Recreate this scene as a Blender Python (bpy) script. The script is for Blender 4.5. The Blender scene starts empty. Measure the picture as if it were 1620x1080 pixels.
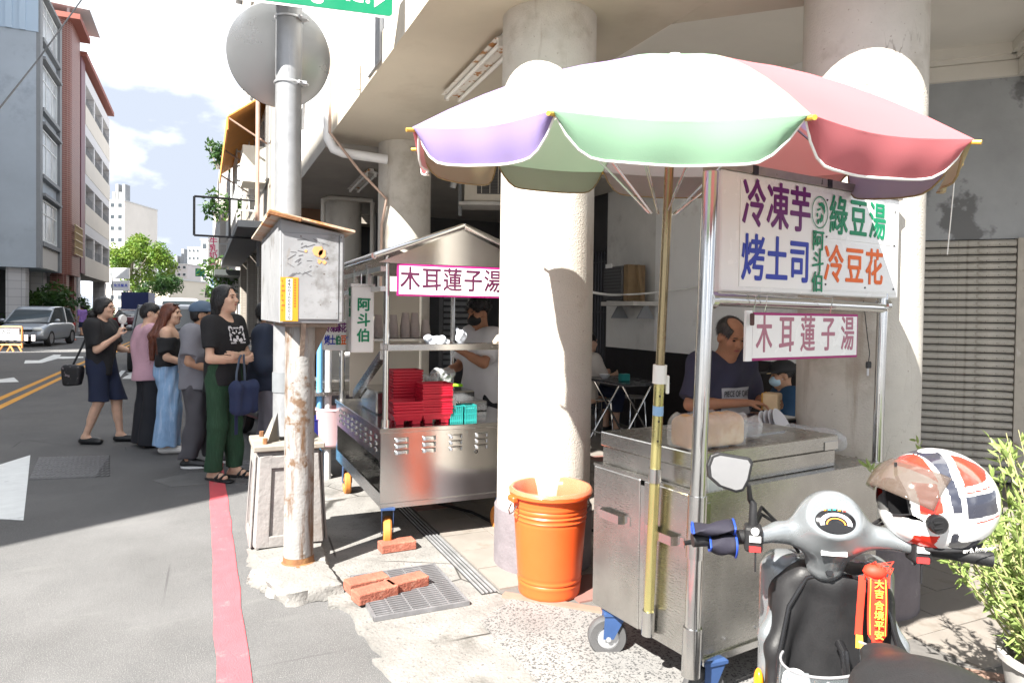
import bpy, bmesh, math, random
import numpy as np
from mathutils import Vector, Matrix, Quaternion, noise as mnoise
random.seed(7)
SC = bpy.context.scene
COL = SC.collection
PI = math.pi
R = math.radians

# ------------------------------------------------------------------ camera
# world frame: x = across the street towards the arcade, y = along the street, z = up (metres)
CAMH = 1.45
FPX = 1080.0                       # focal length in photograph pixels (1620 wide)
TH = math.atan(490 / FPX)          # heading, to the right of the street
PITCH, ROLL = R(1.05), R(0.75)
CY = 517.0
fw = Vector((math.sin(TH) * math.cos(PITCH), math.cos(TH) * math.cos(PITCH), -math.sin(PITCH)))
r0 = Vector((math.cos(TH), -math.sin(TH), 0))
u0 = r0.cross(fw)
rt = r0 * math.cos(ROLL) + u0 * math.sin(ROLL)
up = -r0 * math.sin(ROLL) + u0 * math.cos(ROLL)
EYE = Vector((0, 0, CAMH))
cd = bpy.data.cameras.new('camera')
cam = bpy.data.objects.new('camera', cd)
COL.objects.link(cam)
cd.sensor_width = 36
cd.lens = FPX / 1620 * 36
cd.shift_y = -(540 - CY) / 1620
cd.clip_start, cd.clip_end = 0.05, 2000
M = Matrix((rt, up, -fw)).transposed().to_4x4()
M.translation = EYE
cam.matrix_world = M
SC.camera = cam

def ray(px, py):
    return (rt * ((px - 810) / FPX) + up * ((CY - py) / FPX) + fw)
def G(px, py, h=0.0):              # the point of the horizontal plane z = h seen at a photograph pixel
    d = ray(px, py)
    return EYE + d * ((h - CAMH) / d.z)
def P(px, py, Z):                  # the point at depth Z
    return EYE + ray(px, py) * Z
def PU(px, py, u):                 # the point of the plane x = u
    d = ray(px, py)
    return EYE + d * (u / d.x)
def PV(px, py, v):                 # the point of the plane y = v
    d = ray(px, py)
    return EYE + d * (v / d.y)
def PM(px, py, m):                 # the point of the corner-cut plane (x + y) / sqrt 2 = m
    d = ray(px, py)
    return EYE + d * (m * 1.41421356 / (d.x + d.y))

# ------------------------------------------------------------------ light
SUN_EL = R(45)
SHD = Vector((0.872, 0.49)).normalized()      # ground direction in which shadows fall
W = bpy.data.worlds.new('World'); SC.world = W; W.use_nodes = True
nt = W.node_tree; nt.nodes.clear()
def N(t, typ, **k):
    n = t.nodes.new(typ)
    for a, b in k.items():
        if a.startswith('i_'): n.inputs[a[2:].replace('_', ' ')].default_value = b
        else: setattr(n, a, b)
    return n
sky = N(nt, 'ShaderNodeTexSky', sky_type='NISHITA', sun_disc=False, sun_elevation=SUN_EL,
        sun_rotation=math.atan2(-SHD.x, -SHD.y), air_density=1.0, dust_density=1.4, ozone_density=1.0)
tc = N(nt, 'ShaderNodeTexCoord')
mp = N(nt, 'ShaderNodeMapping'); mp.inputs['Scale'].default_value = (.9, .8, 1.9); mp.inputs['Location'].default_value = (0.4, 0.15, 0.3)
n1 = N(nt, 'ShaderNodeTexNoise'); n1.inputs['Scale'].default_value = 1.6; n1.inputs['Detail'].default_value = 7; n1.inputs['Roughness'].default_value = 0.52
n2 = N(nt, 'ShaderNodeTexNoise'); n2.inputs['Scale'].default_value = 2.6; n2.inputs['Detail'].default_value = 8; n2.inputs['Roughness'].default_value = 0.5
rp = N(nt, 'ShaderNodeValToRGB'); rp.color_ramp.elements[0].position = 0.12; rp.color_ramp.elements[1].position = 0.42
cr = N(nt, 'ShaderNodeValToRGB')
cr.color_ramp.elements[0].position = 0.49; cr.color_ramp.elements[0].color = (2.25, 2.5, 2.95, 1)
cr.color_ramp.elements[1].position = 0.70; cr.color_ramp.elements[1].color = (13.0, 13.1, 13.2, 1)
mx = N(nt, 'ShaderNodeMix', data_type='RGBA')
bg = N(nt, 'ShaderNodeBackground'); bg.inputs['Strength'].default_value = 0.064
wo = N(nt, 'ShaderNodeOutputWorld')
L = nt.links.new
L(tc.outputs['Generated'], mp.inputs['Vector']); L(mp.outputs[0], n1.inputs['Vector']); L(mp.outputs[0], n2.inputs['Vector'])
L(n1.outputs['Fac'], rp.inputs['Fac']); L(n2.outputs['Fac'], cr.inputs['Fac'])
L(rp.outputs['Color'], mx.inputs['Factor']); L(sky.outputs[0], mx.inputs['A']); L(cr.outputs['Color'], mx.inputs['B'])
L(mx.outputs['Result'], bg.inputs['Color']); L(bg.outputs[0], wo.inputs[0])
sd = bpy.data.lights.new('sun', 'SUN'); sd.energy = 4.4; sd.angle = R(0.53); sd.color = (1.0, 0.955, 0.88)
sun = bpy.data.objects.new('sun', sd); COL.objects.link(sun)
sdir = Vector((SHD.x * math.cos(SUN_EL), SHD.y * math.cos(SUN_EL), -math.sin(SUN_EL)))
sun.rotation_euler = sdir.to_track_quat('-Z', 'Y').to_euler(); sun.location = (-20, -12, 30)
vs = SC.view_settings
vs.view_transform = 'Standard'; vs.look = 'None'; vs.exposure = 2.4; vs.gamma = 1.0; vs.use_curve_mapping = False
SC.cycles.use_denoising = True
SC.cycles.max_bounces = 10; SC.cycles.diffuse_bounces = 6
SC.cycles.transparent_max_bounces = 12

# ------------------------------------------------------------------ materials
MATS = {}
def mat(name, col=(.5, .5, .5), rough=.6, metal=0., var=0., vs_=6., bump=0., bs=40., spec=.5, col2=None, c2=.5, c2w=.12,
        c2s=3., aniso=0., trans=0., alpha=1., emit=0., coat=0., streak=None, ior=1.45, sss=0., det=6, speck=None, coord='Object'):
    """Procedural Principled material: base colour varied by noise, an optional second colour in patches or streaks, fine relief."""
    if name in MATS: return MATS[name]
    m = bpy.data.materials.new(name); m.use_nodes = True
    t = m.node_tree; b = t.nodes['Principled BSDF']; l = t.links.new
    b.inputs['Base Color'].default_value = (*col, 1)
    b.inputs['Roughness'].default_value = rough; b.inputs['Metallic'].default_value = metal
    b.inputs['Specular IOR Level'].default_value = spec; b.inputs['IOR'].default_value = ior
    b.inputs['Anisotropic'].default_value = aniso
    b.inputs['Transmission Weight'].default_value = trans
    b.inputs['Alpha'].default_value = alpha
    b.inputs['Coat Weight'].default_value = coat
    if sss: b.inputs['Subsurface Weight'].default_value = sss; b.inputs['Subsurface Radius'].default_value = (.012, .005, .003)
    if emit: b.inputs['Emission Color'].default_value = (*col, 1); b.inputs['Emission Strength'].default_value = emit
    tcn = N(t, 'ShaderNodeTexCoord'); src = tcn.outputs[coord]
    cur = None
    if var:
        n = N(t, 'ShaderNodeTexNoise'); n.inputs['Scale'].default_value = vs_; n.inputs['Detail'].default_value = det; n.inputs['Roughness'].default_value = .62
        l(src, n.inputs['Vector'])
        mr = N(t, 'ShaderNodeMapRange'); mr.inputs['From Min'].default_value = .25; mr.inputs['From Max'].default_value = .75
        mr.inputs['To Min'].default_value = 1 - var; mr.inputs['To Max'].default_value = 1 + var
        l(n.outputs['Fac'], mr.inputs['Value'])
        v = N(t, 'ShaderNodeVectorMath', operation='SCALE'); v.inputs[0].default_value = col
        l(mr.outputs[0], v.inputs['Scale']); cur = v.outputs[0]
        rr = N(t, 'ShaderNodeMapRange'); rr.inputs['From Min'].default_value = .25; rr.inputs['From Max'].default_value = .75
        rr.inputs['To Min'].default_value = max(.02, rough - .09); rr.inputs['To Max'].default_value = min(1, rough + .09)
        l(n.outputs['Fac'], rr.inputs['Value']); l(rr.outputs[0], b.inputs['Roughness'])
    def blend(c, fac):
        nonlocal cur
        x = N(t, 'ShaderNodeMix', data_type='RGBA')
        l(fac, x.inputs['Factor'])
        if cur is not None: l(cur, x.inputs['A'])
        else: x.inputs['A'].default_value = (*col, 1)
        x.inputs['B'].default_value = (*c, 1); cur = x.outputs['Result']
    def patches(scale, pos, wid, stretch=None, dt=5):
        n = N(t, 'ShaderNodeTexNoise'); n.inputs['Scale'].default_value = scale; n.inputs['Detail'].default_value = dt; n.inputs['Roughness'].default_value = .65
        if stretch:
            mpn = N(t, 'ShaderNodeMapping'); mpn.inputs['Scale'].default_value = stretch; l(src, mpn.inputs['Vector']); l(mpn.outputs[0], n.inputs['Vector'])
        else: l(src, n.inputs['Vector'])
        r = N(t, 'ShaderNodeMapRange'); r.inputs['From Min'].default_value = pos; r.inputs['From Max'].default_value = pos + wid
        l(n.outputs['Fac'], r.inputs['Value']); return r.outputs[0]
    if col2: blend(col2, patches(c2s, c2, c2w))
    if streak: blend(streak[0], patches(streak[1], streak[2], .15, streak[3]))
    if speck: blend(speck[0], patches(speck[1], speck[2], .05, None, 2))
    if cur is not None: l(cur, b.inputs['Base Color'])
    if bump:
        n = N(t, 'ShaderNodeTexNoise'); n.inputs['Scale'].default_value = bs; n.inputs['Detail'].default_value = 4
        l(src, n.inputs['Vector'])
        bn = N(t, 'ShaderNodeBump'); bn.inputs['Strength'].default_value = bump; bn.inputs['Distance'].default_value = .01
        l(n.outputs['Fac'], bn.inputs['Height']); l(bn.outputs[0], b.inputs['Normal'])
    MATS[name] = m
    return m

# ------------------------------------------------------------------ mesh helpers
def rotz(a): return Matrix.Rotation(a, 3, 'Z')
class MB:
    def __init__(s): s.v = []; s.f = []; s.mi = []; s.cur = 0
    def add(s, vs, fs):
        o = len(s.v); s.v += [tuple(p) for p in vs]; s.f += [tuple(i + o for i in f) for f in fs]; s.mi += [s.cur] * len(fs); return s
    def mi_(s, i): s.cur = i; return s
    def box(s, c, d, rot=None, taper=None):
        x, y, z = d[0] / 2, d[1] / 2, d[2] / 2
        tx, ty = taper or (1, 1)
        p = [(-x, -y, -z), (x, -y, -z), (x, y, -z), (-x, y, -z), (-x * tx, -y * ty, z), (x * tx, -y * ty, z), (x * tx, y * ty, z), (-x * tx, y * ty, z)]
        if rot is not None: p = [rot @ Vector(q) for q in p]
        return s.add([(q[0] + c[0], q[1] + c[1], q[2] + c[2]) for q in p],
                     [(0, 3, 2, 1), (4, 5, 6, 7), (0, 1, 5, 4), (1, 2, 6, 5), (2, 3, 7, 6), (3, 0, 4, 7)])
    def bb(s, a, b):
        a, b = Vector(a), Vector(b); return s.box((a + b) / 2, [abs(q) for q in (b - a)])
    def cyl(s, a, b, r, r2=None, n=12, caps=True):
        a, b = Vector(a), Vector(b); r2 = r if r2 is None else r2
        d = (b - a).normalized(); q = d.to_track_quat('Z', 'Y')
        e1, e2 = q @ Vector((1, 0, 0)), q @ Vector((0, 1, 0))
        vs = []
        for c, rr in ((a, r), (b, r2)):
            for i in range(n):
                t = 2 * PI * i / n; vs.append(c + e1 * (rr * math.cos(t)) + e2 * (rr * math.sin(t)))
        fs = [(i, (i + 1) % n, n + (i + 1) % n, n + i) for i in range(n)]
        if caps: fs += [tuple(range(n - 1, -1, -1)), tuple(range(n, 2 * n))]
        return s.add(vs, fs)
    def tube(s, pts, r, n=8, closed=False, caps=True):
        pts = [Vector(p) for p in pts]; m = len(pts); vs = []
        rs = r if isinstance(r, (list, tuple)) else [r] * m
        prev = None
        for i, p in enumerate(pts):
            if closed: d = pts[(i + 1) % m] - pts[i - 1]
            else: d = pts[min(i + 1, m - 1)] - pts[max(i - 1, 0)]
            d.normalize()
            if prev is None: e1 = d.orthogonal().normalized()
            else: e1 = (prev - d * prev.dot(d)).normalized()
            prev = e1; e2 = d.cross(e1)
            for k in range(n):
                t = 2 * PI * k / n; vs.append(p + e1 * (rs[i] * math.cos(t)) + e2 * (rs[i] * math.sin(t)))
        fs = []
        for i in range(m if closed else m - 1):
            j = (i + 1) % m
            for k in range(n): fs.append((i * n + k, i * n + (k + 1) % n, j * n + (k + 1) % n, j * n + k))
        if not closed and caps: fs += [tuple(range(n - 1, -1, -1)), tuple(range((m - 1) * n, m * n))]
        return s.add(vs, fs)
    def lathe(s, prof, c=(0, 0, 0), n=24, axis=None, caps=False, sx=1, sy=1):
        q = axis.to_track_quat('Z', 'Y') if axis is not None else None
        vs = []; c = Vector(c)
        for r, z in prof:
            for k in range(n):
                t = 2 * PI * k / n; p = Vector((r * math.cos(t) * sx, r * math.sin(t) * sy, z))
                vs.append(c + (q @ p if q else p))
        fs = []
        for i in range(len(prof) - 1):
            for k in range(n): fs.append((i * n + k, i * n + (k + 1) % n, (i + 1) * n + (k + 1) % n, (i + 1) * n + k))
        if caps: fs += [tuple(range(n - 1, -1, -1)), tuple(range((len(prof) - 1) * n, len(prof) * n))]
        return s.add(vs, fs)
    def prism(s, poly, h, mtx=None, both=True):
        """polygon (x, y) extruded by h along z, then moved by mtx"""
        n = len(poly)
        vs = [Vector((x, y, 0)) for x, y in poly] + [Vector((x, y, h)) for x, y in poly]
        if mtx is not None: vs = [mtx @ p for p in vs]
        fs = [tuple(range(n - 1, -1, -1)), tuple(range(n, 2 * n))] + [(i, (i + 1) % n, n + (i + 1) % n, n + i) for i in range(n)]
        return s.add(vs, fs)
    def grid(s, rows, closed=False):
        """rows of points (equal length) -> quads"""
        m = len(rows[0]); vs = [p for r_ in rows for p in r_]; fs = []
        for i in range(len(rows) - 1):
            for k in range(m if closed else m - 1):
                k2 = (k + 1) % m
                fs.append((i * m + k, i * m + k2, (i + 1) * m + k2, (i + 1) * m + k))
        return s.add(vs, fs)
    def ell(s, c, r, n=12, m=8, rot=None):
        vs = []; c = Vector(c)
        for i in range(m + 1):
            a = PI * i / m
            for k in range(n):
                t = 2 * PI * k / n
                p = Vector((r[0] * math.sin(a) * math.cos(t), r[1] * math.sin(a) * math.sin(t), r[2] * math.cos(a)))
                vs.append(c + (rot @ p if rot is not None else p))
        fs = []
        for i in range(m):
            for k in range(n): fs.append((i * n + k, (i + 1) * n + k, (i + 1) * n + (k + 1) % n, i * n + (k + 1) % n))
        return s.add(vs, fs)
    def mesh(s, name, mats, smooth=False, fix=True):
        me = bpy.data.meshes.new(name); me.from_pydata(s.v, [], s.f)
        for m_ in (mats if isinstance(mats, (list, tuple)) else [mats]): me.materials.append(m_)
        if any(s.mi): me.polygons.foreach_set('material_index', s.mi)
        if fix:
            bm = bmesh.new(); bm.from_mesh(me); bmesh.ops.remove_doubles(bm, verts=bm.verts, dist=1e-6)
            bmesh.ops.recalc_face_normals(bm, faces=bm.faces); bm.to_mesh(me); bm.free()
        if smooth: me.polygons.foreach_set('use_smooth', [True] * len(me.polygons))
        me.update(); return me
    def obj(s, name, mats, parent=None, smooth=False, bevel=0, fix=True, seg=1, angle=40, subd=0):
        return link(name, s.mesh(name, mats, smooth, fix), parent, bevel, seg, smooth, angle, subd)
def link(name, me, parent=None, bevel=0, seg=1, smooth=False, angle=40, subd=0):
    o = bpy.data.objects.new(name, me); COL.objects.link(o)
    if parent is not None: o.parent = parent
    if bevel:
        b = o.modifiers.new('bevel', 'BEVEL'); b.width = bevel; b.segments = seg; b.limit_method = 'ANGLE'; b.angle_limit = R(40)
    if subd:
        b = o.modifiers.new('subd', 'SUBSURF'); b.levels = subd; b.render_levels = subd
    if smooth and angle:
        try: me.set_sharp_from_angle(angle=R(angle))
        except Exception: pass
    return o
def tag(o, label=None, cat=None, group=None, kind=None):
    for k, v in (('label', label), ('category', cat), ('group', group), ('kind', kind)):
        if v: o[k] = v
    return o
def thing(name, label, cat, loc=(0, 0, 0), rz=0, group=None):
    o = bpy.data.objects.new(name, None); COL.objects.link(o); o.empty_display_size = .1
    o.location = loc; o.rotation_euler = (0, 0, rz)
    return tag(o, label, cat, group)
def copy_tree(o, parent=None):
    c = o.copy(); COL.objects.link(c); c.parent = parent
    for ch in list(o.children): copy_tree(ch, c)
    return c
def text_mesh(s, size, bold=0., extr=.0, align='CENTER', sx=1., spacing=1.):
    c = bpy.data.curves.new('t', 'FONT'); c.body = s; c.size = size; c.offset = bold * size; c.extrude = extr
    c.align_x = align; c.align_y = 'CENTER'; c.resolution_u = 3; c.space_character = spacing
    o = bpy.data.objects.new('t', c); COL.objects.link(o)
    dg = bpy.context.evaluated_depsgraph_get()
    me = bpy.data.meshes.new_from_object(o.evaluated_get(dg))
    bpy.data.objects.remove(o); bpy.data.curves.remove(c)
    if sx != 1:
        for v in me.vertices: v.co.x *= sx
    return me
def text(name, s, size, mtx, material, parent, bold=0., extr=.001, sx=1., align='CENTER', spacing=1.):
    me = text_mesh(s, size, min(0, bold), extr, align, sx, spacing); me.name = name
    if bold > 0:                                   # heavier strokes: shifted copies, each a hair further forward
        bm = bmesh.new(); base = me.copy(); d = bold * size
        for i, (dx, dy) in enumerate(((0, 0), (d, d * .5), (-d, -d * .5), (d * .5, -d), (-d * .5, d))):
            m2 = base.copy(); m2.transform(Matrix.Translation((dx, dy, .00012 * i))); bm.from_mesh(m2); bpy.data.meshes.remove(m2)
        bm.to_mesh(me); bm.free(); bpy.data.meshes.remove(base)
    me.materials.clear(); me.materials.append(material)
    me.transform(mtx)
    return link(name, me, parent)
def frame(o, x, y):
    """matrix whose x axis and y axis are given, origin o"""
    x = Vector(x).normalized(); y = Vector(y); z = x.cross(y).normalized(); y = z.cross(x)
    m = Matrix((x, y, z)).transposed().to_4x4(); m.translation = Vector(o); return m

# ------------------------------------------------------------------ implicit surfaces (bodies, clothes, fruit of smooth shapes)
class SDF:
    def __init__(s, lo, hi, vox):
        s.lo = np.array(lo, float); s.vox = vox
        s.n = np.ceil((np.array(hi, float) - s.lo) / vox).astype(int) + 1
        s.d = np.full(s.n, 1.0, np.float32)
    def _sub(s, lo, hi):
        a = np.maximum(((np.array(lo) - s.lo) / s.vox).astype(int), 0); b = np.minimum(((np.array(hi) - s.lo) / s.vox).astype(int) + 2, s.n)
        if (b <= a).any(): return None, None
        sl = tuple(slice(i, j) for i, j in zip(a, b))
        g = np.meshgrid(*[(np.arange(i, j) * s.vox + l_).astype(np.float32) for i, j, l_ in zip(a, b, s.lo)], indexing='ij')
        return sl, g
    def _mix(s, sl, d, k, sub=False):
        o = s.d[sl]
        if sub:
            d = -d
            if k: h = np.clip(.5 - .5 * (o - d) / k, 0, 1); s.d[sl] = o * (1 - h) + d * h + k * h * (1 - h)
            else: s.d[sl] = np.maximum(o, d)
        elif k:
            h = np.clip(.5 + .5 * (o - d) / k, 0, 1); s.d[sl] = o * (1 - h) + d * h - k * h * (1 - h)
        else: s.d[sl] = np.minimum(o, d)
    def cone(s, a, b, r1, r2=None, k=.02, sub=False, flat=None):
        """round cone from a to b; flat = (axis vector, factor) squeezes the section"""
        r2 = r1 if r2 is None else r2
        a, b = np.array(a, float), np.array(b, float); m = max(r1, r2) * (1 if not flat else max(1, flat[1])) + k + .04
        sl, g = s._sub(np.minimum(a, b) - m, np.maximum(a, b) + m)
        if sl is None: return s
        ab = b - a; L2 = float(ab @ ab) + 1e-12
        p = [g[i] - a[i] for i in range(3)]
        t = np.clip((p[0] * ab[0] + p[1] * ab[1] + p[2] * ab[2]) / L2, 0, 1)
        q = [p[i] - t * ab[i] for i in range(3)]
        if flat:
            ax = np.array(flat[0], float); ax /= np.linalg.norm(ax); dd = q[0] * ax[0] + q[1] * ax[1] + q[2] * ax[2]
            q = [q[i] + dd * ax[i] * (1 / flat[1] - 1) for i in range(3)]
        d = np.sqrt(q[0] ** 2 + q[1] ** 2 + q[2] ** 2) - (r1 + (r2 - r1) * t)
        s._mix(sl, d, k, sub); return s
    def ell(s, c, r, k=.02, rot=None, sub=False):
        c = np.array(c, float); r = np.array(r, float); m = r.max() + k + .03
        sl, g = s._sub(c - m, c + m)
        if sl is None: return s
        p = [g[i] - c[i] for i in range(3)]
        if rot is not None:
            rm = np.array(rot.transposed()); p = [rm[i][0] * p[0] + rm[i][1] * p[1] + rm[i][2] * p[2] for i in range(3)]
        k0 = np.sqrt(sum((p[i] / r[i]) ** 2 for i in range(3))); k1 = np.sqrt(sum((p[i] / r[i] ** 2) ** 2 for i in range(3))) + 1e-9
        s._mix(sl, k0 * (k0 - 1) / k1, k, sub); return s
    def box(s, c, h, r=.01, k=.02, rot=None, sub=False):
        c = np.array(c, float); h = np.array(h, float); m = np.linalg.norm(h) + k + .03
        sl, g = s._sub(c - m, c + m)
        if sl is None: return s
        p = [g[i] - c[i] for i in range(3)]
        if rot is not None:
            rm = np.array(rot.transposed()); p = [rm[i][0] * p[0] + rm[i][1] * p[1] + rm[i][2] * p[2] for i in range(3)]
        q = [np.abs(p[i]) - (h[i] - r) for i in range(3)]
        d = np.sqrt(sum(np.maximum(x, 0) ** 2 for x in q)) + np.minimum(np.maximum(np.maximum(q[0], q[1]), q[2]), 0) - r
        s._mix(sl, d, k, sub); return s
    def cut(s, p, n, k=0):
        """keep the side of the plane that n points away from"""
        p, n = np.array(p, float), np.array(n, float); n /= np.linalg.norm(n)
        g = np.meshgrid(*[(np.arange(m) * s.vox + l_).astype(np.float32) for m, l_ in zip(s.n, s.lo)], indexing='ij', sparse=True)
        d = ((g[0] - p[0]) * n[0] + (g[1] - p[1]) * n[1] + (g[2] - p[2]) * n[2]).astype(np.float32)
        s.d = np.maximum(s.d, d); return s
    def apply(s, fn):
        i = np.nonzero(np.abs(s.d) < .045)
        x, y, z = [(i[k] * s.vox + s.lo[k]).astype(np.float32) for k in range(3)]
        s.d[i] += fn(x, y, z).astype(np.float32); return s
    def mesh(s, name, mats, iso=0.):
        nz = np.nonzero(s.d < iso)
        if len(nz[0]):
            a0 = [max(0, int(k.min()) - 2) for k in nz]; b0 = [int(k.max()) + 3 for k in nz]
            s.d = s.d[a0[0]:b0[0], a0[1]:b0[1], a0[2]:b0[2]].copy(); s.lo = s.lo + np.array(a0) * s.vox
        d = s.d - iso; d[[0, -1]] = np.maximum(d[[0, -1]], .01); d[:, [0, -1]] = np.maximum(d[:, [0, -1]], .01); d[:, :, [0, -1]] = np.maximum(d[:, :, [0, -1]], .01)
        neg = d < 0; sh = d.shape
        acc = np.zeros([x - 1 for x in sh] + [3], np.float32); cnt = np.zeros([x - 1 for x in sh], np.float32)
        I = [slice(0, -1), slice(1, None)]
        for ax in range(3):
            o1, o2 = [i for i in range(3) if i != ax]
            for b1 in (0, 1):
                for b2 in (0, 1):
                    sa = [None] * 3; sa[ax] = I[0]; sa[o1] = I[b1]; sa[o2] = I[b2]
                    sb = list(sa); sb[ax] = I[1]
                    da, db = d[tuple(sa)], d[tuple(sb)]
                    cr_ = (da < 0) != (db < 0)
                    tt = np.where(cr_, da / np.where(cr_, da - db, 1), 0)
                    cnt += cr_
                    acc[..., ax] += tt; acc[..., o1] += cr_ * b1; acc[..., o2] += cr_ * b2
        act = cnt > 0; idx = np.full(cnt.shape, -1, np.int64); ids = np.argwhere(act); idx[act] = np.arange(len(ids))
        V = (ids + acc[act] / cnt[act][:, None]) * s.vox + s.lo
        F = []
        for ax in range(3):
            o1, o2 = [(1, 2), (2, 0), (0, 1)][ax]
            sa = [slice(None)] * 3; sb = [slice(None)] * 3; sa[ax] = slice(0, -1); sb[ax] = slice(1, None)
            na, nb = neg[tuple(sa)], neg[tuple(sb)]
            for flip, msk in ((False, na & ~nb), (True, ~na & nb)):
                e = np.argwhere(msk)
                e = e[(e[:, o1] > 0) & (e[:, o2] > 0)]
                if not len(e): continue
                def at(a1, a2):
                    q = e.copy(); q[:, o1] -= a1; q[:, o2] -= a2
                    q = np.minimum(q, np.array(idx.shape) - 1); return idx[q[:, 0], q[:, 1], q[:, 2]]
                qd = np.stack([at(1, 1), at(0, 1), at(0, 0), at(1, 0)], 1)
                if flip: qd = qd[:, ::-1]
                F.append(qd[(qd >= 0).all(1)])
        F = np.concatenate(F) if F else np.zeros((0, 4), int)
        me = bpy.data.meshes.new(name); me.vertices.add(len(V)); me.vertices.foreach_set('co', V.astype(np.float32).ravel())
        me.loops.add(len(F) * 4); me.polygons.add(len(F))
        me.loops.foreach_set('vertex_index', F.ravel().astype(np.int32)); me.polygons.foreach_set('loop_start', np.arange(len(F), dtype=np.int32) * 4)
        me.polygons.foreach_set('use_smooth', np.ones(len(F), bool)); me.update(calc_edges=True); me.validate()
        for m_ in (mats if isinstance(mats, (list, tuple)) else [mats]): me.materials.append(m_)
        return me
    def obj(s, name, mats, parent=None, smooth=1):
        me = s.mesh(name, mats); o = link(name, me, parent)
        if smooth:
            b = o.modifiers.new('smooth', 'SMOOTH'); b.factor = .5; b.iterations = smooth
        return o
# ------------------------------------------------------------------ palette
m_asph = mat('asphalt', (.100, .0995, .101), .9, var=.3, vs_=1.3, bump=.7, bs=330, speck=((.23, .225, .22), 230, .575), coord='Object', col2=(.085, .086, .088), c2=.50, c2s=.6, streak=((.13, .13, .128), 3, .6, (.5, 2, 1)))
m_conc = mat('concrete', (.165, .16, .152), .9, var=.25, vs_=5, bump=.6, bs=60, col2=(.10, .097, .09), c2=.56, c2s=2.6, speck=((.08, .078, .075), 70, .63))
m_terr = mat('exposed_aggregate', (.17, .167, .163), .85, var=.2, vs_=3, bump=.3, bs=120, speck=((.05, .05, .05), 100, .54))
m_tile = mat('floor_tile', (.19, .172, .154), .45, var=.14, vs_=4, bump=.05, col2=(.14, .12, .10), c2=.57, c2s=3)
m_tile2 = mat('floor_tile_red', (.2, .105, .09), .5, var=.14, vs_=4, bump=.05)
m_grout = mat('grout', (.10, .095, .09), .9, var=.2, vs_=20)
m_plaster = mat('plaster', (.50, .47, .42), .85, var=.1, vs_=5, bump=.35, bs=110, col2=(.36, .32, .27), c2=.57, c2s=1.6, streak=((.33, .28, .23), 2.4, .62, (4, 4, .45)), speck=((.32, .28, .24), 60, .68))
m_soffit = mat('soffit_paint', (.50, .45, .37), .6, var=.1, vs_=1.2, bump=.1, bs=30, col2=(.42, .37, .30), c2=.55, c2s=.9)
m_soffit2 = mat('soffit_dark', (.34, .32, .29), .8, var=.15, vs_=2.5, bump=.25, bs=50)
m_white = mat('white_wall', (.78, .78, .77), .55, var=.04, vs_=3, col2=(.6, .59, .56), c2=.6, c2s=1.8)
m_ceil = mat('ceiling_paint', (.74, .71, .65), .7, var=.05, vs_=1.5)
m_dado = mat('dado_paint', (.011, .009, .010), .5, var=.3, vs_=8, bump=.1)
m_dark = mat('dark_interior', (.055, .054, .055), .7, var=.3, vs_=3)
m_band = mat('column_base_paint', (.13, .115, .125), .8, var=.25, vs_=7, bump=.3, bs=60, col2=(.3, .28, .28), c2=.62, c2s=5)
m_header = mat('bare_concrete', (.36, .375, .39), .85, var=.15, vs_=2.2, bump=.2, bs=50, col2=(.18, .185, .19), c2=.55, c2w=.05, c2s=1.6)
m_shut = mat('shutter_steel', (.43, .41, .37), .6, var=.18, vs_=6, bump=.15, streak=((.22, .19, .15), 3, .57, (6, 6, .6)), speck=((.07, .055, .04), 60, .66))
m_steelgal = mat('galvanised', (.52, .53, .55), .42, .75, var=.14, vs_=9, bump=.05)
m_pipe = mat('grey_pipe', (.55, .55, .55), .5, var=.08)
m_black = mat('black_plastic', (.015, .015, .016), .45, var=.2)
m_redp = mat('red_paint', (.52, .075, .09), .8, var=.14, vs_=9, bump=.4, bs=160, col2=(.42, .15, .15), c2=.60, c2s=7)
m_yelp = mat('yellow_paint', (.55, .27, .04), .8, var=.15, vs_=6, bump=.3, bs=160, col2=(.25, .15, .06), c2=.62, c2s=5)
m_whip = mat('white_paint', (.62, .64, .64), .8, var=.1, vs_=8, bump=.3, bs=160, col2=(.33, .34, .35), c2=.60, c2s=4)
m_iron = mat('cast_iron', (.16, .16, .165), .6, .5, var=.3, vs_=30, bump=.8, bs=70)
m_brick = mat('brick', (.26, .085, .055), .88, var=.3, vs_=14, bump=.6, bs=90, col2=(.32, .17, .12), c2=.58, c2s=9)

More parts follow.
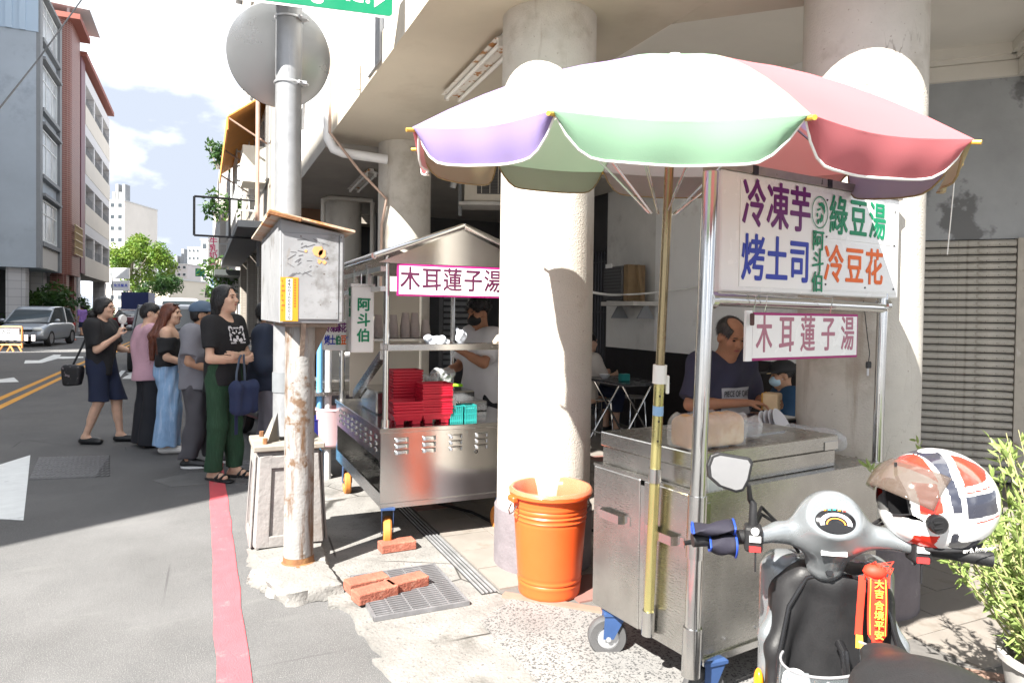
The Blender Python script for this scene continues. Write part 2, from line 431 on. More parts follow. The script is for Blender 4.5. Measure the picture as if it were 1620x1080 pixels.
def add_cracks(m, scale, width, c, mask):
    t = m.node_tree; b = t.nodes['Principled BSDF']; l = t.links.new; li = b.inputs['Base Color'].links[0].from_socket
    tc_ = N(t, 'ShaderNodeTexCoord'); v = N(t, 'ShaderNodeTexVoronoi', feature='DISTANCE_TO_EDGE'); v.inputs['Scale'].default_value = scale
    n = N(t, 'ShaderNodeTexNoise'); n.inputs['Scale'].default_value = scale * 5; n.inputs['Detail'].default_value = 5
    ad = N(t, 'ShaderNodeVectorMath', operation='MULTIPLY_ADD'); ad.inputs[1].default_value = (.35 / scale,) * 3; l(n.outputs['Color'], ad.inputs[0]); l(tc_.outputs['Object'], ad.inputs[2]); l(ad.outputs[0], v.inputs['Vector'])
    r = N(t, 'ShaderNodeMapRange'); r.inputs['From Min'].default_value = width; r.inputs['From Max'].default_value = width * .3; l(v.outputs['Distance'], r.inputs['Value'])
    n2_ = N(t, 'ShaderNodeTexNoise'); n2_.inputs['Scale'].default_value = scale * .8; l(tc_.outputs['Object'], n2_.inputs['Vector'])
    r2 = N(t, 'ShaderNodeMapRange'); r2.inputs['From Min'].default_value = mask; r2.inputs['From Max'].default_value = mask + .05; l(n2_.outputs['Fac'], r2.inputs['Value'])
    mu = N(t, 'ShaderNodeMath', operation='MULTIPLY'); l(r.outputs[0], mu.inputs[0]); l(r2.outputs[0], mu.inputs[1])
    x = N(t, 'ShaderNodeMix', data_type='RGBA'); l(mu.outputs[0], x.inputs['Factor']); l(li, x.inputs['A']); x.inputs['B'].default_value = (*c, 1); l(x.outputs['Result'], b.inputs['Base Color'])
add_cracks(m_asph, .55, .0035, (.045, .045, .045), .56)
add_cracks(m_conc, 1.3, .010, (.03, .028, .025), .47)
add_cracks(m_plaster, 1.1, .004, (.2, .17, .14), .55)
# ------------------------------------------------------------------ ground
rb = MB(); rb.box((0, 60, -.1), (360, 420, .2))
road = tag(rb.obj('road', m_asph), kind='structure')

def sheet(name, pts, z, material, th=.012, parent=None, **k):
    b = MB(); b.prism([(p[0], p[1]) for p in pts], th, Matrix.Translation((0, 0, z - th)))
    return b.obj(name, material, parent, **k)
def strip(name, pts, w, z, material, parent):      # a painted line with slightly ragged sides
    rows = []
    for i, p in enumerate(pts):
        p = Vector((p[0], p[1])); q = Vector(pts[min(i + 1, len(pts) - 1)][:2]) - Vector(pts[max(i - 1, 0)][:2]); q.normalize(); nn = Vector((-q.y, q.x))
        j = random.uniform(-.004, .004)
        rows.append([(p + nn * (w / 2 + j)).to_3d() + Vector((0, 0, z)), (p - nn * (w / 2 + j)).to_3d() + Vector((0, 0, z))])
    return MB().grid(rows).obj(name, material, parent, fix=True)

# ragged edge of the concrete apron against the asphalt
edge = [G(522, 962), G(540, 962), G(558, 972), G(560, 985), G(567, 1002), G(582, 1017), G(600, 1033), G(609, 1044), G(594, 1050), G(619, 1080)]
edge = [Vector((p.x, p.y)) for p in edge]
ap = [Vector((.95, 9.0)), Vector((.94, 6.6)), Vector((.90, 5.6)), Vector((.74, 5.0)), Vector((.66, 4.45)), Vector((.60, 4.0)), Vector((.62, 3.75)), Vector((.58, 3.42))] + edge + [Vector((.86, 2.1)), Vector((1.05, 1.5)), Vector((2.2, .35)), Vector((4.4, -1.9)), Vector((9, -6)), Vector((12, -2)), Vector((12, 9))]
ap2 = []
for i in range(len(ap)):                            # break the edge into small irregular steps
    a, b = ap[i], ap[(i + 1) % len(ap)]
    n = max(1, int((b - a).length / .05)) if (b - a).length < 2.3 and i < len(ap) - 4 else 1
    for k in range(n):
        p = a.lerp(b, k / n); jit = .012 if 0 < i < len(ap) - 4 else 0
        ap2.append(p + Vector((random.uniform(-jit, jit), random.uniform(-jit, jit))))
b = MB(); b.prism([(p.x, p.y) for p in ap2], .05, Matrix.Translation((0, 0, -.03)))
pav = tag(b.obj('pavement', m_conc), kind='structure')
# the speckled strip in front of the arcade, along the cut corner
def um(u, m): return Vector((u, m * 1.41421356 - u))
sheet('aggregate_strip', [um(1.42, 3.19), um(1.18, 2.9), um(1.2, 2.35), um(1.9, 2.1), um(7.5, 2.1), um(7.5, 3.19)], .0245, m_terr, .02, pav)
# arcade floor: grout bed and single tiles
fl = [Vector((1.40, 9)), Vector((1.40, 3.24 * 1.41421356 - 1.40)), um(9, 3.24), Vector((12, -3)), Vector((12, 14)), Vector((1.40, 14))]
b = MB(); b.prism([(p.x, p.y) for p in fl], .04, Matrix.Translation((0, 0, -.012)))
floor = tag(b.obj('arcade_floor', m_grout), kind='structure')
TS = .30
tm = MB().box((0, 0, 0), (TS - .006, TS - .006, .012)).mesh('tile', [m_tile])
tmr = MB().box((0, 0, 0), (TS - .006, TS - .006, .012)).mesh('tile', [m_tile2])
cnt = 0; far_t = MB()
def in_view(p, mx=60):
    q = Vector(p) - EYE; z = q.dot(fw)
    if z < .3: return False
    x = 810 + FPX * q.dot(rt) / z; y = CY - FPX * q.dot(up) / z
    return -mx < x < 1620 + mx and -mx < y < 1080 + mx
cand = []
for i in range(0, 26):
    for j in range(-14, 36):
        cx, cy_ = 1.40 + TS * (i + .5), 3.2 + TS * (j + .5)
        if (cx - TS / 2 + cy_ - TS / 2) / 1.41421 < 3.245 or not in_view((cx, cy_, 0), 90): continue
        cand.append(((cx ** 2 + cy_ ** 2), cx, cy_, i, j))
cand.sort()
for d_, cx, cy_, i, j in cand:
    z = .030 + random.uniform(-.0012, .0012)
    if cnt < 290:
        red = (cx < 2.6 and cx + cy_ < 5.15 and cx > 1.7) or random.random() < .02
        o = link('tile', tmr if red else tm, floor); o.location = (cx, cy_, z); o.rotation_euler = (random.uniform(-.003, .003), random.uniform(-.003, .003), 0); cnt += 1
    else: far_t.box((cx, cy_, z), (TS - .006, TS - .006, .012))
# cut tiles along the slanted front edge: a narrow brown trim board
b = MB(); p0, p1 = um(1.40, 3.215), um(7.5, 3.215)
b.box(((p0 + p1) / 2).to_3d() + Vector((0, 0, .02)), ((p1 - p0).length, .05, .03), rotz(-PI / 4))
b.obj('edge_trim', mat('trim_brown', (.2, .13, .1), .7, var=.2), floor)
if far_t.v: tag(far_t.obj('tile_field', m_tile, floor), kind='stuff')

# road paint
pa = strip('red_edge_line', [(.12 + random.uniform(-.004, .004), v) for v in np.arange(.3, 40, .25)], .125, .004, m_redp, road)
for u in (-2.68, -2.93): strip('yellow_line', [(u, v) for v in np.arange(6, 110, 1.0)], .11, .004, m_yelp, road)
def flat(name, px, material, z=.004): return sheet(name, [G(*p) for p in px], z, material, .003, road)
flat('white_arrow', [(-60, 740), (0, 735), (48, 720), (43, 770), (37, 823), (0, 821), (-60, 822)], m_whip)
flat('white_arrow', [(38, 575), (40, 570), (62, 570), (85, 561), (97, 561), (94, 564), (132, 564), (132, 566), (100, 567.5), (92, 567), (66, 574)], m_whip)
flat('white_arrow', [(-20, 606), (0, 605), (30, 604), (22, 597), (0, 600), (-20, 601)], m_whip)
for a in ([(181, 598), (192, 586), (199, 586), (188, 599)], [(193, 599), (197, 596), (205, 592), (200, 590), (218, 587), (219, 589), (208, 591), (219, 596), (218, 599)], [(230, 597), (236, 588), (252, 588), (250, 597)]):
    flat('road_lettering', a, m_whip)
flat('stop_line', [(60, 534), (150, 531), (150, 532.4), (60, 535.6)], m_whip)
# iron covers
def cover(px, label, holes):
    c = [G(*p, .006) for p in px]; b = MB(); b.prism([(p.x, p.y) for p in c], .014, Matrix.Translation((0, 0, -.006)))
    t = thing('manhole_cover', label, 'manhole cover', (sum(c, Vector()) / 4).to_2d().to_3d())
    for v in b.v: pass
    b.v = [(v[0] - t.location.x, v[1] - t.location.y, v[2]) for v in b.v]
    b.obj('plate', m_iron, t)
    k = MB(); e1, e2 = (c[1] - c[0]), (c[3] - c[0])
    for i in range(holes[0]):
        for j in range(holes[1]):
            q = c[0] + e1 * ((i + .5) / holes[0]) + e2 * ((j + .5) / holes[1]) - t.location
            k.box((q.x, q.y, .0095), (e1.length / holes[0] * .55, e2.length / holes[1] * .55, .005), rotz(math.atan2(e1.y, e1.x)))
    tag(k.obj('stud_pattern', m_iron, t), kind='stuff')
    return t
cover([(62, 723), (174, 720), (150, 754), (46, 758)], 'worn rectangular iron cover set in the shaded asphalt', (16, 9))
cover([(378, 728), (430, 728), (428, 765), (372, 765)], 'studded iron cover behind the sandals, beside the concrete pedestal', (12, 7))
# asphalt patch, lighter scuffed
sheet('asphalt_patch', [G(*p) for p in ((270, 770), (420, 758), (400, 742), (300, 748), (240, 760))], .0025, mat('asphalt_patch', (.115, .115, .115), .9, var=.3, vs_=4, bump=.5, bs=140), .002, road)

# slot drain along the tiles
t = thing('slot_drain', 'narrow steel slot drain running along the edge of the arcade tiles', 'drain', (1.345, 5.2, .02))
MB().box((0, -.05, 0), (.085, 3.9, .012)).obj('channel', mat('drain_dark', (.03, .03, .03), .8), t)
for dx in (-.034, -.012, .012, .034): MB().box((dx, -.05, .008), (.009, 3.9, .008)).obj('bar', m_steelgal, t)

# grate in the concrete
gx0, gx1, gy0, gy1 = .735, 1.195, 3.115, 3.655
t = thing('drain_grate', 'galvanised steel drain grate let into the concrete, bricks on its far corner', 'grate', ((gx0 + gx1) / 2, (gy0 + gy1) / 2, .02))
MB().box((0, 0, -.002), (gx1 - gx0, gy1 - gy0, .012)).obj('pit', mat('drain_dark', (.03, .03, .03), .8), t)
fb = MB(); w, h = gx1 - gx0, gy1 - gy0
for s in (-1, 1): fb.box((s * w / 2, 0, .012), (.014, h, .02)); fb.box((0, s * h / 2, .012), (w + .014, .014, .0205))
m_grate = mat('grate_steel', (.20, .20, .21), .55, .5, var=.25, vs_=14)
fb.obj('frame', m_grate, t)
bar = MB().box((0, 0, 0), (.006, h - .016, .016)).mesh('bar', [m_grate])
crossb = MB().box((0, 0, 0), (w - .016, .0075, .017)).mesh('bar', [m_grate])
for i in range(4): o = link('bar', bar, t); o.location = (-w / 2 + w * (i + 1) / 5, 0, .012)
for i in range(21): o = link('bar', crossb, t); o.location = (0, -h / 2 + h * (i + 1) / 22, .0125)

# concrete pads under the posts
def pad(name, pts, z, h, seed, parent=None, mt=None):
    random.seed(seed); c = Vector((sum(p[0] for p in pts) / len(pts), sum(p[1] for p in pts) / len(pts)))
    ring = []
    for i in range(len(pts)):
        a, b_ = Vector(pts[i][:2]), Vector(pts[(i + 1) % len(pts)][:2]); n = max(2, int((b_ - a).length / .03))
        for k in range(n): ring.append(a.lerp(b_, k / n))
    rows = []
    for zz, sc, jt in ((0, 1.05, .016), (h * .5, 1.03, .014), (h * .9, 1.0, .008), (h, .97, .004), (h + .004, .6, 0), (h + .006, .05, 0)):
        rows.append([(c + (p - c) * sc + Vector((random.uniform(-jt, jt), random.uniform(-jt, jt)))).to_3d() + Vector((0, 0, z + zz + random.uniform(-jt, jt) * .3)) for p in ring])
    o = MB().grid(rows, True).obj(name, mt or m_conc, parent, smooth=True, angle=35); random.seed(seed + 1); return o
p1 = [G(396, 905, .06), G(455, 940, .06), G(540, 925, .06), G(520, 896, .06), G(500, 872, .06), G(420, 878, .06)]
tag(pad('concrete_footing', p1, 0, .07, 3), 'low broken concrete footing under the rusty round post', 'concrete footing')
p2 = [G(392, 868, .08), G(412, 888, .08), G(516, 884, .08), G(508, 855, .08), G(482, 838, .08), G(412, 838, .08)]
tag(pad('concrete_slab', p2, 0, .085, 5), 'rough concrete slab under the tapered pedestal of the lamp post', 'concrete slab')

# loose bricks
bm_ = MB().box((0, 0, 0), (.215, .10, .055)).mesh('brick', [m_brick])
def brick(p, rz, label, z=.0, tilt=0):
    o = link('brick', bm_, None, bevel=.006, seg=2); o.location = (p.x, p.y, z + .0275); o.rotation_euler = (0, tilt, rz)
    tag(o, label, 'brick', 'loose red bricks')
e = G(592, 937, .085)
brick(G(593, 930, .08), R(14), 'red brick nearest the drain edge, at the front left of the brick pile', .032)
brick(G(580, 915, .08), R(10), 'red brick at the back left of the pile, behind the front one', .032)
brick(G(643, 915, .08), R(14), 'red brick lying at the right end of the pile on the grate', .032)
brick(G(628, 866, .03), R(2), 'single red brick chocking the orange cart wheel', .02)
# ------------------------------------------------------------------ the corner building with its arcade
S2 = 1.41421356
HS = 3.13                                      # underside of the first floor
bld = thing('corner_building', 'cream corner building with round columns and an open arcade below', 'building', (1.8, 3.5, 0))
BO = Vector((1.8, 3.5, 0))
class LB(MB):                                  # mesh builder that takes world coordinates for a part of a thing at o
    def __init__(s, o): super().__init__(); s.o = Vector(o)
    def obj(s, *a, **k):
        s.v = [(v[0] - s.o.x, v[1] - s.o.y, v[2] - s.o.z) for v in s.v]; return super().obj(*a, **k)
def BB(): return LB(BO)
def column(x, y, r=.265, H=HS, base=.36):
    b = BB(); prof = [(r, .0)] + [(r, z) for z in np.linspace(base, H, 14)]
    b.lathe(prof, (x, y, 0), 40); c = b.obj('column', m_plaster, bld, smooth=True)
    b = BB(); b.lathe([(r + .014, .0), (r + .014, base), (r + .002, base + .012)], (x, y, 0), 40); b.obj('column_base', m_band, c, smooth=True)
    return c
for a in ((1.80, 3.50, .268), (1.85, 6.74, .262), (3.03, 2.43, .285), (1.86, 10.1, .262)): column(*a)
# floor slab above: street side band and cut-corner band
ue = 1.10; me_ = 3.17
inner = 2.45
street = [Vector((ue, 6.93)), Vector((ue, me_ * S2 - ue)), um(inner, me_), um(inner, 4.02), Vector((inner, 6.93))]
b = BB(); b.prism([(p.x, p.y) for p in street], .22, Matrix.Translation((0, 0, HS))); b.obj('floor_slab', m_soffit, bld)
chm = [um(inner + .002, me_), um(9, me_), um(9, 4.02), um(inner + .002, 4.02)]
b = BB(); b.prism([(p.x, p.y) for p in chm], .22, Matrix.Translation((0, 0, HS))); b.obj('floor_slab', m_soffit, bld)
# wall above
b = BB(); w0 = ue + .015; pts = [Vector((w0, 6.93)), Vector((w0, me_ * S2 + .02 - w0)), um(9, me_ + .015), um(9, me_ + .2), Vector((w0 + .2, me_ * S2 + .3 - w0 - .2)), Vector((w0 + .2, 6.93))]
b.prism([(p.x, p.y) for p in pts], 6, Matrix.Translation((0, 0, HS + .2))); b.obj('upper_wall', m_white, bld)
# inner ceiling, higher than the bands
ck = [Vector((inner - .02, 14)), um(inner - .02, 4.0), um(12, 4.0), Vector((12, 14))]
b = BB(); b.prism([(p.x, p.y) for p in ck], .1, Matrix.Translation((0, 0, 3.8))); b.obj('ceiling', m_ceil, bld)
# inner sides of the bands
b = BB(); p0, p1 = um(inner, 4.03), um(9, 4.03)
b.box(((p0 + p1) / 2).to_3d() + Vector((0, 0, 3.47)), ((p1 - p0).length, .04, .66), rotz(-PI / 4))
b.box((inner + .01, 6.5, 3.47), (.04, 7.2, .66)); b.obj('beam_face', m_ceil, bld)
# back wall of the shop: white above, black dado below
UB = 5.0
va, vb_, vc = PU(1300, 500, UB).y, PU(1035, 500, UB).y, PU(958, 500, UB).y
zd = PU(1035, 555, UB).z
b = BB(); b.bb((UB, va - .6, zd), (UB + .15, vb_ - .004, 3.8)); b.obj('wall_panel', m_white, bld)
b = BB(); b.bb((UB + .012, vb_ + .004, zd), (UB + .15, vc, 3.8)); b.obj('wall_panel', mat('white_wall_old', (.64, .63, .6), .7, var=.1, vs_=3, col2=(.5, .49, .46), c2=.57, c2s=2), bld)
b = BB(); b.bb((UB + .006, va - .6, 0), (UB + .16, vc, zd - .003)); b.obj('dado', m_dado, bld)
# dark back of the shop further along, with a barred door
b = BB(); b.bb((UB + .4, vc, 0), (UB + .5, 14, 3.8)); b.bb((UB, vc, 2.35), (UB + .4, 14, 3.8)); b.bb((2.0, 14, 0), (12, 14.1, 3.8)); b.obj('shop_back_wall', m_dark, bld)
bars = BB()
for i in range(14): bars.box((UB + .05, vc + .06 + i * .075, 1.2), (.014, .014, 2.3))
for z in (.15, .8, 1.5, 2.2): bars.box((UB + .05, vc + .55, z), (.018, 1.05, .018))
bars.obj('door_grille', mat('grille_iron', (.08, .08, .085), .4, .6), bld)
# roller shutter wall behind the right column, parallel to the cut corner
MS = 7.0
def onm(px, py): return PM(px, py, MS)
sl_, sr_ = onm(1425, 400), onm(1607, 400)
ztop = onm(1525, 379).z
E1 = (sr_ - sl_).to_2d().normalized().to_3d()           # along the shutter, to the right
NIN = Vector((1, 1, 0)).normalized()
mid = (sl_ + sr_) / 2; wid = (sr_ - sl_).to_2d().length
ra = math.atan2(E1.y, E1.x)
pitch = .0655; nsl = int((ztop - .05) / pitch)
sh = thing('roller_shutter', 'closed grey steel roller shutter with grimy slats, right of the column', 'roller shutter', (mid.x, mid.y, 0), ra)
prof = [(-.5, 0), (-.47, -.016), (-.3, -.027), (.05, -.03), (.25, -.022), (.36, -.004), (.40, .012)]
sm = MB(); sm.grid([[(-wid / 2, y, z * pitch), (wid / 2, y, z * pitch)] for z, y in prof]); sm = sm.mesh('slat', [m_shut], smooth=True)
vent = MB()
vent.grid([[(-wid / 2, y, z * pitch), (wid / 2, y, z * pitch)] for z, y in prof])
vent = vent.mesh('slat', [m_shut], smooth=True)
holes = MB()
for k in range(9):
    x = -wid / 2 + wid * (k + .5) / 9
    holes.prism([(x - .05, 0), (x - .025, .012), (x + .025, .012), (x + .05, 0), (x + .025, -.012), (x - .025, -.012)], .003, frame((0, -.0225, 0), (1, 0, 0), (0, 0, 1)))
hm = holes.mesh('vent_hole', [mat('vent_dark', (.10, .09, .075), .8)])
for i in range(nsl):
    z = ztop - pitch * (i + .5)
    o = link('slat', sm, sh); o.location = (random.uniform(-.002, .002), random.uniform(-.0015, .0015), z)
    if i in (1, 2, 3, 4, 5): h_ = link('vent_hole', hm, sh); h_.location = (0, 0, z)
MB().box((0, .03, ztop / 2), (wid, .02, ztop)).obj('backing', m_dark, sh)
def along(x, y, z): return Vector((mid.x, mid.y, 0)) + E1 * x + NIN * y + Vector((0, 0, z))
b = BB(); b.box(along(0, .06, (ztop + 3.8) / 2), (wid + 1.2, .12, 3.8 - ztop), rotz(ra)); b.obj('shutter_header', m_header, bld)
b = BB(); b.box(along(wid / 2 + .15, .02, ztop / 2), (.29, .12, ztop), rotz(ra)); b.obj('door_jamb', mat('old_beige', (.43, .40, .35), .8, var=.15, vs_=8, col2=(.2, .15, .1), c2=.62, c2s=6, streak=((.7, .7, .7), 4, .66, (3, 3, 1))), bld)
b = BB(); b.box(along(wid / 2 + 2, .03, 1.9), (3.4, .12, 3.8), rotz(ra)); b.obj('side_wall', m_white, bld)
# stepped cornice at the ceiling and a cross beam
for k, (zz, dd, hh) in enumerate(((3.755, .10, .09), (3.69, .07, .04), (3.60, .045, .13))):
    b = BB(); b.box(along(.0, -dd / 2, zz), (wid + .1, dd, hh), rotz(ra)); b.obj('cornice', m_ceil, bld)
xe = wid / 2 - .08
for k, (zz, dd, hh) in enumerate(((3.755, .11, .09), (3.69, .075, .04), (3.60, .05, .13))):
    b = BB(); b.box(along(xe - dd / 2 + .1, -1.45, zz), (dd, 2.8, hh), rotz(ra)); b.obj('cornice', m_ceil, bld)
b = BB(); b.box(along(xe + .3, -1.45, 3.62), (.4, 2.8, .34), rotz(ra)); b.obj('cross_beam', m_ceil, bld)

# neighbouring unit along the street: darker soffit, wall above, dark ground floor
nb = thing('neighbour_building', 'grey tiled neighbouring building beyond the second column, in shade', 'building', (1.2, 9, 0))
def NB(): return LB((1.2, 9, 0))
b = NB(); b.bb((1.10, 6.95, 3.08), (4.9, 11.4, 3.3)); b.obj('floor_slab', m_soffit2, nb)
b = NB(); b.bb((1.13, 6.97, 3.302), (1.4, 11.4, 9)); b.obj('upper_wall', mat('pale_tile_wall', (.55, .57, .6), .6, var=.06, vs_=2), nb)
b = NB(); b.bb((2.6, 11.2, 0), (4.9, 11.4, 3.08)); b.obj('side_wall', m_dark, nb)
b = NB(); b.box((1.5, 11.3, 2.85), (.9, .18, .46)); b.obj('lintel', mat('brown_board', (.2, .11, .06), .7, var=.2), nb)
b = NB()
for x, y in ((1.52, 9.75), (2.2, 9.72)): b.cyl((x, y, 0), (x, y, 3.02), .032)
b.tube([(1.52, 9.75, 3.0), (1.6, 9.75, 3.04), (2.2, 9.72, 3.04)], .032); b.obj('drain_pipe', mat('cream_pipe', (.5, .47, .42), .6), nb, smooth=True)
# cables and conduit
def cable(name, label, pts, r, material, cat='cable', sag=0, group=None, n=14):
    pts = [Vector(p) for p in pts]; out = []
    for i in range(len(pts) - 1):
        for k in range(n): 
            t_ = k / n; q = pts[i].lerp(pts[i + 1], t_); q.z -= sag * 4 * t_ * (1 - t_); out.append(q)
    out.append(pts[-1]); o0 = out[0].copy()
    b = MB(); b.tube([p - o0 for p in out], r, 6); o = b.obj(name, material, None, smooth=True); o.location = o0
    return tag(o, label, cat, group)
def ppart(name, pts, r, material, n=8): b = BB(); b.tube(pts, r, n); return b.obj(name, material, bld, smooth=True)
# white conduit bending from the facade under the soffit to the second column
ppart('conduit', [Vector((1.07, 6.62, 5.2)), Vector((1.07, 6.62, 3.3)), Vector((1.07, 6.60, 3.08)), Vector((1.12, 6.58, 2.98)), Vector((1.2, 6.56, 2.95)), Vector((1.62, 6.55, 2.93))], .045, mat('white_conduit', (.7, .7, .7), .5), 12)
ppart('conduit', [Vector((1.06, 6.45, 5.2)), Vector((1.06, 6.45, 3.1)), Vector((1.35, 6.5, 2.78)), Vector((1.62, 6.55, 2.55)), Vector((1.585, 6.6, 2.3)), Vector((1.58, 6.62, .3))], .014, mat('rusty_conduit', (.42, .3, .24), .6, var=.2))
ppart('conduit', [Vector((1.075, 5.3, 8)), Vector((1.075, 5.3, 3.16))], .022, mat('white_conduit', (.7, .7, .7), .5))
b = BB(); b.bb((1.085, 4.62, 3.16), (1.12, 5.0, 8)); b.obj('recess_shade', mat('grey_strip', (.30, .31, .33), .7, var=.1), bld)  # grey strip standing in for the shade of a recess in the facade
# fluorescent lamp on the soffit
fa, fb_ = G(716, 150, 3.09), G(806, 60, 3.09)
dv = (fb_ - fa); L_ = dv.length; t = thing('tube_lamp', 'rusty twin fluorescent lamp fitting, unlit, fixed under the soffit', 'lamp', ((fa + fb_) / 2).to_2d().to_3d() + Vector((0, 0, HS - .002)), math.atan2(dv.y, dv.x))
m_lampw = mat('lamp_enamel', (.62, .60, .56), .5, var=.12, vs_=12, col2=(.35, .16, .05), c2=.57, c2w=.05, c2s=14)
MB().box((0, 0, -.025), (L_, .07, .05)).obj('housing', m_lampw, t, bevel=.006)
MB().prism([(-.09, -.052), (.09, -.052), (.05, -.03), (-.05, -.03)], L_, frame((-L_ / 2, 0, 0), (0, 1, 0), (0, 0, 1))).obj('reflector', m_lampw, t)
for s in (-1, 1):
    q = MB().cyl((-L_ / 2 + .03, s * .05, -.075), (L_ / 2 - .03, s * .05, -.075), .014).obj('tube', mat('tube_glass', (.75, .75, .72), .3), t, smooth=True)
    for e_ in (-1, 1): MB().box((e_ * (L_ / 2 - .02), s * .05, -.068), (.025, .03, .05)).obj('socket', m_lampw, t)
# second lamp deeper in the neighbour's arcade
t2 = copy_tree(t); t2.location = Vector((1.75, 8.3, 3.078)); t2.rotation_euler = (0, 0, R(88)); t2['label'] = 'small tube lamp in the dark soffit left of the second column'
# the building across the road that shades the street (its corner throws the edge of the shade)
k0 = Vector((-1.111, 5.022)) - SHD * 6.6
sb = thing('shading_building', 'tall grey apartment block across the street', 'building', (k0.x - 5, k0.y + 9, 0))
SBO = sb.location.copy()
b = LB(SBO); b.bb((k0.x - 10, k0.y, 0), (k0.x, k0.y + 19, 12.4)); b.obj('wall', mat('block_render', (.42, .43, .45), .8, var=.1, vs_=.6), sb)
for f in range(3):
    for k in range(4):
        b = LB(SBO); y = k0.y + 2 + k * 4; z = 1.2 + f * 3.2
        b.bb((k0.x - .02, y, z), (k0.x + .03, y + 2.2, z + 1.6)); b.obj('window', mat('window_glass', (.05, .06, .07), .1, spec=.8), sb)

sb2 = thing('shading_block', 'unseen block added to keep the grey house wall in shade', 'building', (-26, 29, 0))  # added out of view so the side of the grey house is not sunlit
b = LB((-26, 29, 0)); b.bb((-40, 24, 0), (-12.5, 34, 32)); b.obj('wall', MATS['block_render'], sb2)
for f in range(6):
    for k in range(4):
        b = LB((-26, 29, 0)); x = -38 + k * 6; b.bb((x, 23.95, 1.5 + f * 3.6), (x + 3, 24.02, 3.4 + f * 3.6)); b.obj('window', MATS['window_glass'], sb2)
# ------------------------------------------------------------------ posts, cabinet, mirror, sign
m_rusty = mat('peeling_paint', (.235, .235, .23), .65, .1, var=.22, vs_=10, bump=.3, bs=70, col2=(.115, .07, .042), c2=.54, c2w=.08, c2s=6, streak=((.10, .055, .028), 3.2, .50, (7, 7, .7)), speck=((.1, .06, .04), 40, .68))
m_rust = mat('rust', (.17, .075, .03), .85, var=.35, vs_=12, bump=.4, bs=60, col2=(.25, .13, .05), c2=.55, c2s=9)
m_galv2 = mat('galvanised_pole', (.27, .278, .29), .45, .5, var=.1, vs_=16, bump=.06, bs=40, streak=((.40, .40, .41), 3, .6, (8, 8, .5)))
m_box = mat('cabinet_steel', (.235, .24, .25), .55, .25, var=.14, vs_=5, bump=.12, bs=30, col2=(.14, .137, .135), c2=.56, c2w=.1, c2s=4, streak=((.15, .105, .065), 2.2, .64, (3, 3, 1)), speck=((.08, .06, .05), 30, .68))
m_bracket = mat('bracket_steel', (.19, .15, .12), .75, .2, var=.25, vs_=9, bump=.3, bs=50)
po = G(472, 908)
t = thing('rusty_post', 'short round steel post with peeling grey paint carrying the cabinet', 'post', (po.x, po.y, .06))
MB().cyl((0, 0, 0), (0, 0, 1.36), .079, n=32).obj('post', m_rusty, t, smooth=True)
MB().lathe([(.1, 0), (.1, .008), (.083, .02), (.08, .05)], n=32).obj('base_ring', m_rust, t, smooth=True)
VB = po.y - .15
ul, ur = PV(442, 508, VB).x, PV(544, 508, VB).x
vf = PU(413, 507, ul).y
zb = PV(442, 511, VB).z
zt1, zt2 = PV(440, 345, VB).z, PV(544, 370, VB).z
cx, cyy = (ul + ur) / 2, (VB + vf) / 2
t = thing('metal_cabinet', 'weathered steel cabinet with a sloping lid on top of the round post', 'cabinet', (cx, cyy, zb))
CO = Vector((cx, cyy, zb))
b = LB(CO); b.add([(ul, VB, zb), (ur, VB, zb), (ur, vf, zb), (ul, vf, zb), (ul, VB, zt1), (ur, VB, zt2), (ur, vf, zt2), (ul, vf, zt1)], [(0, 3, 2, 1), (4, 5, 6, 7), (0, 1, 5, 4), (1, 2, 6, 5), (2, 3, 7, 6), (3, 0, 4, 7)])
b.obj('body', m_box, t, bevel=.004)
b = LB(CO); b.bb((ul + .012, VB - .008, zb + .02), (ur - .03, VB - .001, zt2 - .01)); b.obj('door', m_box, t, bevel=.003)
b = LB(CO); b.bb((ur - .025, VB - .012, zb + .01), (ur - .012, VB - .001, zt2 - .01)); b.obj('edge_strip', m_box, t)
pn, pr_, pl = PV(428, 335, VB - .05), PV(562, 368, VB - .05), PU(398, 367, PV(428, 335, VB - .05).x)
th = .012
b = LB(CO); q = [Vector((pn.x, VB - .05, pn.z)), Vector((pr_.x, VB - .05, pr_.z)), Vector((pr_.x, pl.y, pr_.z)), Vector((pn.x, pl.y, pn.z))]
b.add([p for p in q] + [p + Vector((0, 0, th)) for p in q], [(0, 3, 2, 1), (4, 5, 6, 7), (0, 1, 5, 4), (1, 2, 6, 5), (2, 3, 7, 6), (3, 0, 4, 7)])
lid = b.obj('lid', mat('lid_steel', (.42, .36, .29), .7, .2, var=.2, vs_=8, col2=(.42, .17, .05), c2=.5, c2s=5), t)
b = LB(CO); b.box((pn.x + .07, VB - .052, (pn.z * .8 + pr_.z * .2) - .002), (.17, .014, .022), Matrix.Rotation(math.atan2(pn.z - pr_.z, pr_.x - pn.x), 3, 'Y'))
b.box((pn.x - .002, VB - .0, pn.z - .004), (.016, .11, .028)); b.obj('rust_patch', m_rust, lid, bevel=.004)
b = LB(CO)                                                 # gusset plates under the cabinet
for s, xa, xb in ((1, ul + .05, po.x - .07), (1, ur - .05, po.x + .07)):
    b.add([(xa, po.y - .012, zb), (xb, po.y - .012, zb), (xb, po.y - .012, zb - .2), (xa, po.y + .012, zb), (xb, po.y + .012, zb), (xb, po.y + .012, zb - .2)], [(0, 1, 2), (5, 4, 3), (0, 2, 5, 3), (1, 4, 5, 2), (0, 3, 4, 1)])
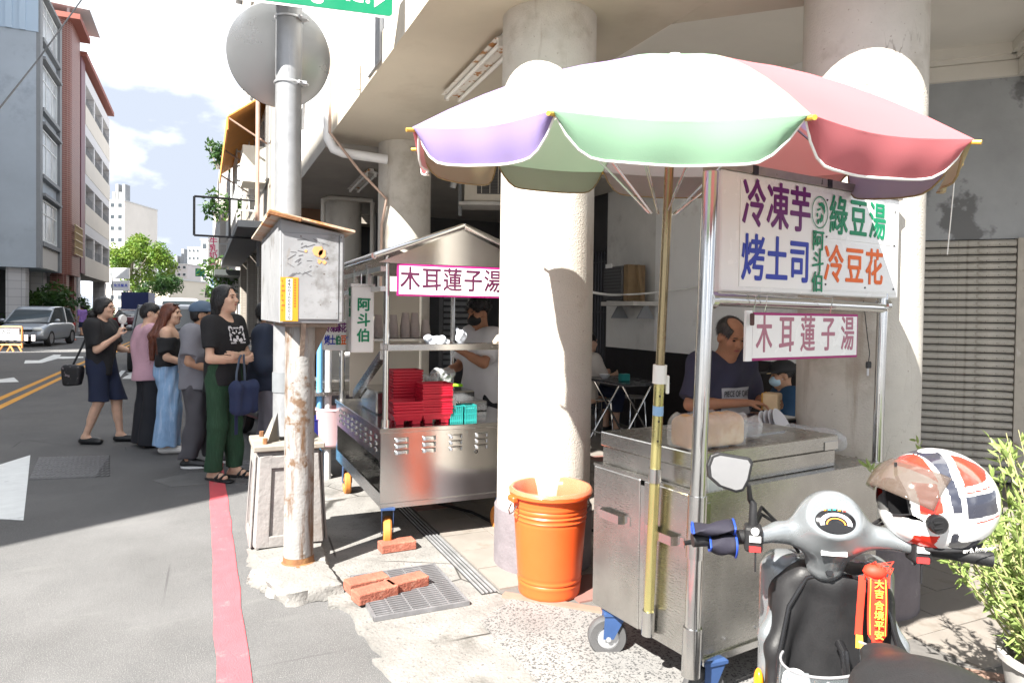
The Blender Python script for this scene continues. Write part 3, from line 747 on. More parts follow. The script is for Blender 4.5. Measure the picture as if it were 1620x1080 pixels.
for s in (-1, 1):
    b.add([(po.x - .012, po.y + s * .07, zb - .2), (po.x - .012, po.y + s * .15, zb), (po.x - .012, po.y + s * .07, zb), (po.x + .012, po.y + s * .07, zb - .2), (po.x + .012, po.y + s * .15, zb), (po.x + .012, po.y + s * .07, zb)], [(0, 1, 2), (5, 4, 3), (0, 3, 4, 1), (1, 4, 5, 2), (0, 2, 5, 3)])
b.obj('bracket', m_bracket, t)
b = LB(CO); b.bb((ul + .03, VB + .02, zb - .02), (ur - .03, vf - .02, zb)); b.obj('mounting_plate', m_bracket, t)
# yellow sticker with its number
s0, s1 = PV(443, 508, VB - .01), PV(472, 439, VB - .01)
b = LB(CO); b.bb((s0.x, VB - .0105, s0.z), (s1.x, VB - .0085, s1.z)); st = b.obj('sticker', mat('sticker_yellow', (.55, .21, .01), .5, var=.08, col2=(.55, .33, .1), c2=.62, c2s=20), t)
w_ = s1.x - s0.x; h_ = s1.z - s0.z
b = LB(CO); b.bb((s0.x + w_ * .32, VB - .0118, s0.z + h_ * .03), (s0.x + w_ * .66, VB - .0106, s1.z - h_ * .03)); b.obj('white_strip', mat('sticker_white', (.75, .75, .72), .5), st)
num = '660010000010'
for i, ch in enumerate(num):
    mtx = frame(Vector((s0.x + w_ * .49, VB - .0122, s1.z - h_ * (.075 + .077 * i))) - CO, (1, 0, 0), (0, 0, 1))
    text('digit', ch, h_ * .082, mtx @ Matrix.Diagonal((1.75, 1, 1, 1)), m_black, st, bold=.01)
b = LB(CO)
for i in range(11): 
    b.bb((s0.x + w_ * .76, VB - .0116, s1.z - h_ * (.07 + i * .06)), (s0.x + w_ * .86, VB - .0107, s1.z - h_ * (.04 + i * .06)))
for i in range(7): b.bb((s0.x + w_ * .08, VB - .0116, s1.z - h_ * (.1 + i * .11)), (s0.x + w_ * (.13 + .06 * (i % 3)), VB - .0107, s1.z - h_ * (.07 + i * .11)))
b.obj('small_print', mat('print_brown', (.25, .08, .02), .6), st)
b = LB(CO); random.seed(4)
for i in range(26):                                        # scratches and scribbles on the door
    x, z = random.uniform(ul + .05, ur - .09), random.uniform(zb + .24, zb + .46); a = random.uniform(-1, .6)
    b.box((x, VB - .009, z), (random.uniform(.01, .05), .0012, random.uniform(.0015, .004)), Matrix.Rotation(a, 3, 'Y'))
b.obj('scribble', mat('scribble_ink', (.12, .12, .13), .8), t)
b = LB(CO)
for x, z, r_ in ((ul + .195, zb + .385, .028), (ul + .215, zb + .37, .02), (ul + .2, zb + .33, .012), (ul + .225, zb + .325, .01), (ul + .13, zb + .38, .008)):
    b.prism([(r_ * math.cos(a) * random.uniform(.7, 1.2), r_ * 1.1 * math.sin(a) * random.uniform(.7, 1.2)) for a in np.linspace(0, 2 * PI, 9)[:-1]], .0012, frame((x, VB - .0085, z), (1, 0, 0), (0, 0, 1)))
b.obj('rust_spot', mat('rust_pale', (.55, .25, .1), .8, var=.2), t)

# lamp post on its tapered pedestal
PC = G(452, 864, .085); PC = Vector((PC.x + .02, PC.y + .2, .085))
t = thing('lamp_post', 'tall grey galvanised lamp post rising behind the steel cabinet', 'lamp post', PC)
zp = .62
b = MB(); b.cyl((0, 0, zp), (0, 0, 7.5), .079, .070, n=36); b.obj('pole', m_galv2, t, smooth=True)
b = MB(); hw0, hw1 = .205, .175
for sx, sy in ((1, 1),): b.box((0, 0, zp / 2 - .03), (hw0 * 2, hw0 * 2, zp - .06), taper=(hw1 / hw0, hw1 / hw0))
pd = b.obj('pedestal', m_rusty2 if 'm_rusty2' in globals() else mat('pedestal_paint', (.205, .195, .19), .8, var=.2, vs_=6, bump=.4, bs=40, col2=(.145, .125, .11), c2=.5, c2w=.2, c2s=3), t, bevel=.03, seg=3)
MB().box((0, 0, zp - .045), (hw1 * 2 + .05, hw1 * 2 + .05, .035)).obj('cap_plate', mat('cap_plate', (.24, .22, .19), .7, .2, var=.2, vs_=8, col2=(.2, .1, .045), c2=.6, c2s=6), t, bevel=.006)
def panel(zl, zh, f):                                     # raised border that leaves a recessed field on the front and the road side
    for side in range(4):
        rz_ = Matrix.Rotation(side * PI / 2, 3, 'Z'); b = MB()
        for a0, a1, c0, c1 in ((-1, -.62, 0, 1), (.62, 1, 0, 1), (-.62, .62, 0, .12), (-.62, .62, .86, 1)):
            q = []
            for xx, tt in ((a0, c0), (a1, c0), (a1, c1), (a0, c1)):
                hw = hw0 + (hw1 - hw0) * (tt * (zp - .09) / (zp - .06)); q.append(Vector((xx * hw * .93, -hw - .0, .01 + tt * (zp - .1))))
            n_ = Vector((0, -.013, 0)); vs_ = [rz_ @ p for p in q] + [rz_ @ (p + n_) for p in q]
            b.add(vs_, [(0, 3, 2, 1), (4, 5, 6, 7), (0, 1, 5, 4), (1, 2, 6, 5), (2, 3, 7, 6), (3, 0, 4, 7)])
        b.obj('panel_border', MATS['pedestal_paint'], pd, bevel=.005, seg=2)
panel(0, 1, 0)
b = MB()
for k in range(4):
    a = PI / 4 + k * PI / 2; b.add([(.08 * math.cos(a) , .08 * math.sin(a), zp - .03), (.17 * math.cos(a), .17 * math.sin(a), zp - .03), (.08 * math.cos(a), .08 * math.sin(a), zp + .14), (.08 * math.cos(a) + .01, .08 * math.sin(a) + .01, zp - .03), (.17 * math.cos(a) + .01, .17 * math.sin(a) + .01, zp - .03), (.08 * math.cos(a) + .01, .08 * math.sin(a) + .01, zp + .14)], [(0, 1, 2), (5, 4, 3), (0, 3, 4, 1), (1, 4, 5, 2), (2, 5, 3, 0)])
b.obj('rib', MATS['cap_plate'], t)
for k in range(4):
    a = k * PI / 2 + PI / 4; MB().cyl((.185 * math.cos(a), .185 * math.sin(a), zp - .03), (.185 * math.cos(a), .185 * math.sin(a), zp + .005), .014, n=6).obj('bolt', m_rust, t)
MB().lathe([(.083, .88), (.0835, .97), (.083, 1.0)], n=36).obj('painted_band', mat('dark_band', (.13, .14, .15), .6, var=.2), t, smooth=True)
for zz in (PV(450, 30, PC.y).z - PC.z, PV(450, 132, PC.y).z - PC.z):
    b = MB(); b.lathe([(.084, zz - .006), (.086, zz), (.084, zz + .006)], n=36); b.box((.07, -.05, zz), (.05, .05, .018)); b.cyl((.05, -.09, zz), (.11, -.03, zz), .006, n=6); b.obj('clamp', m_steelgal, t, smooth=True)
# convex traffic mirror seen from behind
mc = P(443, 89, PC.dot(fw) - EYE.dot(fw) + .16)
t = thing('traffic_mirror', 'round traffic mirror seen from its grey back, clamped to the lamp post', 'traffic mirror', mc)
nd = (EYE - mc).normalized(); nd = (nd + Vector((.1, 0, .0))).normalized()
MR = 77 / 1080 * ((mc - EYE).dot(fw))
m_mback = mat('mirror_back', (.30, .31, .32), .3, .7, var=.06, vs_=2, bump=.03, bs=6)
MB().lathe([(MR + .006, -.035), (MR + .008, -.02), (MR + .004, -.012), (MR - .006, -.008), (MR * .8, .006), (MR * .45, .02), (MR * .1, .026), (.001, .026)], axis=nd, n=64).obj('back_shell', m_mback, t, smooth=True)
MB().lathe([(MR + .0065, -.036), (MR * .97, -.04), (MR * .6, -.075), (MR * .2, -.095), (.001, -.097)], axis=nd, n=48).obj('mirror_face', mat('mirror_glass', (.85, .85, .86), .03, 1.), t, smooth=True)
MB().cyl(nd * .02, nd * .10, .02, n=10).obj('bracket', m_steelgal, t)
# green street sign, cut by the top of the picture
Z1 = 3.78; a_, c_ = P(352, -3, Z1), P(624, 34, Z1 * 1.066); c_.z = a_.z
ex = (c_ - a_).normalized(); sw = (c_ - a_).length; shh = .46
t = thing('street_sign', 'green street name sign with white lettering and an arrow, at the top', 'street sign', a_)
mm = frame((0, 0, 0), ex, (0, 0, 1))
def rrect(w, h, r, n=6):
    o = []
    for cx_, cy_, a0 in ((w - r, r, -PI / 2), (w - r, h - r, 0), (r, h - r, PI / 2), (r, r, PI)):
        for k in range(n + 1): a = a0 + PI / 2 * k / n; o.append((cx_ + r * math.cos(a), cy_ + r * math.sin(a)))
    return o
MB().prism(rrect(sw, shh, .03), .004, mm).obj('border', mat('sign_white', (.8, .82, .82), .4), t)
MB().prism([(x + .014, y + .014) for x, y in rrect(sw - .028, shh - .028, .022)], .0022, mm @ Matrix.Translation((0, 0, .0042))).obj('plate', mat('sign_green', (.0, .15, .07), .35, var=.03), t)
text('lettering', 'g Rd.', .165, mm @ Matrix.Translation((sw - .305, .122, .0068)), MATS['sign_white'], t, bold=.012, extr=.0006)
MB().prism([(sw - .118, .052), (sw - .058, .102), (sw - .118, .152)], .0015, mm @ Matrix.Translation((0, 0, .0066))).obj('arrow', MATS['sign_white'], t)
b = MB(); b.bb((.25, .02, .1), (.36, .2, .13)); b.obj('mount', m_steelgal, t)
cable('white_conduit_pole', 'thin white conduit hanging beside the round mirror', [P(492, -20, 4.6), P(486, 90, 4.6), P(478, 205, 4.6)], .012, mat('white_conduit', (.7, .7, .7), .5), 'conduit')
# ------------------------------------------------------------------ left row of houses
m_grey = mat('grey_render', (.40, .45, .50), .85, var=.1, vs_=.5, bump=.05, col2=(.33, .37, .42), c2=.55, c2s=.7)
m_greyd = mat('grey_trim', (.24, .25, .26), .8, var=.1, vs_=2)
m_cream = mat('cream_tile', (.62, .58, .52), .7, var=.05, vs_=1)
m_winf = mat('window_frame', (.68, .70, .70), .5)
m_glass = mat('window_glass', (.05, .06, .07), .1, spec=.8)
m_glassl = mat('window_glass_pale', (.42, .45, .46), .2, spec=.7, var=.2, vs_=.8)
def tilewall(name, c1, c2, sx, sy, coord='Object'):
    m = mat(name, c1, .5); t = m.node_tree
    n = N(t, 'ShaderNodeTexBrick'); n.offset = 0; n.inputs['Scale'].default_value = 1; n.inputs['Brick Width'].default_value = sx; n.inputs['Row Height'].default_value = sy
    n.inputs['Mortar Size'].default_value = .012; n.inputs['Color1'].default_value = (*c1, 1); n.inputs['Color2'].default_value = (*[x * .82 for x in c1], 1); n.inputs['Mortar'].default_value = (*c2, 1)
    tc_ = N(t, 'ShaderNodeTexCoord'); sp = N(t, 'ShaderNodeSeparateXYZ'); cb = N(t, 'ShaderNodeCombineXYZ'); ad = N(t, 'ShaderNodeMath', operation='ADD')
    l = t.links.new; l(tc_.outputs[coord], sp.inputs[0]); l(sp.outputs['X'], ad.inputs[0]); l(sp.outputs['Y'], ad.inputs[1]); l(ad.outputs[0], cb.inputs['X']); l(sp.outputs['Z'], cb.inputs['Y'])
    l(cb.outputs[0], n.inputs['Vector']); l(n.outputs['Color'], t.nodes['Principled BSDF'].inputs['Base Color']); return m
m_redtile = tilewall('red_tile', (.19, .06, .045), (.30, .2, .17), .30, .12)
m_whtile = tilewall('white_tile', (.56, .555, .56), (.30, .30, .32), .55, .4)
UL = -7.5
def HB(o): return LB(o)
def window_u(parent, o, u, v0, v1, z0, z1, frame_m, glass_m, mull=3, depth=.12, side=1, cross=True):
    """window in a facade that faces the street (side=1 faces +x, -1 faces -x)"""
    b = LB(o); s = side; t_ = .08
    for a0, a1, c0, c1 in ((v0, v1, z0, z0 + t_), (v0, v1, z1 - t_, z1), (v0, v0 + t_, z0 + t_, z1 - t_), (v1 - t_, v1, z0 + t_, z1 - t_)): b.bb((u - s * .02, a0, c0), (u + s * .07, a1, c1))
    for k in range(1, mull): y = v0 + (v1 - v0) * k / mull; b.bb((u - s * .02, y - .03, z0 + t_), (u + s * .06, y + .03, z1 - t_))
    if cross: b.bb((u - s * .02, v0 + t_, z0 + (z1 - z0) * .66), (u + s * .055, v1 - t_, z0 + (z1 - z0) * .66 + .06))
    w = b.obj('window', frame_m, parent)
    b = LB(o); b.bb((u - s * .015, v0 + .02, z0 + .02), (u + s * .03, v1 - .02, z1 - .02)); b.obj('pane', glass_m, w)
    return w
# grey block
O1 = Vector((-12, 43, 0)); g1 = thing('grey_apartment_house', 'blue grey rendered house at the far left with stacked white windows', 'building', O1)
zf = lambda py, px=75: PU(px, py, UL).z
vA, vB_ = PU(57, 424, UL).y, PU(92, 435, UL).y
z2 = 3.45
b = HB(O1); b.bb((-24, vA, z2), (UL, vB_, 17.5)); b.obj('wall', m_grey, g1)
b = HB(O1); b.bb((UL - 1.3, vA + .3, 0), (UL - .5, vA + 1.1, z2)); b.obj('pillar', m_whtile, g1); b = HB(O1); b.bb((UL - 1.3, vB_ - 1.1, 0), (UL - .5, vB_ - .3, z2)); b.obj('pillar', m_whtile, g1); b = HB(O1); b.bb((-16, vA + .3, 0), (-15.3, vA + 1, z2)); b.obj('pillar', m_whtile, g1)
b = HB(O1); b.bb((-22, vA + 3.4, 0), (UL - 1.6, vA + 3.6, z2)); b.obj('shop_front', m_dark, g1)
b = HB(O1); b.bb((UL + .002, vA, z2), (UL + .18, vA + .55, 17.5)); b.obj('corner_trim', m_greyd, g1); b = HB(O1); b.bb((UL + .002, vB_ - .6, z2), (UL + .18, vB_, 17.5)); b.obj('corner_trim', m_greyd, g1)
for (y0, y1) in ((20, 78), (117, 183), (215, 283), (322, 385)):
    za, zb_ = PU(75, y1, UL).z, PU(75, y0, UL).z
    window_u(g1, O1, UL, vA + .7, vB_ - .75, za, zb_, m_winf, m_glassl, 3)
    b = HB(O1); b.bb((UL, vA + .56, za - .3), (UL + .24, vB_ - .61, za - .1)); b.obj('sill', m_greyd, g1)
    b = HB(O1); b.bb((UL, vA + .56, zb_ + .1), (UL + .3, vB_ - .61, zb_ + .25)); b.obj('lintel', m_greyd, g1)
b = HB(O1); b.bb((UL, vA + .7, 3.5), (UL + .1, vB_ - .75, 4.6)); b.obj('shutter', mat('pale_shutter', (.5, .48, .45), .6), g1)
cor = HB(O1)
for k in range(30): cor.box((-24 + k * .55, vA - .06, 16.2), (.28, .1, 2.4))
cor.bb((-24, vA - .04, 15), (UL + .1, vA - .01, 17.6)); cor.obj('corrugated_top', mat('corrugated_blue', (.42, .52, .62), .5, .2), g1)
# red tiled house
O2 = Vector((-12, 50, 0)); UR = UL + .55; g2 = thing('red_tiled_house', 'dark red tiled apartment house with rounded corner beside the grey one', 'building', O2)
vC = PU(128, 430, UR).y
b = HB(O2); b.bb((-22, vB_ + .02, 3.6), (UR - .9, vC, 18)); b.obj('wall', m_cream, g2)
b = HB(O2); pr2 = [(UR - .9, vB_ + .05)] + [(UR - .9 + .9 * math.sin(a), vB_ + .95 - .9 * math.cos(a)) for a in np.linspace(0, PI / 2, 9)] + [(UR, vB_ + 3.6), (UR - .9, vB_ + 3.6)]
b.prism(pr2, 14.6, Matrix.Translation((0, 0, 3.4))); b.obj('rounded_pier', m_redtile, g2, smooth=True, angle=30)
b = HB(O2); b.bb((UR - 1.0, vB_ + .3, 0), (UR - .2, vB_ + 1.2, 3.4)); b.obj('pillar', m_redtile, g2); b = HB(O2); b.bb((UR - 1.0, vC - 1.1, 0), (UR - .2, vC - .3, 3.6)); b.obj('pillar', m_redtile, g2)
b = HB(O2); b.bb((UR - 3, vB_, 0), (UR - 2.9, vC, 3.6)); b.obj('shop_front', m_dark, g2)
gr = HB(O2); zg0, zg1 = PU(106, 398, UR).z, PU(106, 350, UR).z
for k in range(12): gr.bb((UR + .12, vB_ + .9 + k * .24, zg0), (UR + .16, vB_ + .93 + k * .24, zg1))
for z in np.linspace(zg0, zg1, 5): gr.bb((UR + .1, vB_ + .8, z - .03), (UR + .18, vB_ + 3.65, z + .03))
gr.obj('window_grille', mat('brass_grille', (.42, .31, .16), .4, .4), g2)
b = HB(O2); b.bb((UR - .88, vB_ + 3.62, 3.6), (UR - .3, vC, 18)); wl = b.obj('balcony_wall', m_whtile, g2)
for (y0, y1) in ((130, 160), (228, 262), (300, 340)):
    za, zb_ = PU(130, y1, UR - .3).z, PU(130, y0, UR - .3).z
    b = HB(O2); b.bb((UR - .35, vB_ + 3.9, za), (UR - .27, vC - .4, zb_)); b.obj('opening', m_dark, g2)
b = HB(O2); b.bb((-22, vB_, 18), (UR + .5, vC, 18.3)); b.obj('roof', mat('roof_red', (.25, .08, .06), .7), g2)
b = HB(O2); b.add([(-20, vB_ + .5, 19.5), (UR + .9, vB_ + .5, 18.8), (UR + .9, vB_ + 5, 18.8), (-20, vB_ + 5, 19.5), (-20, vB_ + .5, 19.6), (UR + .9, vB_ + .5, 18.9), (UR + .9, vB_ + 5, 18.9), (-20, vB_ + 5, 19.6)], [(0, 3, 2, 1), (4, 5, 6, 7), (0, 1, 5, 4), (1, 2, 6, 5), (2, 3, 7, 6), (3, 0, 4, 7)])
for x in (UR - .2, -14): b.bb((x - .06, vB_ + .8, 18.3), (x + .06, vB_ + .92, 18.9))
b.obj('roof_canopy', mat('canopy_sheet', (.45, .46, .48), .6, .3), g2)
# white balcony house
O3 = Vector((-12, 60, 0)); g3 = thing('balcony_house', 'white house with purple mullions and arched balconies past the red tiled one', 'building', O3)
vD = PU(173, 430, UR).y
b = HB(O3); b.bb((-22, vC + .02, 3.7), (UR - 1.0, vD, 17.2)); b.obj('wall', mat('shade_white', (.6, .6, .62), .7), g3)
b = HB(O3); b.bb((UR - 1.0, vC + .05, 3.7), (UR, vC + 1.6, 17.5)); b.obj('end_wall', mat('purple_tile', (.16, .06, .08), .5), g3)
levels = [(3.6, 5.6), (7.0, 8.9), (10.2, 12.0), (13.4, 15.3)]
for i, (za, zb_) in enumerate(levels):
    b = HB(O3); b.bb((UR - 1.0, vC + 1.62, za), (UR + .02, vD, za + 1.25)); b.obj('balcony', m_cream, g3)
    b = HB(O3); b.bb((UR - 1.0, vC + 1.62, zb_ + .7), (UR, vD, zb_ + 1.5)); b.obj('lintel', MATS['shade_white'], g3)
    for k in range(4):
        y = vC + 1.7 + (vD - vC - 1.7) * k / 3; b = HB(O3); b.bb((UR - .9, y - .25, za + 1.25), (UR - .02, y + .25, zb_ + .7)); b.obj('pier', m_whtile, g3)
    gg = HB(O3)
    for k in range(26): y = vC + 1.9 + k * (vD - vC - 2) / 26; gg.bb((UR - .1, y, za + 1.25), (UR - .06, y + .04, za + 1.9))
    tag(gg.obj('railing', m_greyd, g3), kind='stuff')
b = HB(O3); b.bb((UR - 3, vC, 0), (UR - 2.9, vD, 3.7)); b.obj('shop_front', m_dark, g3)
b = HB(O3); b.bb((UR - 1, vC + .4, 0), (UR - .2, vC + 1.3, 3.7)); b.obj('pillar', m_whtile, g3); b = HB(O3); b.bb((UR - 1, vD - 1.3, 0), (UR - .2, vD - .4, 3.7)); b.obj('pillar', m_whtile, g3)
b = HB(O3); b.bb((-22, vC, 17.2), (UR + .3, vD + .2, 17.5)); b.obj('roof', mat('roof_red', (.25, .08, .06), .7), g3)
# ------------------------------------------------------------------ distance
def block(name, label, px0, px1, ytop, Z, col, depth=14, rows=5, cols=3, roofbits=0, wcol=None):
    a, c = P(px0, 490, Z), P(px1, 490, Z); zt = P(px0, ytop, Z).z
    ex_ = (c - a).to_2d(); w = ex_.length; o = ((a + c) / 2).to_2d().to_3d()
    t = thing(name, label, 'building', o, math.atan2(ex_.y, ex_.x))
    MB().box((0, depth / 2, zt / 2), (w, depth, zt)).obj('wall', mat('far_%s' % name + str(round(px0)), col, .8, var=.08, vs_=.2), t)
    for i in range(rows):
        for k in range(cols):
            z = zt * (i + .62) / rows; x = -w / 2 + w * (k + .5) / cols
            q = MB().box((x, -.08, z), (w / cols * .58, .16, zt / rows * .42)).obj('window', wcol or m_winf, t)
            MB().box((x, -.13, z), (w / cols * .5, .16, zt / rows * .34)).obj('pane', m_glass, q)
    for i in range(roofbits):
        MB().box((-w / 2 + w * (.3 + .6 * i / max(1, roofbits)), 3, zt + 1 + (i % 2)), (w * .12, 2, 2.6 + (i % 2) * 1.5)).obj('roof_structure', m_greyd, t)
    MB().box((0, depth / 2, zt + .12), (w + .3, depth + .3, .24)).obj('parapet', mat('far_parapet', (.5, .5, .49), .8), t)
    return t
block('tower_block', 'pale tower block rising behind the green tree', 160, 196, 318, 150, (.62, .58, .53), rows=10, cols=3, roofbits=4)
block('far_house', 'beige two storey house with balcony behind the tree', 222, 268, 441, 92, (.60, .54, .45), rows=2, cols=3)
block('far_office', 'tall white office block at the end of the street', 297, 322, 392, 190, (.72, .72, .71), rows=9, cols=4)
block('far_flats', 'grey pink block of flats left of the white office block', 262, 296, 418, 170, (.52, .48, .47), rows=7, cols=4, roofbits=2)
block('far_shop_row', 'low pale shop row under the white office block', 296, 330, 452, 140, (.66, .62, .58), rows=3, cols=4)
block('far_terrace', 'light terrace house at the right end of the street', 318, 352, 380, 120, (.63, .61, .58), rows=5, cols=3)
# red gate across the far street
ga, gb = P(268, 490, 105), P(318, 490, 105)
ex_ = (gb - ga).to_2d(); gw = ex_.length; go = ((ga + gb) / 2).to_2d().to_3d()
t = thing('street_gate', 'red ceremonial gate with a yellow band across the far street', 'gate', go, math.atan2(ex_.y, ex_.x))
m_gr = mat('gate_red', (.55, .10, .06), .6); zg = P(290, 454, 105).z
for s in (-1, 1): MB().box((s * gw / 2, 0, zg / 2), (.35, .35, zg)).obj('post', m_gr, t)
MB().box((0, 0, zg), (gw + 1, .6, .4)).obj('top_beam', m_gr, t); MB().box((0, 0, zg - 2.3), (gw, .4, .9)).obj('name_band', mat('gate_yellow', (.75, .48, .03), .6), t)
for k in range(4): MB().box((-gw / 2 + gw * (k + .5) / 4, 0, zg - 1.0), (gw / 8, .3, 1.2)).obj('panel', mat('gate_panel', (.6, .2, .12), .6), t)
# ------------------------------------------------------------------ trees
m_bark = mat('bark', (.30, .26, .21), .9, var=.25, vs_=2, bump=.4, bs=12)
def leafmat(name, c1, c2):
    m = mat(name, c1, .5); t = m.node_tree; b = t.nodes['Principled BSDF']
    g = N(t, 'ShaderNodeObjectInfo'); tn = N(t, 'ShaderNodeTexNoise'); tn.inputs['Scale'].default_value = .9; tcc = N(t, 'ShaderNodeTexCoord')
    x = N(t, 'ShaderNodeMix', data_type='RGBA'); x.inputs['A'].default_value = (*c1, 1); x.inputs['B'].default_value = (*c2, 1)
    mr = N(t, 'ShaderNodeMapRange'); mr.inputs['From Min'].default_value = .35; mr.inputs['From Max'].default_value = .65
    t.links.new(tcc.outputs['Object'], tn.inputs['Vector']); t.links.new(tn.outputs['Fac'], mr.inputs['Value']); t.links.new(mr.outputs[0], x.inputs['Factor']); t.links.new(x.outputs['Result'], b.inputs['Base Color'])
    tr = N(t, 'ShaderNodeBsdfTranslucent'); t.links.new(x.outputs['Result'], tr.inputs['Color'])
    ad = N(t, 'ShaderNodeMixShader'); ad.inputs[0].default_value = .35
    out = t.nodes['Material Output']; t.links.new(b.outputs[0], ad.inputs[1]); t.links.new(tr.outputs[0], ad.inputs[2]); t.links.new(ad.outputs[0], out.inputs['Surface'])
    return m
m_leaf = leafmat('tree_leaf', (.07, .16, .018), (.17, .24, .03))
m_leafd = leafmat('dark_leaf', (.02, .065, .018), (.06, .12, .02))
def leaves(clumps, n, size, seed, aspect=.45):
    rng = np.random.default_rng(seed); V = []; F = []
    cl = np.array([c[:3] for c in clumps], float); rr = np.array([np.abs(c[3:]) if len(c) > 4 else (abs(c[3]),) * 3 for c in clumps], float)
    w = rr.prod(1) ** (2 / 3); pick = rng.choice(len(clumps), n, p=w / w.sum())
    d = rng.normal(size=(n, 3)); d /= np.linalg.norm(d, axis=1)[:, None]
    pos = cl[pick] + d * rr[pick] * (rng.uniform(0, 1, (n, 1)) ** .33)
    ax = rng.normal(size=(n, 3)); ax[:, 2] -= .3; ax /= np.linalg.norm(ax, axis=1)[:, None]
    sd_ = np.cross(ax, rng.normal(size=(n, 3))); sd_ /= np.linalg.norm(sd_, axis=1)[:, None]
    s_ = size * rng.uniform(.6, 1.4, (n, 1))
    p = np.stack([pos, pos + ax * s_ * .5 + sd_ * s_ * aspect * .5, pos + ax * s_, pos + ax * s_ * .5 - sd_ * s_ * aspect * .5], 1)
    return p.reshape(-1, 3), np.arange(n * 4).reshape(n, 4)
def leaf_obj(name, V, F, material, parent):
    me = bpy.data.meshes.new(name); me.from_pydata(V.tolist(), [], F.tolist()); me.materials.append(material); return link(name, me, parent)
def tree(name, label, base, H, crown, n, size, lm, seed, limbs=7, tr=.22, cat='tree'):
    random.seed(seed); t = thing(name, label, cat, base); b = MB()
    top = Vector((random.uniform(-.3, .3), random.uniform(-.3, .3), H * .5))
    b.tube([(0, 0, 0), (top.x * .3, top.y * .5, H * .2), (top.x * .7, top.y * .6, H * .36), tuple(top)], [tr * 1.2, tr, tr * .8, tr * .6], 8)
    for c in crown[:limbs]:
        c = Vector(c[:3]); m_ = top.lerp(c, .5) + Vector((random.uniform(-.3, .3), random.uniform(-.3, .3), random.uniform(-.4, .1)))
        st_ = Vector((top.x * .8, top.y * .8, H * random.uniform(.34, .5)))
        b.tube([st_, m_, c], [tr * .5, tr * .3, tr * .1], 6)
    b.obj('trunk', m_bark, t, smooth=True)
    V, F = leaves(crown, n, size, seed); leaf_obj('crown', V, F, lm, t); return t
TB = P(206, 500, 78); TB.z = 0
zc = lambda py: P(220, py, 78).z
k78 = 78 / 1080
cr_ = []
rng = random.Random(3)
for i in range(26):
    a = rng.uniform(0, 2 * PI); r_ = rng.uniform(.1, 1) ** .6 * 3.5; x_ = (222 - 206) * k78 + r_ * math.cos(a); y_ = r_ * math.sin(a)
    zz = zc(412) + rng.uniform(-2.4, 2.6) * math.sqrt(max(.05, 1 - (r_ / 3.9) ** 2)); cr_.append((x_ * .9, y_ - .4 * x_, zz, rng.uniform(.7, 1.25)))
tree('street_tree', 'big leafy tree with a sunlit yellow green crown over the far street', TB, 9.5, cr_, 9000, .34, m_leaf, 11, 9, .25)
TB2 = P(232, 500, 84); TB2.z = 0
cr2 = [(rng.uniform(-2, 3.4), rng.uniform(-1, 2), P(230, rng.uniform(430, 472), 84).z, rng.uniform(.7, 1.2)) for i in range(14)]
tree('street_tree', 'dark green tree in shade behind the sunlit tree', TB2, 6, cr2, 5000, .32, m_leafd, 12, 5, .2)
# potted greenery along the left houses
def shrub(label, base, w, h, n, seed, lm=m_leafd, size=.28, cat='shrub'):
    rg = random.Random(seed); cl = [(rg.uniform(-w, w) * .5, rg.uniform(-.3, .3), rg.uniform(.25, 1) * h, rg.uniform(.2, .38) * h) for i in range(9)]
    t = thing('shrub', label, cat, base); b = MB()
    for c in cl[:6]: b.tube([(c[0] * .3, c[1] * .3, 0), (c[0] * .7, c[1] * .7, c[2] * .5), c[:3]], [.03, .022, .008], 5)
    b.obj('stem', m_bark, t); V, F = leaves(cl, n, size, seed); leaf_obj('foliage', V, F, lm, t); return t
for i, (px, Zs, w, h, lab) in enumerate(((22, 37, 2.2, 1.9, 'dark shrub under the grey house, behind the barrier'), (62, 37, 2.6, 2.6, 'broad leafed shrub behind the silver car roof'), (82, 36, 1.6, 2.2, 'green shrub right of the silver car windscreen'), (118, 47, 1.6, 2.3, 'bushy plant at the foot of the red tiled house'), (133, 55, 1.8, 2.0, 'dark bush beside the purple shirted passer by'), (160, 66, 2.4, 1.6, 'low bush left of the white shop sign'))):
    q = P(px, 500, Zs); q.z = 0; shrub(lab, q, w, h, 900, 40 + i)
# white shop sign on a pole: four blue characters
so = P(180, 500, 62); so.z = 0
t = thing('shop_sign', 'white double shop sign with blue characters on a thin pole', 'sign', so, -TH)
k62 = 62 / 1080; zt = lambda py: P(190, py, 62).z
MB().cyl((-.15, 0, 0), (-.15, 0, zt(424)), .06).obj('pole', m_greyd, t)
for y0, y1 in ((424, 441), (444, 460)): MB().box((12 * k62, 0, (zt(y0) + zt(y1)) / 2), (25 * k62, .25, zt(y0) - zt(y1))).obj('board', mat('sign_board', (.62, .63, .64), .5), t, bevel=.03)
text('lettering', '免洗餐具', 5.6 * k62, frame((12 * k62, -.128, zt(452)), (1, 0, 0), (0, 0, 1)), mat('sign_blue', (.02, .05, .42), .5), t, bold=.02)
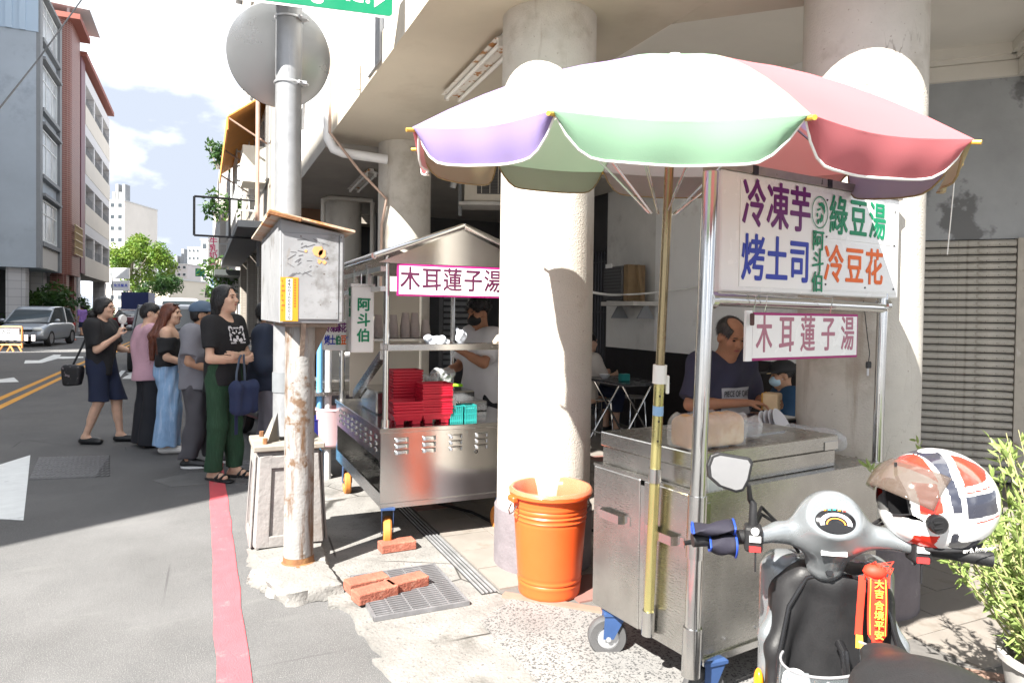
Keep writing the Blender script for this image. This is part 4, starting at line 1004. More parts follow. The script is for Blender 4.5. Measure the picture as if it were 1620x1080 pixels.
# ------------------------------------------------------------------ right row beyond the neighbour
m_creamw = tilewall('cream_facade', (.40, .365, .315), (.28, .25, .22), .12, .06)
O4 = Vector((1.6, 18, 0)); g4 = thing('cream_building', 'cream tiled building along the right of the street with cages and awning', 'building', O4)
def RB(): return LB(O4)
b = RB(); b.bb((1.25, 13.5, 3.2), (9, 27, 13)); b.obj('wall', m_creamw, g4)
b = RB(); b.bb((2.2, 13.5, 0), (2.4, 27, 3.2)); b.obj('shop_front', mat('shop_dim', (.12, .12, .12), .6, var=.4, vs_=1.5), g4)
for v in (13.8, 18, 22.5, 26.7): b = RB(); b.bb((1.25, v - .25, 0), (1.75, v + .25, 3.2)); b.obj('pillar', m_creamw, g4)
for v0, z0 in ((15, 4.2), (15, 7.2), (19, 7.4), (23.5, 7.4), (15, 10), (19, 10)): window_u(g4, O4, 1.25, v0, v0 + 1.8, z0, z0 + 1.5, m_winf, m_glass, 3, side=-1)
# white window cage
cg = RB(); c0, c1 = (.78, 19.0, 4.05), (1.24, 23.0, 6.3)
for z in np.linspace(c0[2], c1[2], 7):
    cg.bb((c0[0], c0[1], z - .02), (c0[0] + .03, c1[1], z + .02)); cg.bb((c0[0], c0[1], z - .02), (c1[0], c0[1] + .03, z + .02))
for v in np.linspace(c0[1], c1[1], 16): cg.bb((c0[0], v - .015, c0[2]), (c0[0] + .025, v + .015, c1[2]))
for x in np.linspace(c0[0], c1[0], 4): cg.bb((x - .015, c0[1], c0[2]), (x + .015, c0[1] + .025, c1[2]))
cg.obj('window_cage', m_winf, g4)
b = RB(); b.bb((.62, 19.2, 6.35), (1.24, 23.0, 6.42)); b.obj('cage_roof', m_greyd, g4); b = RB(); b.bb((.6, 20, 6.0), (.66, 22.8, 6.8)); b.obj('cage_roof', m_greyd, g4)
# orange awning
aw = RB(); q = [Vector((1.24, 15.0, 5.95)), Vector((.45, 15.0, 5.35)), Vector((.45, 21.5, 5.35)), Vector((1.24, 21.5, 5.95))]
aw.add(q + [p + Vector((.02, 0, .05)) for p in q], [(0, 1, 2, 3), (7, 6, 5, 4), (0, 4, 5, 1), (1, 5, 6, 2), (2, 6, 7, 3), (3, 7, 4, 0)]); aw.bb((.43, 15, 5.1), (.46, 21.5, 5.36))
aw.obj('awning', mat('awning_orange', (.60, .26, .06), .7, var=.12, vs_=2), g4)
b = RB()
for v in (15.0, 18, 21.4): b.tube([(1.2, v, 4.9), (.47, v, 5.33)], .02, 6)
for v in (14.6, 14.9): b.cyl((1.0, v, 3.1), (1.0, v, 8.5), .03)
for z in np.arange(3.4, 8.4, .9): b.cyl((1.0, 14.6, z), (1.0, 14.9, z), .018)
tag(b.obj('steel_frame', mat('rusty_frame', (.33, .22, .17), .7, var=.2), g4), kind='stuff')
b = RB(); b.bb((.75, 15.3, 4.15), (1.2, 16.2, 4.9)); b.obj('air_conditioner', mat('ac_beige', (.6, .57, .5), .6), g4); b = RB(); b.bb((.8, 23.6, 7.2), (1.2, 24.4, 7.8)); b.obj('air_conditioner', mat('ac_beige', (.6, .57, .5), .6), g4)
b = RB(); b.bb((.6, 14.0, 3.05), (1.25, 27, 3.18)); b.obj('canopy', m_greyd, g4)
b = RB(); b.bb((1.05, 13.5, 12.6), (1.25, 27, 13.2)); b.obj('parapet', m_whtile, g4)
# second and third houses further along
O5 = Vector((1.6, 34, 0)); g5 = thing('signboard_house', 'narrow pale house further down the right side with upright sign', 'building', O5)
def R5(): return LB(O5)
b = R5(); b.bb((1.3, 27.1, 0), (9, 46, 9.2)); b.obj('wall', mat('house5', (.4, .38, .36), .8, var=.1), g5)
for k in range(4): window_u(g5, O5, 1.3, 28.5 + k * 4.2, 30.8 + k * 4.2, 5.6, 7.2, m_winf, m_glass, 3, side=-1)
b = R5(); b.bb((.4, 27.1, 2.75), (1.3, 44, 2.95)); b.obj('canopy', mat('canopy_dark', (.08, .09, .09), .6), g5)
O6 = Vector((1.6, 60, 0)); g6 = thing('far_right_house', 'far right hand house at the end of the facade row', 'building', O6)
b = LB(O6); b.bb((1.0, 46.1, 0), (9, 80, 11)); b.obj('wall', mat('house6', (.42, .39, .36), .8, var=.1), g6)
for k in range(6): window_u(g6, O6, 1.0, 48 + k * 5, 51 + k * 5, 6.2, 8.2, m_winf, m_glass, 3, side=-1)
b = LB(O6); b.bb((.2, 47, 2.8), (1.0, 79, 3.0)); b.obj('canopy', MATS['canopy_dark'], g6)
# upright sign, green sign, empty black sign frame
def vsign(label, px0, px1, y0, y1, v, material, txt=None, tm=None, ts=.3):
    a, c = PV(px0, y1, v), PV(px1, y0, v); t = thing('projecting_sign', label, 'sign', (a.x, v, a.z))
    w, h = c.x - a.x, c.z - a.z
    MB().box((w / 2, 0, h / 2), (w, .12, h)).obj('board', material, t, bevel=.01)
    MB().box((w + .2, 0, h * .8), (.45, .05, .05)).obj('bracket', m_greyd, t)
    if txt:
        for i, ch in enumerate(txt): text('lettering', ch, ts, frame((w * .5, -.064, h * (1 - (i + .6) / (len(txt) + .3))), (1, 0, 0), (0, 0, 1)), tm, t, bold=.02)
    return t
vsign('white upright sign with red characters beside the hanging plants', 329, 346, 376, 424, 33, mat('sign_board', (.62, .63, .64), .5), '牛乳奶料', mat('sign_magenta', (.45, .02, .12), .5), .34)
vsign('small green sign on the canopy at the end of the right row', 309, 324, 425, 437, 36, mat('sign_green2', (.0, .22, .15), .5))
vsign('pale blue sign board above the queue of people', 331, 347, 440, 470, 30, mat('sign_pale', (.40, .52, .62), .5), '自助', mat('sign_dkblue', (.03, .07, .2), .5), .3)
fv = 15.6; a, c = PV(307, 372, fv), PV(408, 318, fv)
t = thing('empty_sign_frame', 'empty black rectangular steel frame projecting over the street', 'sign frame', (a.x, fv, a.z))
w, h = c.x - a.x, c.z - a.z; m_fr = mat('frame_black', (.03, .03, .033), .5)
for d_ in ((0, 0, w, 0), (0, h, w, h), (0, 0, 0, h), (w, 0, w, h), (w * .55, 0, w * .55, h)): MB().cyl((d_[0], 0, d_[1]), (d_[2], 0, d_[3]), .024, n=6).obj('bar', m_fr, t)
MB().bb((w - .02, -.03, -.6), (w + .04, .03, 3.2)).obj('upright', mat('frame_grey', (.2, .2, .21), .5), t)
for i, (px, py, Zs, lab) in enumerate(((352, 350, 24, 'green plant hanging over the street beside the black frame'), (352, 410, 27, 'trailing plant hanging from the right hand balcony'), (349, 268, 27, 'small plant on the balcony under the orange awning'))):
    q = P(px, py, Zs); sh_ = shrub(lab, q, .9, -1.5 if i == 1 else .9, 420, 70 + i, m_leafd, .2, 'plant')
# overhead wire at the upper left
cable('overhead_wire', 'twisted black overhead wire crossing the upper left sky', [P(-30, 208, 14), P(60, 95, 18), P(140, -15, 22)], .022, m_black, 'wire')
# ------------------------------------------------------------------ stainless steel
def steel(name, col=(.56, .555, .545), rough=.26, var=.08, vs_=3, scr=.22, stretch=(2, 2, 60), smudge=None):
    m = mat(name, col, rough, 1., var=var, vs_=vs_); t = m.node_tree; b = t.nodes['Principled BSDF']; l = t.links.new
    tc_ = N(t, 'ShaderNodeTexCoord'); mp_ = N(t, 'ShaderNodeMapping'); mp_.inputs['Scale'].default_value = stretch
    n = N(t, 'ShaderNodeTexNoise'); n.inputs['Scale'].default_value = 14; n.inputs['Detail'].default_value = 5
    l(tc_.outputs['Object'], mp_.inputs[0]); l(mp_.outputs[0], n.inputs['Vector'])
    n2_ = N(t, 'ShaderNodeTexNoise'); n2_.inputs['Scale'].default_value = 2.2; n2_.inputs['Detail'].default_value = 4
    l(tc_.outputs['Object'], n2_.inputs['Vector'])
    a = N(t, 'ShaderNodeMath', operation='MULTIPLY_ADD'); a.inputs[1].default_value = .16; l(n.outputs['Fac'], a.inputs[0])
    a2 = N(t, 'ShaderNodeMath', operation='MULTIPLY_ADD'); a2.inputs[1].default_value = .22; a2.inputs[2].default_value = rough - .19; l(n2_.outputs['Fac'], a2.inputs[0]); l(a2.outputs[0], a.inputs[2])
    for li in list(b.inputs['Roughness'].links): t.links.remove(li)
    l(a.outputs[0], b.inputs['Roughness'])
    bn = N(t, 'ShaderNodeBump'); bn.inputs['Strength'].default_value = scr * .12; bn.inputs['Distance'].default_value = .004
    sm_ = N(t, 'ShaderNodeMath', operation='MULTIPLY_ADD'); sm_.inputs[1].default_value = 5.; l(n2_.outputs['Fac'], sm_.inputs[0]); l(n.outputs['Fac'], sm_.inputs[2]); l(sm_.outputs[0], bn.inputs['Height']); l(bn.outputs[0], b.inputs['Normal'])
    return m
m_ss = steel('stainless', (.56, .555, .545), .2)
m_ssd = steel('stainless_worn', (.50, .49, .47), .27, .2, 5)
m_tube = mat('polished_tube', (.62, .62, .61), .16, 1., var=.05)
m_orw = mat('orange_wheel', (.42, .15, .03), .5, var=.12, vs_=14)
m_blueb = mat('blue_bracket', (.035, .075, .19), .45, .3, var=.15)
m_rubber = mat('grey_rubber', (.06, .06, .062), .7, var=.2, vs_=12, bump=.1)
m_signw = mat('acrylic_white', (.74, .74, .73), .25, var=.02)
m_mag = mat('sign_frame_magenta', (.30, .008, .13), .4)
m_inkp = mat('led_ink', (.075, .008, .04), .5)
m_green = mat('sign_ink_green', (.0, .20, .09), .45)
def caster(parent, x, y, z, r, wm, bm, rz=0, w=.045):
    rm = rotz(rz); o = Vector((x, y, 0)); ax = rm @ Vector((0, 1, 0)); fwd = rm @ Vector((1, 0, 0)); c = o + Vector((0, 0, r)) 
    b = MB(); b.lathe([(r * .58, -w / 2), (r * .92, -w / 2), (r, -w * .32), (r, w * .32), (r * .92, w / 2), (r * .58, w / 2), (r * .58, -w / 2)], c, 28, ax); wh = b.obj('wheel', wm, parent, smooth=True)
    b = MB(); b.lathe([(.012, -w * .4), (r * .57, -w * .36), (r * .59, -w * .3), (r * .59, w * .3), (r * .57, w * .36), (.012, w * .4)], c, 24, ax); b.cyl(c - ax * (w * .75), c + ax * (w * .75), .011, n=8); b.obj('hub', m_steelgal, wh, smooth=True)
    b = MB(); t0 = c + fwd * (-r * .35) + Vector((0, 0, z - r - .012))
    for s in (-1, 1):
        e = ax * (s * (w * .5 + .008)); q0, q1 = c + e, t0 + e
        b.add([q0 + fwd * .022, q0 - fwd * .022, q1 - fwd * .045, q1 + fwd * .045] + [p + ax * (s * .004) for p in (q0 + fwd * .022, q0 - fwd * .022, q1 - fwd * .045, q1 + fwd * .045)], [(0, 1, 2, 3), (7, 6, 5, 4), (0, 4, 5, 1), (1, 5, 6, 2), (2, 6, 7, 3), (3, 7, 4, 0)])
    b.box(t0 + Vector((0, 0, .004)), (.1, .085, .012), rm); b.obj('fork', bm, parent)
# ------------------------------------------------------------------ dessert cart with a gabled steel roof
CU, CV, CW, CL = .985, 4.07, 1.0, 1.5
c1 = thing('food_cart', 'stainless steel food cart with gabled roof and orange wheels behind the front column', 'food cart', (CU, CV, 0))
zb0, zc0 = .268, .75
MB().bb((0, 0, zb0), (CW, .012, zc0 - .03)).obj('front_panel', m_ss, c1)
MB().bb((-.004, -.010, zb0 - .006), (CW, -.002, zb0 + .024)).obj('bottom_trim', m_ss, c1)
MB().bb((CW - .012, .013, zb0), (CW, CL, zc0 - .03)).obj('side_panel', m_ss, c1)
MB().bb((.0, CL - .012, zb0), (CW - .013, CL, zc0 - .03)).obj('back_panel', m_ss, c1)
MB().bb((0, .013, zc0 - .20), (.012, CL - .013, zc0 - .03)).obj('side_skirt', m_ss, c1)
MB().bb((0, .013, zb0), (.014, CL - .013, zb0 + .085)).obj('lower_rail', m_ss, c1)
MB().bb((.015, .02, zb0 + .01), (CW - .015, CL - .02, zb0 + .022)).obj('bottom_shelf', m_ssd, c1)
MB().bb((0, CL - .05, zb0 + .086), (.04, CL - .014, zc0 - .201)).obj('corner_post', m_ss, c1)
MB().bb((-.012, -.016, zc0 - .03), (CW + .01, CL + .01, zc0)).obj('counter', m_ss, c1, bevel=.004)
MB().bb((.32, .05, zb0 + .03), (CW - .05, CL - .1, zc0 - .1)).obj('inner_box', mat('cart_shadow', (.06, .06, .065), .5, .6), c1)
lou = MB()
for i in range(7):
    pass
def louver_mesh(w, h, d):
    b = MB(); rows = []
    for j in range(6):
        a = PI * j / 5 * .5; rows.append([(x, -d * math.sin(a) * e, h * (math.cos(a) - .5)) for x, e in ((-w / 2, 0), (-w / 2 * .86, .85), (-w / 4, 1), (w / 4, 1), (w / 2 * .86, .85), (w / 2, 0))])
    b.grid(rows); return b.mesh('louver', [m_ss], smooth=True)
lm_ = louver_mesh(.088, .026, .012)
for i in range(6):
    for j in range(3): o = link('louver', lm_, c1); o.location = (.13 + i * .175, -.0005, zc0 - .075 - j * .038)
ls = louver_mesh(.05, .022, .010)
for i in range(9):
    for j in range(3): o = link('louver', ls, c1); o.location = (-.0005, .12 + i * .15, zc0 - .065 - j * .04); o.rotation_euler = (0, 0, -PI / 2)
for x, z in ((.42, zc0 - .06), (.46, zc0 - .058), (.56, zc0 - .056)): MB().cyl((x, 0, z), (x, -.004, z), .004, n=8).obj('rivet', m_tube, c1)
MB().lathe([(.012, 0), (.012, .004), (.007, .005)], (.62, -.0, zb0 + .30), 12, Vector((0, -1, 0))).obj('drain_hole', m_black, c1)
for x, y, rz_ in ((.06, .06, R(78)), (.07, CL - .1, R(86)), (CW - .18, .05, R(100)), (CW - .1, CL - .1, R(90))): caster(c1, x, y, zb0, .098, m_orw, m_blueb, rz_, .05)
# uprights and roof
ze, za = 1.776, 1.985
for x, y in ((.035, .03), (CW - .035, .03), (.035, CL - .05), (CW - .035, CL - .05)):
    MB().cyl((x, y, zc0), (x, y, ze + .02), .019, n=16).obj('upright', m_tube, c1, smooth=True)
    MB().cyl((x, y, zc0), (x, y, zc0 + .05), .026, n=16).obj('socket', m_ss, c1, smooth=True)
def slope(s):
    b = MB(); x0 = CW / 2; x1 = -.06 if s < 0 else CW + .06; y0, y1 = -.05, CL + .05
    q = [(x1, y0, ze), (x0, y0, za), (x0, y1, za), (x1, y1, ze)]
    return b.add(q + [(p[0], p[1], p[2] + .022) for p in q], [(0, 1, 2, 3), (7, 6, 5, 4), (0, 4, 5, 1), (1, 5, 6, 2), (2, 6, 7, 3), (3, 7, 4, 0)])
slope(-1).obj('roof_panel', m_ss, c1); slope(1).obj('roof_panel', m_ss, c1)
for y, nm in ((-.03, 'gable'), (CL, 'gable')):
    MB().add([(-.03, y, ze - .025), (CW + .03, y, ze - .025), (CW / 2, y, za - .012), (-.03, y + .01, ze - .025), (CW + .03, y + .01, ze - .025), (CW / 2, y + .01, za - .012)], [(0, 1, 2), (5, 4, 3), (0, 3, 4, 1), (1, 4, 5, 2), (2, 5, 3, 0)]).obj(nm, m_ss, c1)
for s in (-1, 1):
    x1 = -.06 if s < 0 else CW + .06
    MB().tube([(x1, -.055, ze + .012), (CW / 2, -.055, za + .012)], .018, 10).obj('roof_edge', m_tube, c1, smooth=True)
MB().tube([(-.06, -.05, ze + .01), (-.06, CL + .05, ze + .01)], .02, 12).obj('eave_tube', m_tube, c1, smooth=True)
for z in (1.70, 1.58): MB().bb((-.01, .0, z), (.02, CL, z + .03)).obj('side_rail', m_ss, c1)
for y in (.35, .75, 1.15): MB().bb((-.012, y, 1.55), (.012, y + .05, 1.76)).obj('bracket', m_ssd, c1)
# serving shelf and inner cup shelf
MB().bb((.02, -.06, 1.222), (CW - .02, .12, 1.262)).obj('serving_shelf', m_ss, c1, bevel=.003)
for x in (.06, CW - .3): MB().cyl((x, -.06, 1.242), (x, -.064, 1.242), .006, n=8).obj('screw', m_tube, c1)
MB().bb((-.01, .55, 1.255), (.62, 1.2, 1.27)).obj('cup_shelf', m_ssd, c1)
MB().bb((.05, 1.22, .8), (.60, 1.23, 1.62)).obj('splash_panel', mat('cream_panel', (.66, .60, .5), .5), c1)
MB().add([(.05, .25, 1.15), (.09, .25, 1.15), (.09, 1.1, .80), (.05, 1.1, .80), (.05, .25, 1.21), (.09, .25, 1.21), (.09, 1.1, .86), (.05, 1.1, .86)], [(0, 3, 2, 1), (4, 5, 6, 7), (0, 1, 5, 4), (1, 2, 6, 5), (2, 3, 7, 6), (3, 0, 4, 7)]).obj('slanted_rail', m_ssd, c1)
for x0, y0, w, d, h in ((.10, .55, .28, .5, .16), (.50, .75, .4, .5, .12)):
    MB().bb((x0, y0, zc0), (x0 + w, y0 + d, zc0 + h)).obj('pan', m_ss, c1, bevel=.01)
MB().bb((.56, .5, zc0 + .001), (.9, .9, zc0 + .07)).obj('cutting_station', m_ssd, c1, bevel=.006)
# hanging name sign under the gable
def char_sign(name, label, o, ex, w, h, chars, ts, sxs, rim=.012, tilt=None):
    t = thing(name, label, 'sign', o); mm = frame((0, 0, 0), ex, (0, 0, 1))
    MB().prism([(0, 0), (w, 0), (w, h), (0, h)], .012, mm @ Matrix.Translation((0, 0, -.012))).obj('frame', m_mag, t, bevel=.002)
    MB().prism([(rim, rim), (w - rim, rim), (w - rim, h - rim), (rim, h - rim)], .002, mm @ Matrix.Translation((0, 0, .0002))).obj('panel', m_signw, t)
    for i, ch in enumerate(chars): text('character', ch, ts, mm @ Matrix.Translation((rim + (w - 2 * rim) * (i + .5) / len(chars), h * .5, .0026)), m_inkp, t, bold=.012, extr=.0006, sx=sxs)
    return t
sg = char_sign('name_sign', 'white sign framed in magenta with purple characters under the steel gable', Vector((1.067, 4.035, 1.552)), (1, 0, 0), .705, .195, '木耳蓮子湯', .15, .86)
# upright light box on the left of the cart
t = thing('light_box', 'upright white light box with three green characters hanging at the cart side', 'sign', (.853, 4.33, 1.195))
MB().bb((0, 0, 0), (.145, .09, .425)).obj('box', m_signw, t, bevel=.008, seg=2)
MB().bb((-.004, -.002, .418), (.149, .092, .436)).obj('cap', m_ssd, t)
for i, ch in enumerate('阿斗伯'): text('character', ch, .088, frame((.078, -.0025, .30 - i * .098), (1, 0, 0), (0, 0, 1)), m_green, t, bold=.03, extr=.001)
for i, ch in enumerate('綠豆湯'): text('character', ch, .06, frame((-.0015, .045, .38 - i * .065), (0, -1, 0), (0, 0, 1)), m_green, t, bold=.02, extr=.001)
MB().cyl((.07, .045, .436), (.07, .045, .50), .006, n=6).obj('hook', m_tube, t)
a, c_ = PV(513, 552, 5.0), PV(548, 510, 5.0)
t = thing('light_box', 'long white menu light box turned sideways behind the upright one', 'sign', (a.x, 5.0, a.z - .01))
w, h = c_.x - a.x, .22
MB().bb((0, 0, 0), (w, .1, h)).obj('box', m_signw, t, bevel=.006)
for i, (ch, cm) in enumerate((('烤', 'sign_ink_blue'), ('土', 'sign_ink_blue'), ('伯', 'sign_ink_green'), ('豆', 'sign_ink_orange'))):
    text('character', ch, .075, frame((w * (i + .5) / 4, -.0025, .07), (1, 0, 0), (0, 0, 1)), mat(cm, {'sign_ink_blue': (.02, .04, .35), 'sign_ink_green': (.0, .20, .09), 'sign_ink_orange': (.70, .12, .01)}[cm], .45), t, bold=.025, sx=.55)
    text('character', '冷凍綠花'[i], .075, frame((w * (i + .5) / 4, -.0025, .16), (1, 0, 0), (0, 0, 1)), mat('sign_ink_purple', (.12, .01, .13), .45), t, bold=.025, sx=.55)
# red trays: every tray of the three stacks
m_tray = mat('tray_red', (.42, .006, .025), .42, var=.1, vs_=10)
def tray_mesh(w, d, h):
    b = MB(); o = [(-w / 2, -d / 2), (w / 2, -d / 2), (w / 2, d / 2), (-w / 2, d / 2)]; k = .9
    rows = [[(x * k, y * k, 0) for x, y in o], [(x, y, h) for x, y in o], [(x * 1.04, y * 1.04, h + .002), ] * 0 or [(x * 1.045, y * 1.045, h) for x, y in o], [(x * 1.045, y * 1.045, h - .012) for x, y in o], [(x * .985, y * .985, h - .012) for x, y in o], [(x * .88, y * .88, .004) for x, y in o]]
    b.grid(rows, True); b.add([(x * k, y * k, 0) for x, y in o], [(0, 1, 2, 3)]); b.add([(x * .88, y * .88, .004) for x, y in o], [(0, 1, 2, 3)])
    for sx in (-1, 1):
        for sy in (-1, 1): b.box((sx * w * .28, sy * d * .28, -.012), (w * .26, d * .26, .026))
    return b.mesh('tray', [m_tray])
tw, td = .192, .16
tmh = tray_mesh(tw, td, .045)
def stack(px, py, vv, n, pitch_, lab, grp):
    p = PV(px, py, vv)
    for i in range(n):
        o = link('red_tray', tmh, None); o.location = (p.x + random.uniform(-.003, .003), vv + .08 + random.uniform(-.003, .003), zc0 + .028 + i * pitch_); o.rotation_euler = (0, 0, random.uniform(-.02, .02))
        k_ = n - 1 - i; tag(o, ('topmost' if k_ == 0 else ['', 'second', 'third', 'fourth', 'fifth', 'sixth', 'seventh', 'eighth', 'ninth', 'tenth', 'eleventh', 'twelfth', 'thirteenth', 'fourteenth'][k_] + ' from top') + ' ' + lab, 'tray', grp)
stack(645, 668, 4.33, 14, .0195, 'red tray in the tall stack at the back left', 'trays in the tall back stack')
stack(647, 669, 4.13, 5, .0185, 'red tray in the short stack at the front', 'trays in the short front stack')
stack(692, 669, 4.13, 12, .0165, 'red tray in the stack beside the teal baskets', 'trays in the right stack')
# teal baskets
m_teal = mat('basket_teal', (.015, .22, .21), .4, var=.08)
def basket(o, w, d, h, label):
    t = thing('basket', label, 'basket', o); b = MB()
    k = .82
    for s in (-1, 1):
        for i in range(7):
            x = -w / 2 + w * i / 6; b.box((x * .92, s * d * .46, h / 2), (.006, .004, h)); 
        for i in range(5): y = -d / 2 + d * i / 4; b.box((s * w * .46, y * .92, h / 2), (.004, .006, h))
        for z in (.012, h * .5, h): b.box((0, s * d * .46, z), (w * .94, .005, .008)); b.box((s * w * .46, 0, z), (.005, d * .94, .008))
    b.obj('lattice', m_teal, t); MB().box((0, 0, .004), (w * .9, d * .9, .006)).obj('bottom', m_teal, t)
    MB().box((0, 0, h * .45), (w * .86, d * .86, h * .7)).obj('liner', mat('liner_teal', (.05, .28, .27), .4), t); return t
p = PV(722, 664, 4.13); basket(Vector((p.x + .005, 4.19, zc0)), .085, .11, .105, 'teal plastic basket holding white packets next to the red trays')
basket(Vector((p.x + .098, 4.18, zc0)), .082, .11, .105, 'second teal basket nearest the round column')
s_ = SDF((-.06, -.06, -.03), (.06, .06, .12), .006); random.seed(2)
for i in range(3): s_.cone((-.03 + .03 * i, 0, 0), (-.02 + .02 * i, .01, .07), .016, .014, k=.01)
o = s_.obj('white_packets', mat('packet_white', (.75, .72, .7), .5), None); o.location = (p.x - .02, 4.19, zc0 + .07); tag(o, 'rolled white packets sticking out of the teal basket', 'packets')
# cup stacks
m_cup = mat('cup_paper', (.42, .36, .335), .6, var=.06, vs_=20)
cupm = MB().lathe([(.024, .10), (.0245, .098), (.036, .01), (.0385, .006), (.039, 0), (.036, 0), (.022, .098), (.0, .1)], n=20).mesh('cup', [m_cup], smooth=True)
for i, (px, n) in enumerate(((598, 5), (622, 5), (641, 6), (656, 6), (673, 3))):
    p = PV(px, 527, 4.85); t = thing('cup_stack', ['upside down paper cup stack half hidden by the cart upright', 'second paper cup stack from the left on the cup shelf', 'middle paper cup stack on the cup shelf', 'tall paper cup stack next to the short one', 'short paper cup stack touched by a hand'][i], 'cup stack', (p.x, 4.85, 1.272), 0, 'upside down cup stacks on the cart shelf')
    for k in range(n): o = link('cup', cupm, t); o.location = (0, 0, k * .016)
# cloths and plastic bags on the shelf
def crumple(name, label, o, r, material, seed, cat='cloth', vox=.007):
    s_ = SDF([-x * 1.5 for x in r], [x * 1.5 for x in r], vox); rg = random.Random(seed)
    for i in range(9):
        c = [rg.uniform(-.55, .55) * x for x in r]; s_.ell(c, [x * rg.uniform(.35, .6) for x in r], k=.015)
    def fn(x, y, z): return .006 * np.sin(60 * x + 40 * y + seed) * np.cos(50 * z - 30 * y) + .004 * np.sin(130 * x - 90 * z)
    s_.apply(fn); ob = s_.obj(name, material, None); ob.location = o; return tag(ob, label, cat)
m_clothw = mat('cloth_white', (.42, .45, .50), .8, var=.06)
p = PV(683, 533, 4.2); crumple('white_cloth', 'crumpled white cloth on the serving shelf under the hand', (p.x, 4.12, 1.285), (.085, .06, .035), m_clothw, 1)
p = PV(722, 520, 4.2); crumple('tissue_bag', 'white tissue bag standing on the serving shelf', (p.x, 4.13, 1.30), (.045, .04, .055), m_clothw, 2)
p = PV(783, 532, 4.2); crumple('toast_pack', 'cream wrapped pack on the serving shelf beside the column', (p.x, 4.12, 1.285), (.05, .04, .03), mat('pack_cream', (.68, .58, .46), .6), 3, 'pack')
m_bagc = mat('clear_bag', (.66, .68, .70), .18, alpha=.34, spec=1.)
p = PV(690, 603, 4.6); crumple('plastic_bag', 'clear plastic bags lying behind the red trays', (p.x + .02, 4.62, zc0 + .26), (.13, .09, .06), m_bagc, 4, 'plastic bag')
p = PV(720, 626, 4.5); o = MB().box((0, 0, 0), (.1, .05, .02)).obj('sponge', mat('sponge_green', (.25, .55, .02), .8), None, bevel=.006); o.location = (p.x, 4.5, zc0 + .2); tag(o, 'bright green sponge on the steel box behind the baskets', 'sponge')
# ------------------------------------------------------------------ sink bench and clutter behind the cart
t = thing('sink_bench', 'steel sink bench with basin and pipes in the shade behind the cart', 'sink', (1.15, 6.15, 0))
MB().bb((-.35, -.25, .74), (.55, .25, .77)).obj('top', m_ssd, t); MB().bb((-.25, -.2, .77), (.35, .2, .87)).obj('basin', m_ss, t, bevel=.02)
for x in (-.32, .52):
    for y in (-.22, .22): MB().cyl((x, y, 0), (x, y, .74), .016).obj('leg', m_tube, t)
MB().bb((-.33, -.22, .28), (.53, .22, .30)).obj('shelf', m_ssd, t)
t = thing('water_pipes', 'blue and grey plastic water pipes with taps beside the cart', 'pipes', (1.18, 5.95, 0))
MB().cyl((-.27, .0, 0), (-.27, 0, 1.5), .025).obj('pipe', mat('pipe_blue', (.12, .35, .62), .4), t, smooth=True)
MB().cyl((-.20, .02, 0), (-.20, .02, 1.55), .034).obj('pipe', m_pipe, t, smooth=True)
MB().tube([(-.1, 0, 1.08), (.1, 0, 1.1), (.12, 0, 1.2), (.2, 0, 1.2), (.2, 0, 1.05), (.28, 0, 1.05)], .02, 8).obj('pipe', mat('pipe_white', (.7, .7, .7), .4), t, smooth=True)
MB().bb((.10, -.05, .93), (.2, .04, 1.05)).obj('valve_box', mat('valve_blue', (.03, .12, .38), .5), t)
b = MB(); b.lathe([(.13, 0), (.15, .02), (.17, .30), (.18, .31), (.175, .325), (.16, .32), (.14, .03), (0, .03)], n=24, sx=1, sy=.8); o = b.obj('storage_tub', mat('tub_pink', (.55, .38, .40), .5), None, smooth=True); o.location = (1.05, 5.95, .31); tag(o, 'pale pink plastic tub on the low shelf behind the cart', 'tub')
b = MB(); b.lathe([(.10, 0), (.12, .02), (.14, .22), (.15, .23), (.13, .23), (.11, .03), (0, .03)], n=20); o = b.obj('bucket', mat('tub_blue', (.02, .03, .28), .5), None, smooth=True); o.location = (.90, 6.05, .31); tag(o, 'dark blue bucket left of the pink tub', 'bucket')
# ------------------------------------------------------------------ toast cart in front
RZ2 = math.atan2(.15, 1.17)
O2c = Vector((1.63, 1.945, 0))
c2 = thing('toast_cart', 'worn stainless steel toast cart with two doors, nearest the camera', 'food cart', O2c, RZ2)
LX, LY = 1.13, .60
zb2, zd2 = .205, .80
MB().bb((.012, 0, zb2), (LX, .012, zd2 - .001)).obj('long_panel', m_ssd, c2)
MB().bb((.02, LY - .012, zb2), (LX, LY, zd2)).obj('back_panel', m_ssd, c2)
MB().bb((LX - .012, .013, zb2), (LX, LY - .013, zd2 - .02)).obj('end_panel', m_ssd, c2)
MB().bb((.02, .013, zb2 - .01), (LX - .02, LY - .013, zb2 + .01)).obj('floor_plate', m_ssd, c2)
for i, (y0, y1) in enumerate(((.028, LY / 2 - .018), (LY / 2 + .006, LY - .004))):
    d_ = MB().bb((-.004, y0, zb2 - .005), (.016, y1, zd2)).obj('door', m_ssd, c2, bevel=.003)
    ym = (y0 + y1) / 2 + .01; zh = zd2 - .2 if i == 0 else zd2 - .2
    b = MB(); pr_ = [(-.075, 0), (-.06, -.028), (.06, -.028), (.075, 0)]
    vs_ = []
    for z, k in ((0, 1), (.034, 1)):
        for a, d in pr_: vs_.append((d - .004, ym + a, zh + z))
    b.grid([vs_[:4], vs_[4:]]); b.grid([[(v[0] * .9, v[1] * 1, v[2]) for v in vs_[:4]], [(v[0] + .003, v[1], v[2]) for v in vs_[:4]]])
    b.obj('handle', m_ss, d_)
    for s in (-1, 1): MB().box((-.0055, ym + s * .088, zh + .018), (.004, .03, .036)).obj('handle_plate', m_ss, d_)
